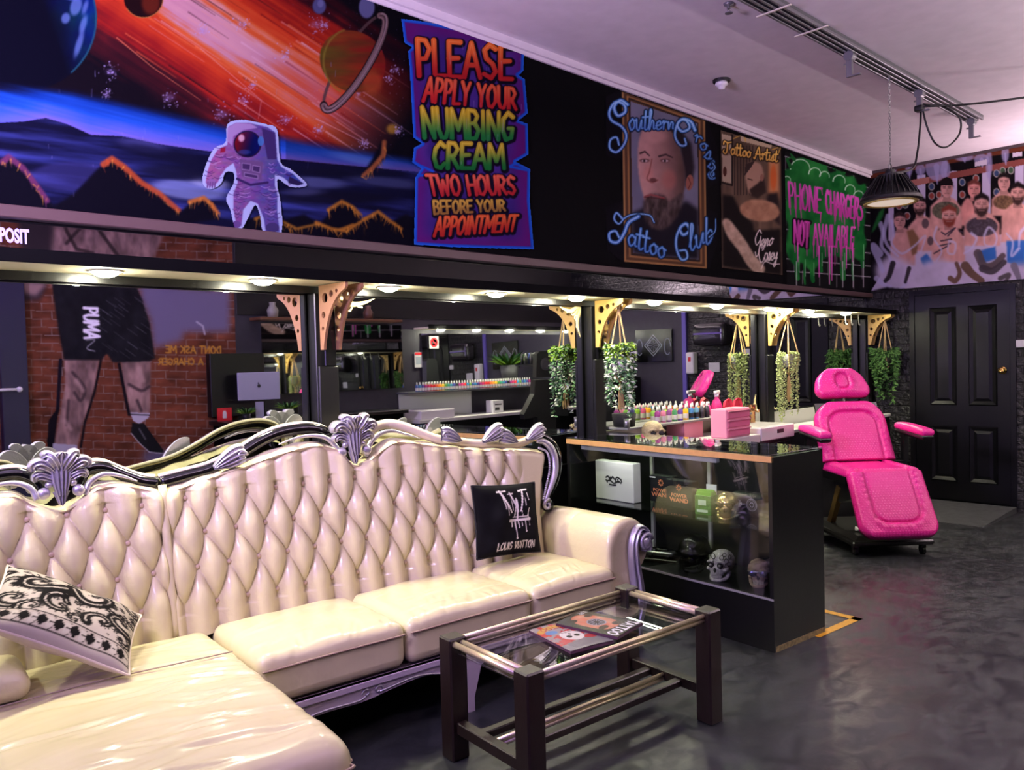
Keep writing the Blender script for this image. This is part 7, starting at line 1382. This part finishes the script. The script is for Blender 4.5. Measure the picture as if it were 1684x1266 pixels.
c2 = thing('light_canopy', 'canopy shelf on the facing wall, seen in the mirror beside the sofa crest', 'canopy', (0, 0, 1.93)); MB().box(6.05, 8.95, YO + .001, -4.01, 0, .02).build('underside', cream, c2); MB().box(6.05, 8.95, -4.01, -3.995, -.004, .05).build('fascia', black_gloss, c2)
for i, x in enumerate((6.35, 6.95, 7.55, 8.15, 8.7)): downlight(x, -4.14, 1.93, 'round downlight in the facing canopy, seen in the mirror, %s from the left' % ORD[i], 'downlights under the facing canopy', 5.0)
tag(MB().box(3.9, 5.7, YO + .001, -4.05, 2.0, 2.03, .003).build('wall_shelf', mat('brown_shelf', (96, 62, 40), .5)), 'brown wall shelf on the facing wall, seen in the mirror', 'shelf')
for i, (x, h_, col) in enumerate(((4.1, .16, (150, 150, 140)), (4.4, .10, (196, 160, 60)), (4.65, .2, (120, 120, 116)), (4.95, .12, (176, 170, 160)), (5.3, .16, (90, 60, 50)))):
    tag(MB().lathe([(.0, 0), (.05, 0), (.06, h_ * .5), (.03, h_ * .8), (.035, h_), (.0, h_)], 14, c=(x, -4.17, 2.0305)).build('ornament_jar', mat('jar_%d' % i, col, .4), smooth=True), '%s jar on the brown shelf of the facing wall' % ('grey', 'golden', 'tall dark grey', 'cream', 'brown')[i], 'jar')
# desk with computer
dk_ = thing('desk', 'black reception desk under the facing mirror', 'desk', (0, 0, 0)); MB().box(3.42, 5.6, YO + .02, -3.85, .94, .98, .003).build('desk_top', black_satin, dk_); MB().box(3.46, 5.56, YO + .03, -3.9, 0, .94).build('desk_front', black_wall, dk_)
cbn = tag(MB().box(3.42, 4.0, YO + .001, YO + .10, 1.02, 1.66, .004).build('wall_cupboard', black_satin), 'black wall cupboard beside the brick mural, seen in the mirror', 'cupboard')
im = thing('desktop_computer', 'silver all-in-one computer seen from behind in the left mirror', 'computer', (3.82, -3.98, .9805), PI + .25)
sv = mat('silver_alu', (176, 172, 206), .3, .5); rbox(MB(), .21, .008, .14, .006, 4, 0, None, (0, 0, .34)).build('monitor_back', sv, im); MB().box(-.04, .04, -.004, .004, .02, .18).box(-.09, .09, -.09, .07, 0, .008).build('stand', sv, im); MB().box(-.20, .20, .0085, .0095, .21, .47).build('screen', mat('dark_screen', (20, 20, 26), .1), im)
lg = MB().ell((0, -.0095, .342), (.017, .002, .019), 16, 10); lg.ell((.006, -.0095, .370), (.006, .002, .010), 10, 6); lg.build('fruit_emblem', mat('emblem_dark', (26, 26, 34), .3), im)['label'] = 'dark apple-shaped emblem'
def aloe(x, y, z, k, label, pcol):
    t = thing('potted_aloe', label, 'plant', (x, y, z)); MB().lathe([(.0, 0), (.045 * k, 0), (.055 * k, .09 * k), (.05 * k, .09 * k), (.0, .08 * k)], 16).build('pot', mat('pot_%d' % pcol[0], pcol, .5), t, smooth=True); L = []
    for i in range(26): a = i * 2.4; L.append(((.01 * math.cos(a), .01 * math.sin(a), .08 * k), (math.cos(a), math.sin(a), 1.2 - .03 * i), (-math.cos(a), -math.sin(a), 1), .15 * k, .012 * k, (40 + 3 * i, 80 + 3 * i, 50)))
    leaf_mesh('leaves', L, t)
aloe(4.13, -3.97, .9805, 1.0, 'aloe in a pale violet pot on the reception desk', (176, 166, 210)); aloe(3.66, -3.95, .9805, .8, 'small dark aloe on the reception desk', (20, 20, 22))
fs = thing('fire_sign', 'red square sign with white extinguisher symbol beside the desk', 'sign', (3.545, -4.19, 1.045)); MB().box(-.075, .075, -.004, .004, -.065, .065).build('plate', mat('sign_red', (206, 36, 48), .4), fs); MB().lathe([(.0, -.04), (.02, -.04), (.02, .02), (.008, .03), (.0, .03)], 12, c=(0, .005, 0), sy=.1).box(-.015, .012, .0045, .006, .03, .036).build('symbol', MATS['white_plastic'], fs)
tag(MB().box(4.32, 4.56, -4.0, -3.9, .9805, .9945).build('paper_sheaf', MATS['white_plastic']), 'sheaf of white paper on the reception desk', 'paper')
tag(MB().lathe([(.0, .0), (.03, 0), (.03, .1), (.027, .1), (.025, .01), (.0, .01)], 14, c=(4.28, -4.08, .9805)).build('pen_cup', black_satin), 'black pen cup on the reception desk', 'cup')
tag(MB().prism([(-4.10, .9805), (-4.06, .9805), (-4.07, 1.07), (-4.08, 1.07)], 4.40, 4.50, 'yz').build('card_holder', MATS['white_plastic']), 'white card holder on the reception desk', 'card holder')
# tattoo station
st2 = thing('counter', 'black counter with white splash panel under the facing mirror', 'counter', (0, 0, 0)); MB().box(5.75, 8.9, YO + .02, -3.85, .80, .84, .003).build('worktop', MATS['white_laminate'], st2); MB().box(5.78, 8.88, YO + .03, -3.9, -.05, .80).build('carcass', black_satin, st2)
MB().box(5.78, 6.95, YO + .011, YO + .02, .84, 1.14).build('splash_panel', mat('ribbed_white', (206, 210, 206), .3), st2)
MB().box(5.75, 8.9, YO + .012, -4.05, 1.145, 1.165).build('ink_ledge', mat('grey_shelf2', (90, 92, 92), .35), st2)
tag(MB().box(5.80, 6.32, -4.2, -3.88, .841, .945, .006).build('sink_box', MATS['white_ceramic']), 'white box basin on the facing counter', 'basin')
pal = [(60, 90, 150), (50, 120, 160), (70, 60, 130), (150, 40, 110), (190, 40, 90), (200, 40, 44), (190, 40, 40), (226, 110, 40), (230, 150, 40), (226, 190, 50), (90, 150, 60), (50, 140, 110), (50, 130, 150), (60, 70, 140), (40, 40, 46), (150, 60, 120), (206, 60, 110), (220, 60, 60), (60, 140, 180), (110, 160, 80)]
col_n = ['denim', 'blue', 'indigo', 'magenta', 'crimson', 'scarlet', 'red', 'orange', 'amber', 'yellow', 'leaf green', 'jade', 'teal', 'navy', 'black', 'mauve', 'pink', 'coral', 'sky blue', 'moss']
proto = {}
for i in range(44):
    x = 5.95 + i * .0455; k = i % 20; lab = '%s ink bottle on the facing rack, number %d from its left end' % (col_n[k], i + 1)
    if k not in proto: proto[k] = ink(x, -4.14, 1.1655, pal[k], lab, 'ink bottles on the facing rack', .95)
    else:
        o = copy_tree(proto[k]); o.location = (x, -4.14, 1.1655); o['label'] = lab
bc = thing('treatment_chair', 'black tattoo chair with round face hole, seen in the mirror', 'chair', (7.16, -3.16, 0), .2)
lb = mat('black_leather', (22, 23, 25), .38, bump=.1, scale=60)
hb_ = [(-.14, 1.30), (.14, 1.30), (.12, 1.58), (.08, 1.62), (-.08, 1.62), (-.12, 1.58)]
MB().prism(hb_, -.04, .04).build('head_pad', lb, bc); MB().lathe([(.045, -.046), (.075, -.05), (.078, -.04), (.045, -.036), (.045, -.046)], 20, c=(0, .09, 1.46), axis='y').lathe([(.0, .042), (.05, .042), (.05, .046), (.0, .046)], 18, c=(0, 0, 1.46), axis='y').build('face_ring', mat('ring_grey', (70, 70, 72), .3), bc)
MB().prism([(-.16, 1.27), (.16, 1.27), (.18, 1.10), (.34, .86), (.33, .80), (.14, .82), (.13, .55), (-.13, .55), (-.14, .82), (-.33, .80), (-.34, .86), (-.18, 1.10)], -.05, .05).build('backrest', lb, bc); rbox(MB(), .22, .26, .05, .04, 6, .01, None, (0, -.26, .52)).build('seat_pad', lb, bc, smooth=True); MB().cyl((0, -.2, .06), (0, -.2, .47), .05, 16).build('column', blkp, bc); MB().lathe([(.0, 0), (.3, 0), (.29, .03), (.06, .06), (.0, .06)], 24, c=(0, -.2, 0)).build('base', blkp, bc)
wb2 = thing('carton_box', 'white carton with black print on the facing counter', 'box', (7.15, -4.05, .8405)); MB().box(-.09, .09, -.07, .07, 0, .16, .003).build('carton', MATS['white_card'], wb2); MB().box(-.06, .02, .0705, .072, .03, .07).box(-.06, .06, .0705, .072, .10, .115).build('print', MATS['ink_black'], wb2)
shl = tag(MB().box(7.95, 8.9, YO + .012, -4.1, 1.44, 1.46).build('bottle_board', black_satin), 'narrow black shelf of bottles on the facing wall', 'shelf')
for i in range(12):
    x = 8.0 + i * .075; c_ = [(40, 40, 44), (206, 206, 200), (60, 70, 130)][i % 3]; tag(MB().lathe([(.0, 0), (.022, 0), (.022, .11), (.010, .13), (.010, .16), (.0, .16)], 12, c=(x, -4.19, 1.4605)).build('pump_bottle', mat('pump_%d' % (i % 3), c_, .3), smooth=True), '%s bottle on the narrow facing shelf, number %d from the left' % (('dark', 'white', 'blue')[i % 3], i + 1), 'bottle', 'bottles on the narrow facing shelf')
ns = thing('no_smoking_sign', 'white no-smoking sign on the facing mirror', 'sign', (6.335, YO + .034, 1.77)); MB().box(-.075, .075, 0, .003, -.078, .078).build('plate', MATS['white_card'], ns); red = mat('sign_red', (206, 36, 48), .4)
b = MB(); b.lathe([(.044, .003), (.060, .003), (.060, .005), (.044, .005), (.044, .003)], 28, axis='y'); b.add([(-.042, .0052, .034), (-.034, .0052, .042), (.042, .0052, -.034), (.034, .0052, -.042)], [(0, 1, 2, 3)]); b.build('prohibition_ring', red, ns); MB().box(-.035, .03, .0032, .0045, -.012, .0).build('cigarette', MATS['ink_black'], ns)
wn = thing('warning_notice', 'red and white warning notice on the facing mirror', 'sign', (6.10, YO + .012, 1.56)); MB().box(-.06, .06, 0, .003, -.10, .09).build('plate', MATS['white_card'], wn); MB().box(-.055, .055, .003, .004, .055, .085).build('header', red, wn); MB().box(-.04, .04, .003, .004, -.06, .03).build('print', mat('notice_grey', (150, 160, 170), .5), wn)
hj = mat('door_jamb', (38, 36, 62), .4)  # dark post; the blue light falling on it is put into this colour
tag(MB().box(1.62, 1.82, YO, YO + .10, -.05, 2.3, .004).build('trim_6', hj), 'dark door post coloured as if under blue light on the facing wall', 'trim', kind='structure')
ph = thing('pull_handle', 'white door pull handle on the dark blue-lit post, far left in the mirror', 'handle', (1.74, YO + .10, 1.375)); MB().cyl((0, 0, 0), (0, .05, 0), .011, 12).build('standoff', wpl, ph); MB().tube([(-.30, .05, .0), (0, .05, 0)], .013, 10).ell((0, .05, 0), (.024, .02, .024), 14, 10).build('grip', wpl, ph, smooth=True)
# on the end wall beyond the brick, seen in the mirrors
XW = XE - .001
pd = thing('towel_dispenser', 'large dark paper towel dispenser on the end wall, seen in the mirror', 'dispenser', (XE, -1.86, 1.78)); rbox(MB(), .11, .24, .15, .07, 6, 0, None, (-.11, 0, 0)).build('casing', mat('smoke_plastic', (38, 36, 40), .2), pd, smooth=True); MB().box(-.225, -.215, -.20, .20, .0, .02).build('window_strip', mat('violet_strip', (110, 90, 170), .3), pd)
sd = thing('soap_dispenser', 'white soap dispenser on the end wall, seen in the mirror', 'dispenser', (XE, -2.20, 1.42)); rbox(MB(), .055, .06, .14, .02, 5, 0, None, (-.055, 0, 0)).build('casing', wpl, sd, smooth=True); MB().box(-.112, -.108, -.02, .02, .02, .08).build('red_panel', red, sd)
tag(MB().box(XE - .01, XE, -1.98, -1.82, 1.30, 1.42, .003).build('paper_note', MATS['white_card']), 'white paper note on the black brick, seen in the mirror', 'note')
ar_ = thing('framed_art', 'dark framed diamond artwork on the grey end wall, seen in the mirror', 'picture', (XE, -2.82, 1.67)); MB().box(-.03, 0, -.30, .30, -.22, .22, .004).build('frame', black_gloss, ar_)
b = MB(); 
for r0, r1 in ((.15, .135), (.11, .10)): b.loft([[(-.0305, r_ * math.cos(a), r_ * math.sin(a)) for a in np.linspace(0, 2 * PI, 5)[:-1]] for r_ in (r0, r1)], True, False)
for k in range(8): a = k * PI / 4; b.add([(-.0306, .10 * math.cos(a + d) * s_, .10 * math.sin(a + d) * s_) for d, s_ in ((-.03, .1), (.03, .1), (.02, .95), (-.02, .95))], [(0, 1, 2, 3)])
for y in (-.23, .23): b.tube([(-.031, y + .05 * math.cos(a), -.02 + .11 * math.sin(a)) for a in np.linspace(0, 5.5, 14)], .005, 5, flat=.3)
b.build('design', mat('art_silver', (150, 156, 170), .35), ar_)
aloe(XE - .46, -3.35, 1.25, 2.6, 'tall dark potted plant before the grey end wall, seen in the mirror', (96, 94, 98)); tag(MB().box(XE - .62, XE - .02, -3.6, -3.05, floor_z(8.8), 1.249, .004).build('plant_cabinet', black_satin), 'black cabinet carrying the tall dark plant', 'cabinet')
